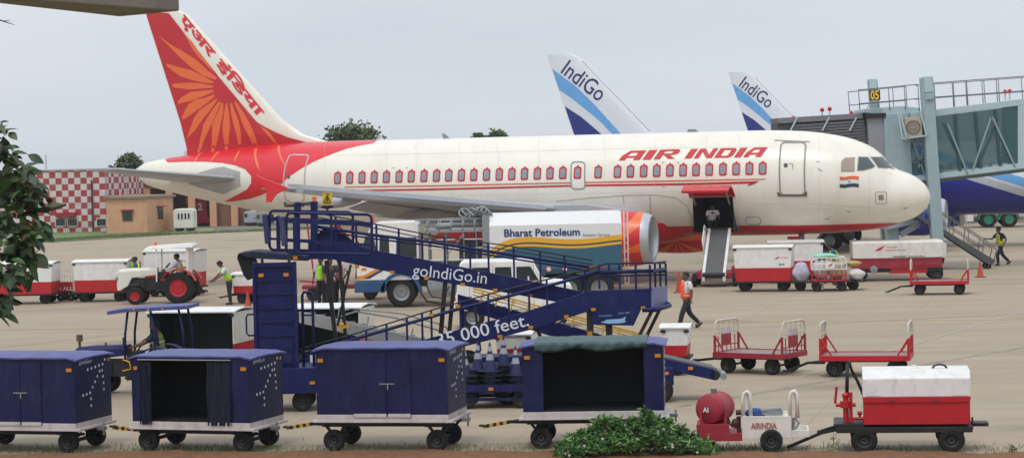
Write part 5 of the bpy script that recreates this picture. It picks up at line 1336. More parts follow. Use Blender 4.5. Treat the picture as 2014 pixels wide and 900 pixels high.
# ------------------------------------------------------------------ yellow railed stairs
YS = 52.5
def xform(mb, o, name, m_, parent, **k): mb.v = [(x-o.x, y-o.y, z) for x, y, z in mb.v]; return mb.build(name, m_, parent, **k)
o_ = Vector((at(1080,660,YS).x, YS, 0)); t = thing('passenger_stairs', 'dark blue stairs with yellow handrails sloping down behind the lower ramp flight', 'passenger stairs', o_)
for Y in (YS, YS+1.2):
    b = MB(); plate(b, [(900,578),(1290,688),(1290,700),(1180,690),(900,604)], Y, .06); xform(b, o_, 'stringer', blue, t)
    for dy, r_ in ((-13,.022),(-7,.016),(0,.016)):
        b = MB(); b.tube([at(930,579+dy,Y), at(1285,672+dy*.7,Y)], r_, 8); xform(b, o_, 'handrail', yellow, t, smooth=True)
    for i in range(12):
        x = 950 + 30*i; y = lerp_tab([(930,567),(1285,663)], x); b = MB(); b.bar(at(x, y, Y), at(x-6, y+22, Y), .035); xform(b, o_, 'rail_post', yellow, t)
for i in range(16):
    p = at(915+23*i, 590+6.6*i, YS+.06); b = MB(); b.box(p.x-.12, p.x+.14, YS+.06, YS+1.2, p.z-.02, p.z+.02); xform(b, o_, 'tread', mat('tread_plate','3a3f55'), t)
b = MB(); b.box(o_.x-2.3, o_.x+1.9, YS+.1, YS+1.1, .35, .5); xform(b, o_, 'chassis', blue, t)
for x in (-1.9, 1.5):
    for y in (.1, 1.1): wheel(t, x, y, .3, .18)
for i in (0,1): b = MB(); b.bar((-2.0, .15+i, .5), (-2.0, .15+i, at(905,590,YS).z), .08); b.build('support_post', blue, t)
# ------------------------------------------------------------------ white stairs behind
YW = 50.9
o_ = Vector((at(730,660,YW).x, YW, 0)); t = thing('passenger_stairs', 'white stairs with thin white rails sloping down behind the ramp legs', 'passenger stairs', o_)
for Y in (YW, YW+1.3):
    b = MB(); plate(b, [(588,612),(640,622),(850,668),(862,684),(800,684),(588,634)], Y, .06); xform(b, o_, 'stringer', white, t, bevel=.01)
    for pts in ([(668,622),(700,612),(780,625),(860,648),(888,664)], [(668,633),(760,652),(850,672)], [(668,612),(690,606),(790,616),(870,638),(900,660)]):
        b = MB(); b.tube([at(x,y,Y) for x,y in pts], .02, 8); xform(b, o_, 'handrail', white, t, smooth=True)
    for x, ya, yb in ((668,604,640),(725,622,652),(812,645,675)): b = MB(); b.bar(at(x,ya,Y), at(x-5,yb,Y), .035); xform(b, o_, 'rail_post', white, t)
for i in range(13):
    p = at(600+20*i, 622+4.6*i, YW+.06); b = MB(); b.box(p.x-.12, p.x+.14, YW+.06, YW+1.3, p.z-.02, p.z+.02); xform(b, o_, 'tread', black, t)
b = MB(); b.box(-2.,2.,.1,1.2,.3,.45); b.build('chassis', white, t)
for x in (-1.5,1.5):
    for y in (.1,1.2): wheel(t, x, y, .25, .16)
# ------------------------------------------------------------------ fuel truck
YT = 79.0
f0 = at(960, 605, YT); t = thing('fuel_truck', 'white fuel tanker truck with wavy yellow and teal stripes parked under the wing', 'fuel truck', Vector((f0.x, YT, 0)), 0)
def tx(px): return (px-960)/FPX*YT + 0
def tz(py, px=960): return at(px, py, YT).z
L0, L1 = tx(700), tx(1226)
# cab
b = MB(); cab = [(tx(703),.95),(tx(703),1.5),(tx(718),2.25),(tx(733),2.85),(tx(745),2.96),(tx(822),2.96),(tx(826),2.9),(tx(826),.95)]
b.prism(cab, 0, 2.3); cb = b.build('cab', white, t, bevel=.04)
b = MB(); b.prism([(tx(712),1.85),(tx(722),2.5),(tx(738),2.5),(tx(744),1.85)], -.012, -.002); b.build('window', glass, cb)
b = MB(); b.prism([(tx(781),1.72),(tx(783),2.42),(tx(822),2.42),(tx(822),1.72)], -.012, -.002); b.build('window', glass, cb)
b = MB(); b.prism([(tx(748),1.78),(tx(750),2.48),(tx(768),2.48),(tx(768),1.78)], -.012, -.002); b.build('window', glass, cb)
b = MB(); b._add([(tx(709.5),.2,1.72),(tx(709.5),2.1,1.72),(tx(726.5),2.1,2.6),(tx(726.5),.2,2.6)], [(0,1,2,3)]); b.v = [(x-.03,y,z) for x,y,z in b.v]; b.build('windscreen', glass, cb, recalc=False)
for x0,x1,z0,z1,x2,x3 in ((704,745,.98,1.08,728,768),): pass
b = MB(); b.prism([(tx(703),1.0),(tx(720),1.02),(tx(752),1.36),(tx(744),1.38),(tx(716),1.14),(tx(703),1.12)], -.012, -.002); b.build('orange_stripe', mat('amber_stripe','d98c1e',.4), cb)
b = MB(); b.prism([(tx(716),1.02),(tx(728),1.03),(tx(764),1.38),(tx(757),1.38)], -.012, -.002); b.build('blue_stripe', letter_b, cb)
b = MB(); b.box(tx(712),tx(722),-.02,-.002,1.32,1.4); b.build('side_light', orangelamp, cb)
b = MB(); b.cyl((tx(733),1.1,2.96),(tx(733),1.1,3.15),.07,10); b.build('beacon', orangelamp, cb)
bl_ = mat('teal_blue_steel', '1c4a78', .45, dirt=.3)
b = MB(); b.box(tx(698),tx(760),-.05,2.35,.55,.93); b.build('bumper', bl_, t, bevel=.03)
b = MB(); n = 10; 
b.prism([(tx(790)+.72*math.cos(a), .52+.72*math.sin(a)) for a in [PI*i/n for i in range(n+1)]] + [(tx(790)-.6*math.cos(a), .52+.6*math.sin(a)) for a in [PI*i/n for i in range(n+1)]], -.05, .45); b.build('wheel_arch', bl_, t)
b = MB(); b.box(tx(760),L1-.1,.4,.5,.7,.92); b.box(tx(760),L1-.1,1.8,1.9,.7,.92); b.build('chassis_rail', black, t)
b = MB(); b.box(tx(842),tx(900),-.02,.4,.5,.9); b.build('step_box', greypaint, t, bevel=.02); b = MB(); b.box(tx(850),tx(880),-.04,-.02,.6,.85); b.build('step_plate', steel, t)
for x in (tx(790),): 
    for y in (.2, 2.1): wheel(t, x, y, .52, .3, rim)
for x in (tx(1120), tx(1180)):
    for y in (.25, 2.05): wheel(t, x, y, .52, .5, rim)
b = MB(); b.tube([(tx(825),-.0,.6),(tx(840),-.1,.2),(tx(880),-.12,.08),(tx(930),-.05,.25),(tx(960),.1,.5)], .04, 8); b.tube([(tx(838),.0,.8),(tx(850),-.1,.35),(tx(870),-.1,.3),(tx(885),0,.7)], .025, 6); b.build('fuel_hose', black, t, smooth=True)
# tank body, octagonal
tb = MB(); X0, X1 = tx(966), tx(1226); pr_ = [(0,1.05),(-.06,1.2),(-.06,2.75),(.22,3.15),(2.1,3.15),(2.4,2.75),(2.4,1.2),(2.3,1.05)]
def tankmat():
    m = bpy.data.materials.new('tanker_livery'); m.use_nodes = True; nt = m.node_tree; N = nt.nodes; L = nt.links; bs = N['Principled BSDF']
    tc = N.new('ShaderNodeTexCoord'); sx = N.new('ShaderNodeSeparateXYZ'); L.new(tc.outputs['Object'], sx.inputs[0])
    def mth(op, a, b_=None):
        x = N.new('ShaderNodeMath'); x.operation = op
        for i, v in enumerate((a, b_)):
            if v is None: continue
            if hasattr(v, 'links'): L.new(v, x.inputs[i])
            else: x.inputs[i].default_value = v
        return x.outputs[0]
    Ln = X1-X0; u = mth('DIVIDE', mth('SUBTRACT', sx.outputs['X'], X0), Ln)
    wv = mth('ADD', mth('MULTIPLY', mth('SINE', mth('ADD', mth('MULTIPLY', u, 6.98), .175)), .07), mth('MULTIPLY', mth('POWER', mth('SUBTRACT', 1.0, u), 9.0), -.42))
    zz = mth('SUBTRACT', sx.outputs['Z'], wv)
    cr = N.new('ShaderNodeValToRGB'); cr.color_ramp.interpolation = 'CONSTANT'; L.new(mth('DIVIDE', mth('SUBTRACT', zz, 1.0), 2.0), cr.inputs[0])
    e = cr.color_ramp.elements; e[0].position = 0; e[0].color = lin('2d5a6e')
    e[1].position = .485; e[1].color = lin('e0a525')
    for p_, c_ in ((.53,'3d4a44'),(.56,'e0a525'),(.645,'dcdcdc')): q = e.new(p_); q.color = lin(c_)
    L.new(cr.outputs[0], bs.inputs['Base Color']); bs.inputs['Roughness'].default_value = .35; return m
tb.loft([[(x, y, z) for y, z in pr_] for x in (X0, X1)]); tk = tb.build('tank', tankmat(), t)
for a_, b_, w_, nm in (((X0,'l'),0,0,''),): pass
text_on('lettering', 'Bharat Petroleum', letter_b, tk, (tx(995), -.075, tz(465,995)), (1,0,-.004), (0,0,1), .36, .009, width=tx(1144)-tx(995))
text_on('lettering', 'Aviation Service', letter_g, tk, (tx(1149), -.075, tz(463,1149)-.03), (1,0,-.004), (0,0,1), .15, .0, width=tx(1202)-tx(1149))
for px in (1081, 1113):
    b = MB(); b.lathe([(-.066,.1),(-.072,.1),(-.073,.001)], (tx(px),0,1.22), 'y', 18); o2 = b.build('warning_disc', letter_w, tk)
    b = MB(); b.lathe([(-.076,.1),(-.076,.075)], (tx(px),0,1.22), 'y', 18); b.bar((tx(px)-.06,-.078,1.17),(tx(px)+.06,-.078,1.27),.02,.004); b.build('warning_ring', letter_r, o2)
b = MB(); b.box(tx(1033),tx(1040),-.08,-.062,1.24,1.42); b.build('placard', letter_w, tk)
text_on('lettering', 'NO SMOKING', letter_r, tk, (tx(1145), -.068, 1.2), (1,0,0), (0,0,1), .13, .002)
b = MB()
for x in (tx(1231), tx(1238)): b.cyl((x,-.02,.5),(x,-.02,3.15),.03,6)
for k in range(9): b.cyl((tx(1231),-.02,.65+.28*k),(tx(1238),-.02,.65+.28*k),.02,6)
b.build('rear_ladder', mat('pink_white_rail', 'cdb0aa', .5), t, smooth=True)
# lift platform between cab and tank
b = MB(); b.box(tx(836),tx(960),.1,2.0,2.55,2.66); b.build('lift_deck', greypaint, t, bevel=.01)
for y in (.1,2.0):
    b = MB()
    for z in (2.82,2.98): b.cyl((tx(820),y,z),(tx(960),y,z),.022,6)
    for k in range(7): x = tx(820)+(tx(960)-tx(820))*k/6; b.cyl((x,y,2.62),(x,y,2.98),.02,6)
    b.build('guard_rail', steel, t, smooth=True)
b = MB()
for px in (846,880,915,940,955):
    for y in (.2,1.9): b.cyl((tx(px),y,.9),(tx(px),y,2.6),.03,6)
for z in (1.2,1.6,2.0,2.3): b.cyl((tx(846),.2,z),(tx(955),.2,z),.02,6)
b.bar((tx(846),.2,.95),(tx(915),.2,2.5),.04); b.build('lift_frame', steel, t)
b = MB(); b.box(tx(848),tx(950),.6,1.7,.95,1.5); b.box(tx(905),tx(950),.5,1.5,1.5,2.2); b.build('pump_module', mat('dark_module','3a3d3f',.6,var=.3,scale=6), t, bevel=.02)
b = MB(); b.box(tx(952),tx(966),-.02,2.35,1.2,3.1); b.build('bulkhead', greypaint, t)
rnd = random.Random(3)
b = MB()
for k in range(9):
    cx = tx(915+6*k); b.tube([(cx+.16*math.cos(a+k), .6+.5*math.sin(a*.7+k), 3.2+.14*math.sin(a)+.01*k) for a in [2*PI*i/12 for i in range(12)]], .028, 6, closed=True)
b.build('coiled_hose', steel, t, smooth=True)
b = MB(); b.ball((tx(875),.8,2.75),.25,12,8,(1.3,1,.5)); b.build('hose_cover', greypaint, t, smooth=True)
# ------------------------------------------------------------------ white utility vehicle
YJ = 68.0
f0 = at(1010, 640, YJ); t = thing('utility_vehicle', 'white long roofed utility vehicle facing right behind the boarding ramp', 'utility vehicle', Vector((f0.x, YJ, 0)))
jx = lambda px: (px-1010)/FPX*YJ
jz = lambda py: at(1010, py, YJ).z
b = MB(); side = [(jx(897),.55),(jx(897),1.0),(jx(900),1.15),(jx(906),1.95),(jx(914),2.03),(jx(1040),2.03),(jx(1052),1.98),(jx(1072),1.42),(jx(1110),1.36),(jx(1126),1.25),(jx(1130),.9),(jx(1130),.55)]
b.prism(side, 0, 1.65); bd = b.build('body', white, t, bevel=.05)
for x0,x1 in ((908,922),(930,967),(975,1009)):
    b = MB(); b.prism([(jx(x0),1.42),(jx(x0)+.02,1.84),(jx(x1)-.02,1.84),(jx(x1),1.42)], -.012, -.002); b.build('window', glass, bd)
b = MB(); b.prism([(jx(1018),1.42),(jx(1018),1.84),(jx(1046),1.84),(jx(1062),1.42)], -.012, -.002); b.build('window', glass, bd)
b = MB(); b._add([(jx(1054)+.0,.1,1.93),(jx(1054),1.55,1.93),(jx(1072)+.0,1.55,1.45),(jx(1072),.1,1.45)], [(0,1,2,3)]); b.v = [(x+.02,y,z+.01) for x,y,z in b.v]; b.build('windscreen', glass, bd, recalc=False)
b = MB(); b._add([(jx(900)-.04,.2,1.35),(jx(900)-.04,1.45,1.35),(jx(905)-.04,1.45,1.85),(jx(905)-.04,.2,1.85)], [(0,1,2,3)]); b.build('rear_window', glass, bd, recalc=False)
b = MB(); b.box(jx(890),jx(897),.0,1.65,.55,.75); b.build('rear_bumper', white, t, bevel=.02); b = MB(); b.box(jx(893),jx(899),.05,.25,.85,1.0); b.build('tail_light', redlamp, bd)
b = MB(); b.box(jx(1126),jx(1134),.0,1.65,.5,.72); b.build('front_bumper', black, t, bevel=.02)
b = MB(); b.box(jx(1040),jx(1043),-.12,-.0,1.4,1.55); b.build('mirror', white, bd, bevel=.01)
for x in (jx(930), jx(1095)):
    for y in (.12,1.5): wheel(t, x, y, .35, .2, rim)
for px in (925, 971, 1013, 1052): b = MB(); b.box(jx(px)-.006,jx(px)+.006,-.004,.0,.62,1.9); b.build('door_seam', panelg, bd)
# ------------------------------------------------------------------ red hoist cart behind the ramp head
YH = 84.0
o_ = Vector((at(690,560,YH).x, YH, 0)); t = thing('hoist_cart', 'red wheeled steps with slanting frame behind the head of the ramp', 'wheeled steps', o_)
for Y in (YH, YH+1.1):
    b = MB(); plate(b, [(648,446),(668,442),(690,470),(704,498),(690,500)], Y, .06); xform(b, o_, 'side_plate', darkred, t)
    for xa,ya,xb,yb in ((604,440,618,545),(590,552,640,556),(690,450,716,500),(704,498,700,548)): b = MB(); b.bar(at(xa,ya,Y), at(xb,yb,Y), .06); xform(b, o_, 'brace', red, t)
for i in range(5): p = at(662+6.5*i, 452+11*i, YH+.06); b = MB(); b.box(p.x-.12,p.x+.12,YH+.06,YH+1.1,p.z-.015,p.z+.015); xform(b, o_, 'tread', black, t)
b = MB(); b.box(-1.8,1.1,0,1.1,.42,.56); b.build('chassis', darkred, t)
for x in (-1.4,.7):
    for y in (.05,1.05): wheel(t, x, y, .25, .15)
# ------------------------------------------------------------------ cargo belt loader by the hold
foot = G(1405, 564); sill = AF.M @ Vector(((hx0+hx1)/2+.3, -2.15, 2.02)); dr = (sill - foot); az = math.degrees(math.atan2(dr.y, dr.x))
t = thing('belt_loader', 'grey belt conveyor with white side rails reaching up to the open cargo door', 'belt loader', Vector((foot.x, foot.y, 0)), az)
Lh = math.hypot(dr.x, dr.y); za, zb_ = .55, 2.1; hwb = .33
b = MB(); b.loft([[(x, y, z) for y, z in ((-hwb, za+(zb_-za)*x/Lh-.12), (hwb, za+(zb_-za)*x/Lh-.12), (hwb, za+(zb_-za)*x/Lh), (-hwb, za+(zb_-za)*x/Lh))] for x in (-.15, Lh)]); b.build('belt', mat('grey_belt', '5a5b5c', .7, var=.2, dirt=.3), t)
for sg_ in (-1, 1):
    b = MB(); b.loft([[(x, y, z) for y, z in ((sg_*(hwb+.01), za+(zb_-za)*x/Lh-.18), (sg_*(hwb+.12), za+(zb_-za)*x/Lh-.18), (sg_*(hwb+.12), za+(zb_-za)*x/Lh+.06), (sg_*(hwb+.01), za+(zb_-za)*x/Lh+.06))] for x in (-.2, Lh)]); b.build('side_frame', white, t, bevel=.01)
b = MB(); f_ = lambda x: za+(zb_-za)*x/Lh
b.tube([(.9,hwb+.12,f_(.9)),(.9,hwb+.2,f_(.9)+.55),(Lh-.5,hwb+.2,f_(Lh-.5)+.55),(Lh-.1,hwb+.14,f_(Lh))], .025, 8); b.cyl((.9,hwb+.17,f_(.9)+.3),(Lh-.4,hwb+.17,f_(Lh-.4)+.3),.02,6)
for k in range(4): x = .9+(Lh-1.6)*k/3; b.cyl((x,hwb+.12,f_(x)),(x,hwb+.2,f_(x)+.55),.02,6)
b.build('handrail', white, t, smooth=True)
b = MB(); b.cyl((-.15,-hwb-.1,za-.08),(-.15,hwb+.1,za-.08),.09,14); b.build('end_roller', black, t)
b = MB(); b.box(.2,Lh-.2,-.7,.75,.3,.55); b.box(.6,1.6,-.95,-.6,.4,.75); b.build('chassis', darkred, t, bevel=.02)
for x in (.25, Lh-.7):
    for y in (-.78,.78): wheel(t, x, y, .26, .17)
b = MB(); b.bar((Lh-.9,-.3,.5),(Lh-.5,-.3,f_(Lh-.5)-.15),.07); b.bar((Lh-.9,.3,.5),(Lh-.5,.3,f_(Lh-.5)-.15),.07); b.build('lift_arm', steel, t)
# ------------------------------------------------------------------ blue belt loader front right
YB = 54.0
o_ = Vector((at(1230,781,YB).x, YB-.6, 0)); g2 = G(1325, 785)
t = thing('belt_loader', 'dark blue belt loader pointing right behind the tarpaulin dolly', 'belt loader', Vector((g2.x-1.6, g2.y, 0)), -3)
gx = g2.y/FPX
b = MB(); b.loft([[(x,-.3,z),(x,-.3,z+.22),(x,.5,z+.22),(x,.5,z)] for x, z in ((-1.6,.76),(.6,.76),(1.2,.72),(2.45,.42))]); b.build('boom', blue, t, bevel=.01)
b = MB(); b.loft([[(x,-.26,z),(x,-.26,z+.03),(x,.46,z+.03),(x,.46,z)] for x, z in ((-1.6,.981),(.6,.981),(1.2,.941),(2.42,.645))]); b.build('belt', mat('grey_belt','5a5b5c'), t)
b = MB(); b.cyl((2.45,-.3,.52),(2.45,.5,.52),.1,14); b.build('end_roller', black, t, smooth=30); b = MB(); b.cyl((2.62,-.35,.5),(2.62,.3,.5),.07,12); b.build('bumper_roller', greypaint, t, smooth=30)
b = MB(); b.box(-2.3,1.6,-.4,.6,.34,.7); b.box(1.1,1.6,-.44,.2,.4,.72); b.build('chassis', blue, t, bevel=.03)
for x in (-1.8,1.35):
    for y in (-.38,.55): wheel(t, x, y, .3 if x < 0 else .24, .22)
wheel(t, .85, -.42, .33, .22)
reflector(t, 1.45, -.46, .6); reflector(t, 1.3, -.32, .82); reflector(t, 1.95, -.32, .68)
# ------------------------------------------------------------------ tractors
def tractor(label, loc, yaw, sc, body, tyre_rim, canopy, cat='tractor', flip=True):
    t = thing('tractor', label, cat, loc, -yaw); t.scale = (sc, sc, sc)
    # faces -x
    b = MB(); b.loft([[(-1.78,y*.9,z) for y, z in ((-.3,.55),(.3,.55),(.3,1.16),(.2,1.24),(-.2,1.24),(-.3,1.16))], [(-1.68,y,z) for y, z in ((-.31,.52),(.31,.52),(.31,1.24),(.22,1.33),(-.22,1.33),(-.31,1.24))], [(-1.35,y,z) for y, z in ((-.31,.7),(.31,.7),(.31,1.26),(.22,1.36),(-.22,1.36),(-.31,1.26))], [(-1.2,y,z) for y, z in ((-.31,1.0),(.31,1.0),(.31,1.27),(.22,1.37),(-.22,1.37),(-.31,1.27))], [(-.25,y,z) for y, z in ((-.3,1.1),(.3,1.1),(.3,1.3),(.22,1.38),(-.22,1.38),(-.3,1.3))]]); hd = b.build('hood', body, t, bevel=.02)
    b = MB(); b.box(-1.8,-1.74,-.24,.24,.6,1.1); b.build('grille', black if body is not offwhite else greypaint, t, bevel=.02)
    for y in (-.27,.27): b = MB(); b.lathe([(-1.83,.01),(-1.83,.07),(-1.76,.08)], (0,y,1.0), 'x', 12); b.build('headlight', steel, t)
    b = MB(); b.box(-1.6,-.2,-.2,.2,.5,.98); b.box(-.3,.9,-.25,.25,.4,.85); b.cyl((-1.3,-.25,.7),(-.9,-.25,.72),.09,10); b.box(-1.1,-.7,-.26,-.2,.6,.9); b.build('engine', mat('oily_engine','1e1d1d',.6,var=.3,scale=8), t, bevel=.02)
    b = MB(); b.box(-1.13,-.93,-.55,.55,.3,.42); b.build('front_axle', black, t)
    for y in (-.6,.6): wheel(t, -1.03, y, .33, .2, tyre_rim)
    for y in (-.62,.62): wheel(t, .65, y, .6, .34, tyre_rim)
    for y in (-.62,.62):
        b = MB(); n = 10; pts = [(.65+.72*math.cos(a), .62+.72*math.sin(a)) for a in [math.radians(20+125*i/n) for i in range(n+1)]]; pi_ = [(.65+.68*math.cos(a), .62+.68*math.sin(a)) for a in [math.radians(145-125*i/n) for i in range(n+1)]]
        b.prism(pts+pi_, y-.2, y+.2); b.build('fender', red if tyre_rim is redrim else body, t, bevel=.01)
    b = MB(); b.box(-.25,.1,-.32,.32,.95,1.2); b.tube([(-.05,0,1.15),(.12,0,1.42)], .025, 6); b.tube([(.14+.05*math.cos(a)*0+.08*math.sin(a), .2*math.cos(a), 1.43+.17*math.sin(a)*.6) for a in [2*PI*i/18 for i in range(18)]], .018, 6, closed=True); b.build('steering_wheel', black, t)
    b = MB(); b.box(.45,.9,-.24,.24,.85,.98); b.box(.85,.95,-.24,.24,.98,1.25); b.build('seat', black, t, bevel=.03)
    b = MB(); b.box(-.2,.5,-.5,.5,.5,.55); b.build('footplate', black, t)
    b = MB(); b.bar((1.2,0,.5),(1.65,0,.42),.08); b.bar((1.1,-.25,.5),(1.5,-.2,.35),.05); b.bar((1.1,.25,.5),(1.5,.2,.35),.05); b.build('hitch', black, t)
    b = MB(); b.cyl((-.9,-.1,1.3),(-.9,-.1,1.45 if canopy == 'blue' else 1.62),.025,8); b.build('exhaust_pipe', mat('brown_rust','3a2a20',.7), t)
    if canopy == 'white':
        for x, y in ((-.2,-.55),(-.2,.55),(1.0,-.55),(1.0,.55)): b = MB(); b.bar((x,y,.85),(x+.02,y,2.1),.05); b.build('canopy_post', white, t)
        b = MB(); b.loft([[(x,-.66,z),(x,.66,z),(x,.6,z+h_),(x,-.6,z+h_)] for x, z, h_ in ((-.62,2.08,.04),(-.45,2.08,.12),(1.1,2.12,.16),(1.22,2.12,.08))]); b.build('canopy', white, t, bevel=.02)
        b = MB(); b.box(.95,1.02,-.55,.55,1.2,2.1); b.build('rear_panel', white, t)
        b = MB(); b.cyl((-.25,-.3,2.22),(-.25,-.3,2.34),.05,10); b.build('beacon', orangelamp, t)
    else:
        for x, y in ((-.25,-.5),(-.25,.5),(.62,-.58),(1.4,-.5),(1.4,.5)): b = MB(); b.tube([(x,y,.9),(x+.02,y,1.7),(x+.12 if x < 0 else x-.1,y,2.38)], .035, 8); b.build('canopy_post', blue, t, smooth=True)
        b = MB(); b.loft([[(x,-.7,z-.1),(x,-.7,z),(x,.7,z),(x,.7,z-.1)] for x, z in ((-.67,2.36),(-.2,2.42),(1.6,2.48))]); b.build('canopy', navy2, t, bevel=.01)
        for x in (.1,.5,.9): reflector(t, x, -.71, 2.4, w_=.06, h_=.05)
        b = MB(); b.box(-1.68,-1.62,-.13,-.07,1.3,1.55) ; b.cyl((-1.65,-.1,1.5),(-1.65,-.1,1.68),.09,14); b.build('air_cleaner', mat('brass_brown','5a4a2c',.5), t, smooth=30)
        b = MB(); b.box(1.15,1.3,-.5,-.35,1.15,1.25); b.build('tail_light', redlamp, t)
        b = MB(); b.tube([(-.3,-.55,1.0),(-.1,-.62,.95),(-.05,-.62,.75),(-.3,-.6,.7)], .02, 8); b.build('grab_loop', yellow, t, smooth=True)
        b = MB(); b.box(-.35,-.3,-.36,-.28,1.35,1.6); b.bar((-.3,-.3,1.2),(-.35,-.32,1.5),.02); b.build('mirror', black, t)
    return t
tr1 = tractor('white tractor with bright red rear wheels and a white canopy towing at left', place(318, 598, 2, (0,.7)), 2, .97, offwhite, redrim, 'white')
g3 = place(263, 778, 6, (0,.5))
tr2 = tractor('dark blue tractor under a flat blue canopy behind the front dollies', g3, 6, .8, blue, darkrim, 'blue')
# ================================================================== jet bridge
YBR = 96.0
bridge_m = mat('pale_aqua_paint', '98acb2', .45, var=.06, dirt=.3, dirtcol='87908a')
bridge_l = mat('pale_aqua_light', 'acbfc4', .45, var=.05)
ribm = mat('dark_ribbed_fabric', '4b4a4e', .75, var=.15)
tglass = bpy.data.materials.new('teal_tinted_glass'); tglass.use_nodes = True
_b = tglass.node_tree.nodes['Principled BSDF']; _b.inputs['Base Color'].default_value = lin('3f6668'); _b.inputs['Roughness'].default_value = .08; _b.inputs['Alpha'].default_value = .5
o_ = Vector((at(1765, 500, YBR).x, YBR, 0))
jb = thing('jet_bridge', 'pale aqua jet bridge with a glazed tunnel, number 05 board and dark bellows', 'jet bridge', o_)
def jp(px, py, dy=0.): p = at(px, py, YBR+dy); return Vector((p.x-o_.x, dy, p.z))
def jplate(pts, dy, th, name, m_, parent=None, **k):
    b = MB(); f = [jp(x, y) for x, y in pts]; n = len(f)
    b._add([(p.x, dy, p.z) for p in f] + [(p.x, dy+th, p.z) for p in f], [tuple(range(n)), tuple(range(n,2*n))[::-1]] + [(i,i+n,(i+1)%n+n,(i+1)%n) for i in range(n)])
    return b.build(name, m_, parent or jb, **k)
def jbar(a, c, dy, w_, name, m_, parent=None, h_=None):
    b = MB(); p, q = jp(*a), jp(*c); p.y = q.y = dy; b.bar(p, q, w_, h_ or w_); return b.build(name, m_, parent or jb)
def sl(x, y0, x0=1790, k=-.121): return y0 + (x-x0)*k
# cab and shells
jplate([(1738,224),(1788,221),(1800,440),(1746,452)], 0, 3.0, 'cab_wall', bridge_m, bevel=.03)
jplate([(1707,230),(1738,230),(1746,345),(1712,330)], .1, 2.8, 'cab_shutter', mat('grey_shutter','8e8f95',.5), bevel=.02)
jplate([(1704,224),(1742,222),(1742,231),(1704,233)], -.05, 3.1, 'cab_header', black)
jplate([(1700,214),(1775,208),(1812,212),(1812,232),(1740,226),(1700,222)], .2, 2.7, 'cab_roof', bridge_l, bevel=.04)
# dark bellows roof, ribs one after another
bp = [(1532,243),(1600,238),(1700,232),(1707,236),(1716,340),(1640,322),(1600,262),(1532,256)]
jplate(bp, .6, 2.4, 'bellows', ribm)
for k in range(9):
    y = 240 + 5.6*k; xl = 1560 + 3.2*k + (0 if k < 4 else (k-3)*12); jbar((xl, y+8-k*.2), (1703+.8*k, y-2), .52, .12, 'bellows_rib', mat('bellows_rib_grey','6a6769',.7), h_=.09)
jplate([(1530,232),(1700,222),(1702,233),(1534,243)], .5, 2.6, 'bellows_roof', mat('grey_brown_hood','77757a',.6), bevel=.02)
for x in (1571,1634,1688): b = MB(); p = jp(x,240); q = jp(x-14,262); b.tube([(p.x,.42,p.z+.2),(q.x,.42,q.z+.1)],.04,6); b.build('strap', bridge_l, jb)
# tunnel
tun = lambda x0, x1, ya, yb: [(x0, sl(x0,ya)), (x1, sl(x1,ya)), (x1, sl(x1,yb)), (x0, sl(x0,yb))]
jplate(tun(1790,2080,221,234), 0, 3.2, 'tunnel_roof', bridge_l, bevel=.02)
jplate(tun(1796,2080,352,360), .1, 3.0, 'tunnel_floor', bridge_m)
jplate(tun(1800,2080,347,358), -.06, .1, 'floor_beam', bridge_l, bevel=.01)
jplate(tun(1830,2080,360,366), .5, 2.0, 'floor_girder', mat('girder_green_grey','6f7f7c',.5))
jplate(tun(2002,2080,234,347), 0, 3.2, 'tunnel_wall', bridge_l)
for dy in (.03, 3.1):
    gl_ = jplate(tun(1792,2002,235,347), dy, .03, 'tunnel_glass', tglass)
for x in (1840,1883,1923,1962,2001): jbar((x-5, sl(x,236)), (x+5, sl(x,347)), -.02, .12, 'mullion', mat('dark_teal_frame','2f4a4c',.4)) if x != 2001 else None
for a_, c_ in (((1806,330),(1830,238)),((1863,243),(1903,343)),((1948,232),(1912,335)),((1951,230),(1996,328)),((1790,262),(1818,345))):
    jbar(a_, c_, -.06, .075, 'truss_brace', mat('brace_teal', '7f9a9c', .5))
for a_, c_ in (((1830,250),(1800,340)),((1880,240),(1922,330)),((1990,235),(1950,330))): jbar(a_, c_, 2.9, .11, 'truss_brace', bridge_m)
jbar((1800, 316), (1835, 312), .6, .05, 'inner_rail', steel); jbar((1800, 322), (1835, 318), .6, .05, 'inner_rail', steel)
# columns
def column(xt, yt, xb, yb, dy, r_, nm='column', z_=.85):
    b = MB(); p = jp(xt, yt); q = jp(xb, yb); p.y = q.y = dy; d_ = (q-p); q = p + d_*((p.z-z_)/(p.z-q.z)); b.bar(p, q, r_*2, r_*2); return b.build(nm, bridge_m, jb, bevel=.03)
column(1817,153,1839,478,-.5,.25)
jplate([(1810,152),(1826,151),(1829,182),(1812,184)], -.8, .6, 'column_cap', bridge_l, bevel=.03); jplate([(1812,186),(1829,184),(1830,196),(1813,198)], -.85, .7, 'column_collar', bridge_m, bevel=.02)
column(1756,430,1763,500,.6,.26); column(1740,152,1768,478,3.3,.2)
jplate([(1732,150),(1747,150),(1748,170),(1733,171)], 3.0, .6, 'column_cap', bridge_l, bevel=.03)
jbar((1775,462),(1812,440), .5, .25, 'bogie_beam', steel); jplate([(1770,478),(1858,474),(1858,500),(1772,503)], -.6, 2.8, 'bogie', bridge_m, bevel=.03)
for y_ in (0.2, 2.2):
    for x_ in (1785,1838): q = jp(x_, 490); wheel(jb, q.x, y_, .45, .3, rim)
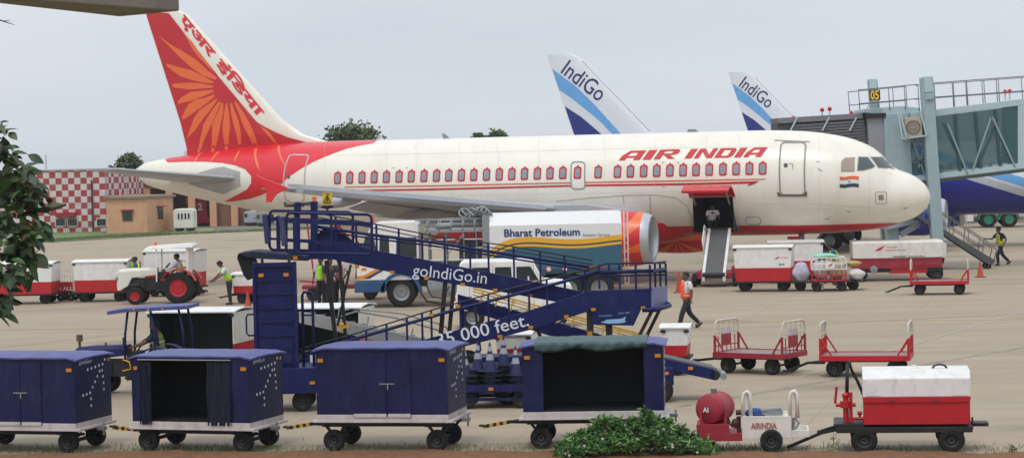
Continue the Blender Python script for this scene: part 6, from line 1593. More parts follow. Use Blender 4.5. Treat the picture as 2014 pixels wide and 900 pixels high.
# roof railings
for dy in (.1, 3.0):
    b = MB()
    for (xa, ya, xb, yb) in ((1688,177,1806,166),(1825,164,2080,145),(1690,204,1806,194),(1825,192,2080,174)):
        p, q = jp(xa,ya), jp(xb,yb); b.cyl((p.x,dy,p.z),(q.x,dy,q.z),.022,6)
    for x in (1689,1748,1779,1806,1838,1900,1902,1960,1964,2040):
        y0 = lerp_tab([(1688,177),(1806,166),(2080,145)], x); y1 = sl(x, 222) if x > 1790 else 216; p, q = jp(x,y0), jp(x+3,y1); b.cyl((p.x,dy,p.z),(q.x,dy,q.z),.02,6)
    b.build('roof_railing', mat('grey_rail','74787c',.5), jb, smooth=True)
# 05 board
bd_ = jplate([(1709,178),(1730,177),(1731,197),(1710,198)], -.1, .08, 'number_board', mat('black_board','15150f',.5))
p = jp(1710.3,196.5); text_on('number', '05', mat('number_yellow','e8b820',.5), bd_, (p.x+.02, -.108, p.z+.02), (1,0,.0), (0,0,1), .52, .018, width=.36)
jbar((1714,198),(1700,222), -.05, .03, 'board_bracket', steel); jbar((1722,198),(1722,214), -.05, .03, 'board_bracket', steel)
# air conditioner in its frame
jplate([(1773,232),(1806,231),(1808,268),(1777,270)], -.75, .5, 'air_conditioner', mat('beige_ac_case','b0a392',.5), bevel=.02)
p = jp(1790,251); b = MB(); b.lathe([(-.76,.28),(-.765,.3),(-.78,.28)], (p.x,0,p.z), 'y', 24); 
for k in (.1,.17,.24): b.lathe([(-.765,k),(-.775,k+.012),(-.765,k+.02)], (p.x,0,p.z), 'y', 20)
b.build('fan_grille', mat('brown_grille','6a5c4a',.5), jb); b = MB(); b.lathe([(-.79,.001),(-.79,.07)], (p.x,0,p.z), 'y', 14); b.build('fan_hub', steel, jb)
b = MB()
for (xa,ya,xb,yb) in ((1764,223,1776,272),(1776,272,1815,267),(1803,219,1815,267),(1760,225,1768,273),(1768,273,1778,273)):
    p, q = jp(xa,ya), jp(xb,yb); b.bar((p.x,-.85,p.z),(q.x,-.85,q.z),.06); 
for (x,y) in ((1776,272),(1815,267)): p = jp(x,y); b.bar((p.x,-.85,p.z),(p.x,0,p.z),.06)
b.build('ac_frame', bridge_l, jb)
for i, (x, y) in enumerate(((1565,232),(1622,216),(1637,214),(1680,222),(1985,180),(1994,179))):
    p = jp(x, y); b = MB(); b.lathe([(p.z-.06,.05),(p.z-.05,.09),(p.z+.04,.09),(p.z+.1,.05),(p.z+.11,.001)], (p.x,.8,0), 'z', 10); lmp = b.build('obstruction_light', redlamp, jb, smooth=True); b = MB(); b.cyl((p.x,.8,p.z-.06),(p.x,.8,p.z-.35),.03,6); b.build('lamp_stem', bridge_l, lmp)
# ------------------------------------------------------------------ grey service stairs
YG = 97.5
o2 = Vector((at(1880, 510, YG).x, YG-2.2, 0)); t = thing('service_stairs', 'grey metal service stairs coming down to the right from the jet bridge', 'service stairs', o2)
def gp(px, py, dy=0.): p = at(px, py, YG-2.2); return Vector((p.x-o2.x, dy, p.z))
for dy in (0, .9):
    b = MB(); f = [gp(*q) for q in ((1770,405),(1776,402),(1958,512),(1952,521),(1945,520))]; n = len(f); b._add([(p.x,dy,p.z) for p in f]+[(p.x,dy+.06,p.z) for p in f], [tuple(range(n)),tuple(range(n,2*n))[::-1]]+[(i,i+n,(i+1)%n+n,(i+1)%n) for i in range(n)]); b.build('stringer', mat('dark_stair_grey','4c5052',.5), t)
    b = MB(); b.tube([tuple(gp(x,y)+Vector((0,dy,0))) for x,y in ((1775,372),(1850,415),(1935,470),(1960,490),(1955,512))], .025, 6); b.tube([tuple(gp(x,y)+Vector((0,dy,0))) for x,y in ((1775,388),(1850,432),(1935,488))], .02, 6); b.build('handrail', mat('stair_rail_grey','6b6e6e',.5), t, smooth=True)
    for k in range(6): x = 1790+29*k; y = lerp_tab([(1775,372),(1850,415),(1935,470)], x); b = MB(); b.bar(gp(x,y)+Vector((0,dy,0)), gp(x-3,y+34)+Vector((0,dy,0)), .035); b.build('rail_post', mat('stair_rail_grey','6b6e6e',.5), t)
for k in range(18): p = gp(1780+9.8*k, 410+5.9*k); b = MB(); b.box(p.x-.12,p.x+.14,.07,.89,p.z-.02,p.z+.02); b.build('tread', mat('stair_tread','7a7d7c',.5), t)
wheel(t, gp(1945,520).x, .1, .12, .08); wheel(t, gp(1945,520).x, .8, .12, .08)
# ------------------------------------------------------------------ green truck at the far right
g_ = G(1946, 447.5); t = thing('green_truck', 'green truck with two rear axles seen under the jet bridge at the right edge', 'truck', Vector((g_.x, g_.y, 0)), -6)
grn = mat('sea_green_truck', '1f7a62', .5, dirt=.3)
for x in (-.05,1.25,6.2):
    for y in (.1,2.1): wheel(t, x, y, .52, .3, grn)
b = MB(); b.box(-.9,7.4,0,2.3,.95,1.2); b.build('chassis', grn, t); b = MB(); b.box(-.8,5.2,-.05,2.35,1.2,2.6); b.build('cargo_body', grn, t, bevel=.03); b = MB(); b.box(5.35,7.3,-.02,2.3,1.2,2.9); b.build('cab', offwhite, t, bevel=.08)
b = MB(); b.box(5.9,6.9,-.04,-.03,1.9,2.5); b.build('window', glass, t)
for x in (-.05,1.25): b = MB(); n = 8; b.prism([(x+.66*math.cos(PI*i/n), .5+.66*math.sin(PI*i/n)) for i in range(n+1)]+[(x-.58*math.cos(PI*i/n), .5+.58*math.sin(PI*i/n)) for i in range(n+1)], -.06, .4); b.build('mudguard', grn, t)
b = MB(); b.box(-1.4,-.95,.2,2.1,.4,1.1); b.build('rear_box', offwhite, t, bevel=.02)
# ================================================================== buildings at left
def checker_mat():
    m = bpy.data.materials.new('red_white_checks'); m.use_nodes = True; nt = m.node_tree; N = nt.nodes; L = nt.links; bs = N['Principled BSDF']
    tc = N.new('ShaderNodeTexCoord'); mp = N.new('ShaderNodeMapping'); mp.inputs['Scale'].default_value = (1/.99, 1/.99, 1/.99); mp.inputs['Location'].default_value = (.25,.31,.13); L.new(tc.outputs['Object'], mp.inputs[0])
    ck = N.new('ShaderNodeTexChecker'); ck.inputs['Scale'].default_value = 2.0; L.new(mp.outputs[0], ck.inputs['Vector'])
    nz = N.new('ShaderNodeTexNoise'); nz.inputs['Scale'].default_value = 1.2; nz.inputs['Detail'].default_value = 8; L.new(tc.outputs['Object'], nz.inputs['Vector'])
    ck.inputs['Color1'].default_value = lin('a83a3c'); ck.inputs['Color2'].default_value = lin('cfcbc8')
    mx = N.new('ShaderNodeMix'); mx.data_type = 'RGBA'; mr = N.new('ShaderNodeMapRange'); mr.inputs['From Min'].default_value = .45; mr.inputs['From Max'].default_value = .8; mr.inputs['To Max'].default_value = .5; L.new(nz.outputs['Fac'], mr.inputs['Value'])
    L.new(mr.outputs[0], mx.inputs['Factor']); L.new(ck.outputs['Color'], mx.inputs['A']); mx.inputs['B'].default_value = lin('8d7d74'); L.new(mx.outputs['Result'], bs.inputs['Base Color']); bs.inputs['Roughness'].default_value = .8; return m
chk = checker_mat()
BY = 182.0
def bx0(px, Y=BY): return at(px, 440, Y).x
b0 = Vector((bx0(130), BY, 0)); t = thing('checkered_building', 'flat roofed building painted in red and white checks at the left', 'building', b0)
zt = at(130, 335, BY).z
xA, xB, xC = bx0(-60)-b0.x, bx0(209)-b0.x, bx0(262)-b0.x
b = MB(); b.box(xA, xB, 0, 9, 0, zt); b.build('front_wall', chk, t)
b = MB(); b._add([(xB+.01,.05,0),(xC,9,0),(xC,9,zt-.35),(xB+.01,.05,zt),(xB-1,9,0),(xB-1,9,zt-.35)], [(0,1,2,3),(1,4,5,2)]); b.build('side_wall', chk, t)
b = MB(); b.box(xA-.1, xB+.1, -.1, 9, zt, zt+.12); b.build('parapet', mat('parapet_white','c5c2be',.8), t)
for px in (119, 143, 200): 
    x = bx0(px)-b0.x; z0 = at(px, 451, BY).z; z1 = at(px, 431, BY).z
    fr = MB(); fr.box(x-.42,x+.42,-.09,-.01,max(.3,z0+.25),z1+.1); w_ = fr.build('window', offwhite, t); g4 = MB(); g4.box(x-.36,x+.36,-.1,-.091,max(.36,z0+.31),z1+.04); g4.build('pane', glass, w_)
b = MB(); b.box(bx0(112)-b0.x, bx0(151)-b0.x, -.6, 0, 1.25, 1.6); b.build('red_awning', darkred, t)
for px in (74, 183): x = bx0(px)-b0.x; b = MB(); b.cyl((x,-.1,0),(x,-.1,zt-.8),.07,8); b.build('drain_pipe', mat('drain_brown','4a3432',.6), t)
b = MB(); x = bx0(79)-b0.x; b.cyl((x,3,zt),(x,3,zt+1.3),.04,6); b.build('roof_mast', steel, t)
for px in (335,356):
    x = bx0(px)-b0.x; z = at(px, 318, BY+20).z
    b = MB(); b.box(x-.45,x+.45,12,12.9,0,at(px,298,BY+12).z); b.build('water_tower', chk, t)
b = MB(); x = bx0(352)-b0.x; b.cyl((x,12.4,5),(x,12.4,7.4),.04,6); b.cyl((x-.5,12.4,6.9),(x+.7,12.4,6.9),.03,6); b.build('aerial', greypaint, t)
# peach hut
PY = 176.0
peach = mat('peach_plaster', 'd0a07e', .85, var=.08, scale=.8, dirt=.4, dirtcol='9c7558', dscale=.8)
h0 = Vector((at(262, 450, PY).x, PY, 0)); t = thing('peach_hut', 'small peach plastered flat roofed hut with two little windows', 'building', h0)
xl, xm, xr = at(210,450,PY).x-h0.x, at(290,450,PY).x-h0.x, at(341,450,PY+4).x-h0.x
zt = at(250,390,PY).z
b = MB(); vs = [(xl,0,0),(xm,0,0),(xr,4,0),(xr-1,8,0),(xl,8,0)]; n = 5; b._add(vs + [(x,y,zt) for x,y,_ in vs], [tuple(range(5)),tuple(range(5,10))[::-1]]+[(i,(i+1)%n,(i+1)%n+n,i+n) for i in range(n)]); b.build('wall', peach, t)
b = MB(); vs = [(xl-.2,-.2,0),(xm+.05,-.2,0),(xr+.3,3.9,0),(xr-1,8.2,0),(xl-.2,8.2,0)]; b._add([(x,y,zt+.002) for x,y,_ in vs] + [(x,y,zt+.16) for x,y,_ in vs], [tuple(range(5)),tuple(range(5,10))[::-1]]+[(i,(i+1)%n,(i+1)%n+n,i+n) for i in range(n)]); b.build('roof_slab', mat('stained_slab','8b7b6c',.85), t)
x = at(251,430,PY).x-h0.x; b = MB(); b.box(x-.38,x+.38,-.05,-.002,.95,1.7); w_ = b.build('window', mat('brown_frame','5a4438',.6), t); b = MB(); b.box(x-.33,x+.33,-.06,-.052,1.0,1.65); b.build('pane', glass, w_); b = MB(); b.box(x-.5,x+.5,-.3,-.0,1.75,1.82); b.build('window_shade', darkred, t)
x = (xm+xr)/2; b = MB(); M3 = T(x,2,0) @ rotm('Z', math.degrees(math.atan2(4, xr-xm))); b.M = M3; b.box(-.4,.4,-.05,-.002,1.0,1.9); w_ = b.build('window', mat('brown_frame','5a4438',.6), t); b = MB(); b.M = M3; b.box(-.34,.34,-.06,-.052,1.06,1.84); b.build('pane', glass, w_); b = MB(); b.M = M3; b.box(-.6,.6,-.35,0,1.95,2.02); b.build('window_shade', darkred, t)
# fire station bays
FY = 190.0
f0 = Vector((at(380, 440, FY).x, FY, 0)); t = thing('fire_station', 'long shed with open vehicle bays between peach pillars behind the tail cone', 'building', f0)
xl, xr = at(262,440,FY).x-f0.x, at(520,440,FY).x-f0.x; zt = at(300,345,FY).z
b = MB(); b.box(xl,xr,7.5,7.8,0,zt); b.build('back_wall', mat('soot_brown_wall','6b5648',.9), t)
b = MB(); b.box(xl,xr,0,8,zt-1.1,zt); b.build('fascia', mat('brick_brown','8a6250',.85,var=.15), t); b = MB(); b.box(xl-.3,xr+.3,-.6,8,zt+.003,zt+.2); b.build('roof_slab', mat('stained_slab','8b7b6c'), t)
for px in (268,290,334,378,420,462,500,516): x = at(px,440,FY).x-f0.x; b = MB(); b.box(x-.28,x+.28,-.1,.5,0,zt-1.102); b.build('pillar', peach, t)
for px0, px1 in ((425,458),(466,498)): b = MB(); b.box(at(px0,440,FY).x-f0.x, at(px1,440,FY).x-f0.x, .6, .7, 0, zt-1.2); b.build('bay_door', mat('brown_shutter','8a6450',.7), t)
# vehicles in front of the bays
def farveh(kind, label, px, py, L_, H_, m_, name):
    g_ = G(px, py); t = thing(name, label, name.replace('_', ' '), Vector((g_.x, g_.y, 0)), 0)
    b = MB(); b.prism([(-L_/2,.25),(-L_/2,H_-.2),(-L_/2+.12,H_),(L_/2-.12,H_),(L_/2,H_-.2),(L_/2,.25)], 0, 2.2); bd = b.build('body', m_, t, bevel=.06)
    if kind == 'bus':
        for k in range(4): x = -L_/2+.35+k*(L_-.5)/4; b = MB(); b.box(x,x+(L_-.5)/4-.12,-.02,-.004,H_*.55,H_*.8); b.build('window', glass, bd)
    else:
        b = MB(); b.box(-L_/2+.05,-L_/2+.3,-.02,-.004,H_*.6,H_*.85); b.build('window', glass, bd)
        if kind == 'fire2': text_on('number', '2', letter_w, bd, (-.35,-.03,H_*.5), (1,0,0), (0,0,1), .8, .03)
        b = MB(); b.box(L_/2-.35,L_/2-.05,-.05,-.004,.7,H_-.5); b.build('equipment_locker', black, bd)
    for x in (-L_/2+.35, L_/2-.35):
        for y in (.12,2.0): wheel(t, x, y, .26, .2)
farveh('bus', 'small cream white bus standing right of the peach hut', 361, 455, 1.55, 1.75, offwhite, 'bus')
farveh('fire2', 'red fire truck with a white number 2 in a station bay', 398, 444.6, 1.5, 2.7, red, 'fire_truck')
farveh('fire', 'second red fire truck partly hidden under the tail of the cream airliner', 441, 444, 1.0, 2.2, red, 'fire_truck')
farveh('van', 'small pale service van beyond the rear of the cream airliner', 493, 444, 1.1, 1.2, mat('pale_blue_grey','a5adb5',.5), 'van')
farveh('van', 'small dark grey tanker beyond the rear of the cream airliner', 516, 445, 1.0, 1.1, greypaint, 'tanker')
# ================================================================== vegetation
leafm = {}
def leaf_mat(name, c, trans=.25, sheen=.4):
    m = mat(name, c, .5, var=.35, scale=3.5); b = m.node_tree.nodes['Principled BSDF']
    b.inputs['Subsurface Weight'].default_value = 0; b.inputs['Transmission Weight'].default_value = 0; b.inputs['Specular IOR Level'].default_value = sheen; return m
def leaves(mb, centres, n, size, rnd, spread, droop=.3, ratio=.42):
    for c in centres:
        for _ in range(n):
            p = Vector(c[:3]) + Vector((rnd.gauss(0,1), rnd.gauss(0,1), rnd.gauss(0,.8)))*spread*(c[3] if len(c) > 3 else 1)
            d = Vector((rnd.gauss(0,1), rnd.gauss(0,1), rnd.gauss(0,.6)-droop)).normalized(); s = size*rnd.uniform(.55,1.35)
            w_ = d.cross(Vector((rnd.gauss(0,1), rnd.gauss(0,1), rnd.gauss(0,1)))).normalized()*s*ratio*.5; up = d.cross(w_).normalized()*s*.1
            mid = p + d*s*.45
            vs = [p, mid - w_ + up, p + d*s, mid + w_ + up, mid - up*.2]
            mb.mi = rnd.choice((0,0,0,1,1,2)); mb._add([tuple(v) for v in vs], [(0,1,4),(1,2,4),(2,3,4),(3,0,4)])
def far_tree(label, px, py, D, w_, h_, seed, cols=('54683f','667a4c','465a38')):
    rnd = random.Random(seed); g_ = at(px, py, D); base = Vector((g_.x, D, 0)); top = g_.z
    t = thing('tree', label, 'tree', base); 
    b = MB(); b.tube([(0,0,0),(.1,0,top*.4),(-.05,.1,top*.7)], [.25,.2,.1], 8)
    for k in range(6): a = rnd.uniform(0,6.28); b.tube([(.05,0,top*.5),(w_*.3*math.cos(a),w_*.3*math.sin(a),top*.8)], [.1,.03], 6)
    b.build('trunk', mat('bark','5a4a3c',.9), t)
    cs = []
    for _ in range(85):
        a = rnd.uniform(0,6.28); r_ = math.sqrt(rnd.random()); z = rnd.uniform(-1,1); k = math.sqrt(max(0,1-z*z))*rnd.uniform(.75,1.1)
        cs.append((w_/2*r_*k*math.cos(a), w_/2*r_*k*math.sin(a), top-h_/2 + z*h_/2*rnd.uniform(.8,1.02), 1))
    b = MB(); leaves(b, cs, 75, .36, rnd, w_*.075, .0, .65); b.build('crown', [leaf_mat('far_leaf_%d' % i, c) for i, c in enumerate(cols)], t, recalc=False)
far_tree('broad green tree rising above the cream airliner right of its fin', 690, 246, 205, 5.6, 4.5, 1)
far_tree('small round green tree above the checkered building', 255, 307, 200, 2.6, 3.2, 2)
far_tree('green tree top just showing over the middle of the cream hull', 975, 260, 230, 3.0, 3.2, 3)
far_tree('low dark tree top beside the middle tree over the cream hull', 940, 266, 235, 1.9, 2.6, 4)
# grass strips
def grass(name, pts_px, n, h_, seed, mcols, w_=.03):
    rnd = random.Random(seed); P_ = [G(*p) for p in pts_px]; b = MB()
    for _ in range(n):
        k = rnd.random()*(len(P_)-1); i = int(k); p = P_[i].lerp(P_[i+1], k-i); p = p + Vector((rnd.gauss(0,.08), rnd.gauss(0,.5 if h_ < .2 else 1.2), 0)); a = rnd.uniform(0,6.28); hh = h_*rnd.uniform(.4,1.2)
        d_ = Vector((math.cos(a), math.sin(a), 0))*w_; l = Vector((rnd.gauss(0,.3), rnd.gauss(0,.3), 0))*hh
        b.mi = rnd.randrange(3); b._add([tuple(p-d_), tuple(p+d_), tuple(p+l+Vector((0,0,hh)))], [(0,1,2)])
    o = b.build(name, mcols, recalc=False); struct(o, 'stuff'); return o
gms = [leaf_mat('grass_a','5c7040'), leaf_mat('grass_b','6f7c48'), leaf_mat('grass_c','8a865c')]
sheet_px('grass_verge', [(-60,486),(100,476.5),(250,467),(340,461.5),(330,452),(60,456),(-60,458)], .03, mat('grass_ground','687a4a',.95,var=.4,scale=.8,dirt=.5,dirtcol='8c8258'))
sheet_px('grass_verge', [(340,461),(700,446.5),(700,443),(420,454),(340,456)], .03, mat('grass_ground','66803a'))
struct(grass('grass', [(-60,484),(100,474),(220,466),(330,460)], 6000, .2, 5, gms, .035), 'stuff')
struct(grass('grass', [(240,466),(360,460),(560,451),(640,448)], 3000, .16, 6, gms, .035), 'stuff')
grass('grass', [(-100,893),(250,890),(500,887.5),(900,888),(1300,886),(1500,887.5),(2100,892)], 5200, .085, 7, gms, .008)
# foreground bush with white flowers
rnd = random.Random(11); bc = G(1248, 897); bush = thing('flowering_bush', 'leafy green bush with small white flowers in front of the tarpaulin dolly', 'bush', Vector((bc.x, bc.y, 0)))
b = MB(); cs = []
prof = [(-1.28,.08),(-1.15,.26),(-.95,.4),(-.7,.56),(-.5,.66),(-.3,.56),(-.1,.54),(.1,.62),(.22,.8),(.34,.8),(.5,.56),(.7,.54),(.85,.4),(1.1,.28),(1.25,.08)]
for _ in range(200):
    x = rnd.uniform(-1.3,1.3); hz_ = lerp_tab(prof, x); y = rnd.uniform(-.5,.5); z = hz_*math.sqrt(max(0,1-(y/.62)**2))*rnd.uniform(.15,1.0)**.6; cs.append((x, y, z, 1))
    if rnd.random() < .5: b.tube([(x*.3, y*.2, 0),(x*.7,y*.6,z*.5),(x,y,z)], [.012,.008,.004], 5)
for k in range(26):
    x = rnd.uniform(-1.1,1.1); hz_ = lerp_tab(prof, x)*rnd.uniform(1.02,1.22); y = rnd.uniform(-.3,.3); b.tube([(x*.8,y*.6,hz_*.4),(x*.93,y,hz_*.8),(x,y,hz_)], [.008,.006,.003], 5); cs += [(x*.97,y,hz_*.9,.5),(x,y,hz_,.4)]
b.build('stems', mat('bark','5a4a3c'), bush)
b = MB(); leaves(b, cs, 26, .125, rnd, .062, -.35, .34); b.build('foliage', [leaf_mat('bush_leaf_a','456e34'), leaf_mat('bush_leaf_b','6d8f4c'), leaf_mat('bush_leaf_c','345022')], bush, recalc=False)
b = MB()
for _ in range(60):
    x = rnd.uniform(-1.3,1.3); hz_ = lerp_tab(prof, x); y = rnd.uniform(-.5,.1); z = hz_*math.sqrt(max(0,1-(y/.62)**2))*rnd.uniform(.6,1.02); 
    for k in range(5): a = 2*PI*k/5; b._add([(x,y-.03,z),(x+.025*math.cos(a),y-.035,z+.025*math.sin(a)),(x+.025*math.cos(a+.9),y-.035,z+.025*math.sin(a+.9))],[(0,1,2)])
b.build('flowers', mat('white_petals','e8e8e0',.6), bush, recalc=False)['kind'] = 'stuff'
bush.scale = (1, 1, .86)
# weed
for lab, px, py, h_ in (('thin green weed growing in the verge by the tow bar', 1640, 893, .28), ('small dry weed in the verge at the right corner', 1992, 893, .14)):
    g_ = G(px, py); wd = thing('weed', lab, 'weed', g_); b = MB(); rr = random.Random(px); cs = [(rr.gauss(0,.03), rr.gauss(0,.03), h_*k/8, 1) for k in range(9)]; b.mi = 0; leaves(b, cs, 14, .05, rr, .02, -.6, .25); b.build('foliage', gms, wd, recalc=False); b = MB(); b.tube([(0,0,0),(0,0,h_)], .004, 5); b.build('stem', mat('weed_stem','5d6b35'), wd)
def broad_leaves(mb, centres, n, size, rnd, spread):
    ST = [(0,.04),(.18,.55),(.4,1.),(.62,.92),(.82,.55),(1.,.02)]
    for c in centres:
        for _ in range(n):
            p = Vector(c[:3]) + Vector((rnd.gauss(0,1), rnd.gauss(0,1), rnd.gauss(0,1)))*spread
            d = Vector((rnd.gauss(.25,.8), rnd.gauss(0,.7), rnd.gauss(-.35,.5))).normalized(); s = size*rnd.uniform(.6,1.25)
            sd = d.cross(Vector((rnd.gauss(0,.6), rnd.gauss(-.6,.6), rnd.gauss(.8,.6)))).normalized(); nn = sd.cross(d).normalized(); hw = s*rnd.uniform(.19,.27); cu = rnd.uniform(.05,.3)*s
            vs = []
            for u, w_ in ST:
                m = p + d*(s*u) - nn*(cu*u*u); e_ = nn*(hw*w_*.28)
                vs += [tuple(m - sd*hw*w_ + e_), tuple(m), tuple(m + sd*hw*w_ + e_)]
            mb.mi = rnd.choice((0,0,0,0,1,1,1,1,2)); k = len(ST)
            mb._add(vs, [(3*i, 3*i+1, 3*i+4, 3*i+3) for i in range(k-1)] + [(3*i+1, 3*i+2, 3*i+5, 3*i+4) for i in range(k-1)])
# leafy tree at the left edge, close to the camera
YL = 17.0; tb0 = at(-170, 600, YL); tree = thing('leafy_tree', 'dark glossy leaved tree branch hanging in from the left edge', 'tree', Vector((tb0.x, YL, 0)))
def lp(px, py, dy=0): p = at(px, py, YL+dy); return (p.x-tb0.x, dy, p.z)
b = MB(); b.tube([(0,0,0),(.05,0,2.0),(-.02,.05,3.4),(.03,0,4.6),(.1,0,6.0)], [.16,.14,.11,.08,.04], 10); b.build('trunk', mat('bark','5a4a3c'), tree, smooth=True)
limbs = [[(-165,300),(-60,330),(20,345),(70,375),(100,392)], [(-165,380),(-40,420),(30,455),(78,480)], [(-165,470),(-60,510),(0,540),(40,560)], [(-168,250),(-80,265),(-10,262),(4,258)], [(-165,430),(-40,400),(40,405),(88,415),(130,402)], [(-160,520),(-60,570),(-10,600)]]
for i, l in enumerate(limbs): b = MB(); k = len(l); b.tube([lp(x,y,(i%3-1)*.12) for x,y in l], [.035*(1-j/k)+.003 for j in range(k)], 7); b.build('limb', mat('twig_bark','4a3c30',.9), tree, smooth=True)
twig = MB(); twig.tube([lp(-60,22), lp(0,40), lp(15,45), lp(29,49)], [.012,.006,.004,.002], 6); twig.tube([lp(5,42), lp(20,40)], [.004,.002], 5); twig.tube([lp(-160,60), lp(-60,22)], [.02,.012], 6); twig.build('bare_twig', mat('twig_bark','4a3c30'), tree)
rnd = random.Random(5); b = MB(); cs = []
blob = [(0,250,6),(3,290,10),(10,310,16),(30,335,22),(15,370,26),(48,360,18),(58,395,18),(20,420,24),(66,430,9),(45,455,18),(5,470,24),(62,478,6),(25,505,18),(52,515,7),(0,540,15),(40,540,8),(0,580,9),(5,600,6),(-40,300,50),(-60,400,60),(-40,500,50),(-70,560,50),(-90,340,60)]
for (x, y, r_) in blob:
    for _ in range(int(3 + r_*.17)): cs.append(lp(x + rnd.gauss(0,.5)*r_, y + rnd.gauss(0,.55)*r_, rnd.gauss(0,.12)) + (1,))
broad_leaves(b, cs, 5, .12, rnd, .038); b.build('foliage', [leaf_mat('dark_leaf_a','253a1b',.2,.6), leaf_mat('dark_leaf_b','3a5424',.2,.6), leaf_mat('dark_leaf_c','4a4a26',.2,.5)], tree, smooth=True, recalc=False)
# ------------------------------------------------------------------ concrete canopy slab overhead
conc = mat('weathered_concrete', '82786f', .9, var=.15, scale=2.5, dirt=.5, dirtcol='5c554c', bump=.3)
zsl = CAMH + .8
def onz(px, py): r_ = ray(px, py); k = (zsl-CAMH)/r_.z; return r_*k + Vector((0,0,CAMH))
A_, B_ = onz(353,22), onz(235,33); C_ = B_ + (onz(0,7)-B_)*1.9; D_ = A_ + (onz(60,0)-A_)*1.9
t = thing('canopy_slab', 'concrete canopy slab overhanging from the top left corner', 'canopy', Vector((A_.x, A_.y, zsl)))
vs = [tuple(p - Vector((A_.x, A_.y, CAMH + .8))) for p in (A_, B_, C_, D_)]; vs = [(v[0], v[1], 0) for v in vs]
b = MB(); b._add(vs + [(x,y,.28) for x,y,_ in vs], [(3,2,1,0),(4,5,6,7),(0,1,5,4),(1,2,6,5),(2,3,7,6),(3,0,4,7)]); b.build('slab', conc, t, bevel=.006)
b = MB(); b.box(-3.6,-3.2,-2.2,-1.8,-zsl,-.002); b.build('column', conc, t)
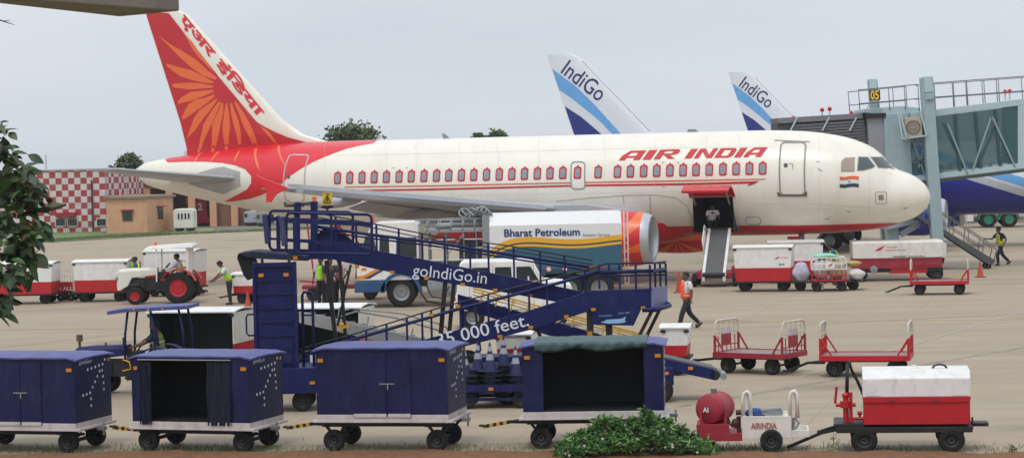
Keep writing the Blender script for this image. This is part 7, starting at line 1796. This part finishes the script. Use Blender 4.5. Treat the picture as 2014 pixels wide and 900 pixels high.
# ================================================================== people
def skinned(name, m_, parent, pts, edges, sub=1):
    me = bpy.data.meshes.new(name); me.from_pydata([p[:3] for p in pts], edges, []); me.materials.append(m_)
    o = bpy.data.objects.new(name, me); COL.objects.link(o); o.parent = parent
    sk = o.modifiers.new('skin', 'SKIN'); sk.use_smooth_shade = True
    lay = me.skin_vertices[0] if me.skin_vertices else None
    if lay is None:
        bm = bmesh.new(); bm.from_mesh(me); bm.verts.layers.skin.verify(); bm.to_mesh(me); bm.free(); lay = me.skin_vertices[0]
    for i, p in enumerate(pts):
        r_ = p[3] if isinstance(p[3], tuple) else (p[3], p[3]); lay.data[i].radius = r_; lay.data[i].use_root = (i == 0)
    ss = o.modifiers.new('subdivision', 'SUBSURF'); ss.levels = sub; ss.render_levels = sub
    return o
def person(label, loc, face, pose, H=1.68, shirt=shirt_w, vest=None, pants=trouser, group=None, tape=True, sleeves=.6):
    """face: heading in degrees; local +x is forward. pose: joint angles in degrees"""
    t = thing('person', label, 'person', loc, face, group); k = H/1.72
    lean = math.radians(pose.get('lean', 0)); hipz = pose.get('hip', .93)*1.0
    def fwd(p, L_, a, side=0): a = math.radians(a); s_ = math.radians(side); return (p[0]+L_*math.sin(a)*math.cos(s_), p[1]+L_*math.sin(s_), p[2]-L_*math.cos(a)*math.cos(s_))
    def tor(h, y=0, x=0): return (x*math.cos(lean)+h*math.sin(lean), y, hipz + h*math.cos(lean) - x*math.sin(lean))
    hip = {}; J = {}
    for s_, nm in ((1,'L'),(-1,'R')):
        hp = (0, s_*.085, hipz-.02); kn = fwd(hp, .43, pose.get('th'+nm, 0), s_*1.5); an = fwd(kn, .42, pose.get('sh'+nm, pose.get('th'+nm, 0)), 0)
        sd = tor(.5, s_*.185); elb = fwd(sd, .28, pose.get('ua'+nm, 5), s_*pose.get('ab'+nm, 8)); wr = fwd(elb, .25, pose.get('fa'+nm, 15), s_*pose.get('fb'+nm, 0))
        J[nm] = (hp, kn, an, sd, elb, wr)
    nk = tor(.56); hd = tor(.66, 0, .015); ht = tor(.76, 0, .02)
    sc = lambda p: (p[0]*k, p[1]*k, p[2]*k)
    pts = [sc((0,0,hipz)) + ((.1*k,.075*k),), sc(tor(.22)) + ((.1*k,.065*k),), sc(tor(.44)) + ((.12*k,.07*k),), sc(nk) + (.05*k,), sc(tor(.62,0,.01)) + (.052*k,)]
    ed = [(0,1),(1,2),(2,3),(3,4)]
    for nm in 'LR':
        hp, kn, an, sd, elb, wr = J[nm]; i = len(pts)
        pts += [sc(hp)+(.085*k,), sc(kn)+(.055*k,), sc(an)+(.038*k,), sc((an[0]+.14, an[1], max(.035,an[2]-.06)))+((.04*k,.025*k),)]; ed += [(0,i),(i,i+1),(i+1,i+2),(i+2,i+3)]
        i = len(pts); pts += [sc(sd)+(.055*k,), sc(elb)+(.04*k,), sc(wr)+(.026*k,)]; ed += [(2,i),(i,i+1),(i+1,i+2)]
        d_ = (Vector(wr)-Vector(elb)).normalized(); pw = Vector(wr)+d_*.07; i2 = len(pts); pts.append(sc(pw)+((.032*k,.02*k),)); ed.append((i+2,i2))
        sd_ = d_.cross(Vector((0,1,0))); sd_ = sd_.normalized() if sd_.length > .1 else Vector((1,0,0)); J[nm] += (pw, d_, sd_)
    body = skinned('body', skin, t, pts, ed)
    # fingers rooted in the palm
    for nm in 'LR':
        pw, d_, sd_ = J[nm][6:]; f_ = MB(); 
        for q, ln in ((-.027,.062),(-.009,.075),(.009,.07),(.027,.055)):
            a = Vector(pw)+sd_*q; cu = d_.cross(sd_)*.02; f_.tube([tuple(x*k) for x in (a-d_*.02, a+d_*ln*.5+cu*.3, a+d_*ln+cu)], [.009*k,.008*k,.006*k], 6)
        a = Vector(pw)-d_*.04+sd_*-.03; f_.tube([tuple(x*k) for x in (a, a+sd_*-.03+d_*.02, a+sd_*-.035+d_*.05)], [.01*k,.009*k,.007*k], 6)
        f_.build('fingers', skin, body, smooth=True)
    # head with face
    h = MB(); c = Vector(sc(tor(.695,0,.02))); h.M = T(*c) @ Matrix.Rotation(lean*pose.get('headk', .6) + math.radians(pose.get('nod', 0)), 4, 'Y') @ Matrix.Rotation(math.radians(pose.get('turn', 0)), 4, 'Z')
    rings = []
    for z, rx, ry, ox in ((-.105,.03,.03,.02),(-.09,.058,.05,.022),(-.06,.076,.062,.012),(-.02,.088,.07,.004),(.03,.094,.074,0),(.07,.085,.068,-.004),(.1,.055,.048,-.006),(.115,.012,.012,-.006)):
        rings.append([((rx*math.cos(a)+ox)*k, ry*math.sin(a)*k, z*k) for a in [2*PI*j/16 for j in range(16)]])
    h.loft(rings); h.loft([[((.085+dx)*k, (y_)*k, z*k) for y_ in (-.012*w_,.012*w_)] + [((.07)*k, .014*w_*k, z*k), (.07*k, -.014*w_*k, z*k)] for z, dx, w_ in ((.02,.0,.6),(-.01,.012,1.),(-.03,.018,1.3),(-.038,.005,1.2))])
    for s_ in (-1,1): h.ball((0, s_*.076*k, -.005*k), .022*k, 8, 6, (.6,.35,1.2))
    hdo = h.build('head', skin, body, smooth=True)
    e = MB(); e.M = h.M
    for s_ in (-1,1): e.ball((.083*k, s_*.03*k, .012*k), .01*k, 8, 6)
    e.build('eyes', black, hdo, smooth=True); e = MB(); e.M = h.M; e.box(.086*k,.094*k,-.02*k,.02*k,-.062*k,-.055*k); e.build('mouth', mat('lips','4a2a24',.6), hdo)
    hr = MB(); hr.M = h.M; rings = []
    for z, rx, ry, ox in ((-.04,.06,.062,-.045),(.0,.072,.078,-.03),(.045,.093,.082,-.012),(.085,.093,.076,-.006),(.115,.065,.055,-.008),(.13,.012,.012,-.008)):
        rings.append([((rx*math.cos(a)+ox)*k, ry*math.sin(a)*k, z*k) for a in [2*PI*j/16 for j in range(16)]])
    hr.loft(rings); hr.build('hair', hairm, hdo, smooth=True)
    # clothes
    e1 = .018
    tp = [sc((0,0,hipz))+((.135*k,.105*k),), sc(tor(.08))+((.128*k,.1*k),)]; te = [(0,1)]
    for nm in 'LR':
        hp, kn, an = J[nm][:3]; i = len(tp); an2 = tuple(kn[j]+(an[j]-kn[j])*.93 for j in range(3)); tp += [sc(hp)+(.1*k,), sc(kn)+(.075*k,), sc(an2)+(.062*k,)]; te += [(0,i),(i,i+1),(i+1,i+2)]
    skinned('trousers', pants, t, tp, te)
    sp_ = [sc(tor(.22))+((.148*k,.108*k),), sc(tor(.0))+((.146*k,.114*k),), sc(tor(.45))+((.165*k,.103*k),), sc(tor(.53))+((.075*k,.065*k),)]; se = [(1,0),(0,2),(2,3)]
    for nm in 'LR':
        sd, elb, wr = J[nm][3:6]; i = len(sp_); m_ = tuple(sd[j]+(elb[j]-sd[j])*min(1, sleeves/.6*.85) for j in range(3)); sp_ += [sc(sd)+(.075*k,), sc(m_)+(.062*k,)]; se += [(2,i),(i,i+1)]
        if sleeves > .8: sp_.append(sc(wr)+(.045*k,)); se.append((i+1,i+2))
    skinned('shirt', shirt, t, sp_, se)
    if vest:
        vp = [sc(tor(.22))+((.185*k,.14*k),), sc(tor(-.02))+((.178*k,.14*k),), sc(tor(.42))+((.205*k,.14*k),), sc(tor(.545))+((.13*k,.09*k),)]
        vo = skinned('vest', vest, t, vp, [(1,0),(0,2),(2,3)])
        if tape:
            b = MB(); 
            for hh in (.12,.3):
                rg = []
                for dz in (-.02,.02): rg.append([tuple(Vector(sc(tor(hh+dz, .178*math.sin(a), .137*math.cos(a))))) for a in [2*PI*j/20 for j in range(20)]])
                b.loft(rg, cap=False)
            b.build('reflective_tape', vest_s, vo, smooth=True)
    b = MB()
    for nm in 'LR':
        an = Vector(J[nm][2]); toe = pose.get('toe'+nm, 0); b.M = T(an.x*k, an.y*k, max(.05, an.z)*k) @ Matrix.Rotation(math.radians(toe), 4, 'Y'); b.ball((.05*k, 0, -.015*k), .075*k, 12, 8, (1.75,.62,.6)); 
        o = b.build('shoe', shoe, t, smooth=True); b = MB()
    t.scale = (1.17, 1.17, 1.02)
    return t
def gl(px, py): g_ = G(px, py); return Vector((g_.x, g_.y, 0))
person('person in an orange vest and white shirt striding left across the open apron', gl(1352,646), 196, dict(thL=24, shL=12, thR=-14, shR=-42, toeR=40, hip=.885, uaL=-12, faL=8, uaR=-10, faR=-5, abR=14), 1.64, shirt_w, vest_o)
person('person in a lime vest hurrying left at the foot of the grey service stairs', gl(1969,522), 200, dict(thL=30, shL=-5, thR=-18, shR=-45, toeR=40, hip=.875, lean=6, uaL=-35, faL=30, uaR=40, faR=95), 1.66, shirt_b, vest_y)
person('person in a lime vest stooping beside the tractor towards the small dolly', gl(452,598.5), 205, dict(thL=4, shL=-4, thR=-3, shR=-6, hip=.92, lean=24, uaL=28, faL=55, uaR=20, faR=50, nod=20), 1.62, shirt_w, vest_g)
person('person in a lime vest standing behind the left legs of the boarding ramp', gl(633,602), 250, dict(uaL=2, faL=10, uaR=5, faR=20, thL=2, thR=-2), 1.68, shirt_w, vest_g)
person('person in dark clothes standing between the vested pair under the ramp head', gl(651,603), 290, dict(uaL=20, faL=60, uaR=10, faR=40), 1.66, shirt_b, None)
person('person in a pink orange vest with both hands behind the back under the ramp', gl(669,600), 110, dict(uaL=-18, faL=-8, uaR=-18, faR=-8, abL=14, abR=14, fbL=-35, fbR=-35, thL=2, thR=-2), 1.66, shirt_w, mat('faded_coral_vest', 'c8584a', .7))
person('person in teal shirt and lime vest standing behind the white tractor hood', gl(268,590), 195, dict(uaL=30, faL=75, uaR=10, faR=35), 1.6, shirt_t, vest_g)
person('person in teal shirt and yellow vest bending behind the luggage cage', gl(1648,560), 190, dict(lean=22, uaL=35, faL=60, uaR=30, faR=55, hip=.92), 1.6, shirt_t, vest_y)
def seated(tr, label, x, z, shirt, vest, sc_=1.0):
    M0 = tr.matrix_basis; p = Matrix.LocRotScale(tr.location, tr.rotation_euler, tr.scale) @ Vector((x, 0, z)); hipk = .93*1.62/1.72
    return person(label, Vector((p.x, p.y, p.z-hipk)), math.degrees(tr.rotation_euler.z)+180, dict(thL=78, shL=18, thR=74, shR=24, lean=8, uaL=42, faL=72, uaR=44, faR=74), 1.62, shirt, vest, sleeves=1.0 if shirt is shirt_w else .6)
seated(tr1, 'person in yellow vest driving the white tractor with red wheels', .62, 1.06, shirt_w, vest_y)
seated(tr2, 'person in dark shirt and green vest driving the dark blue tractor', .62, 1.06, shirt_b, mat('dull_green_vest', '7f9a34', .7))
ph = AF.M @ Vector(((hx0+hx1)/2-.15, -1.35, 2.03))
person('person in pale shirt crouching inside the open cargo hold', ph, -90, dict(thL=95, shL=-35, thR=85, shR=-40, hip=.42, lean=25, uaL=35, faL=70, uaR=30, faR=60), 1.5, shirt_w, None)
# ------------------------------------------------------------------ humid air
b = MB(); b.box(-1600, 1600, -160, 2600, -1.1, 17)
hz = bpy.data.materials.new('humid_air'); hz.use_nodes = True; hn = hz.node_tree; hn.nodes.clear()
ho_ = hn.nodes.new('ShaderNodeOutputMaterial'); pv = hn.nodes.new('ShaderNodeVolumePrincipled'); pv.inputs['Color'].default_value = (.93,.96,1,1); pv.inputs['Density'].default_value = .0002; hn.links.new(pv.outputs[0], ho_.inputs['Volume'])
struct(b.build('haze', hz), 'stuff')
scene.cycles.volume_bounces = 0
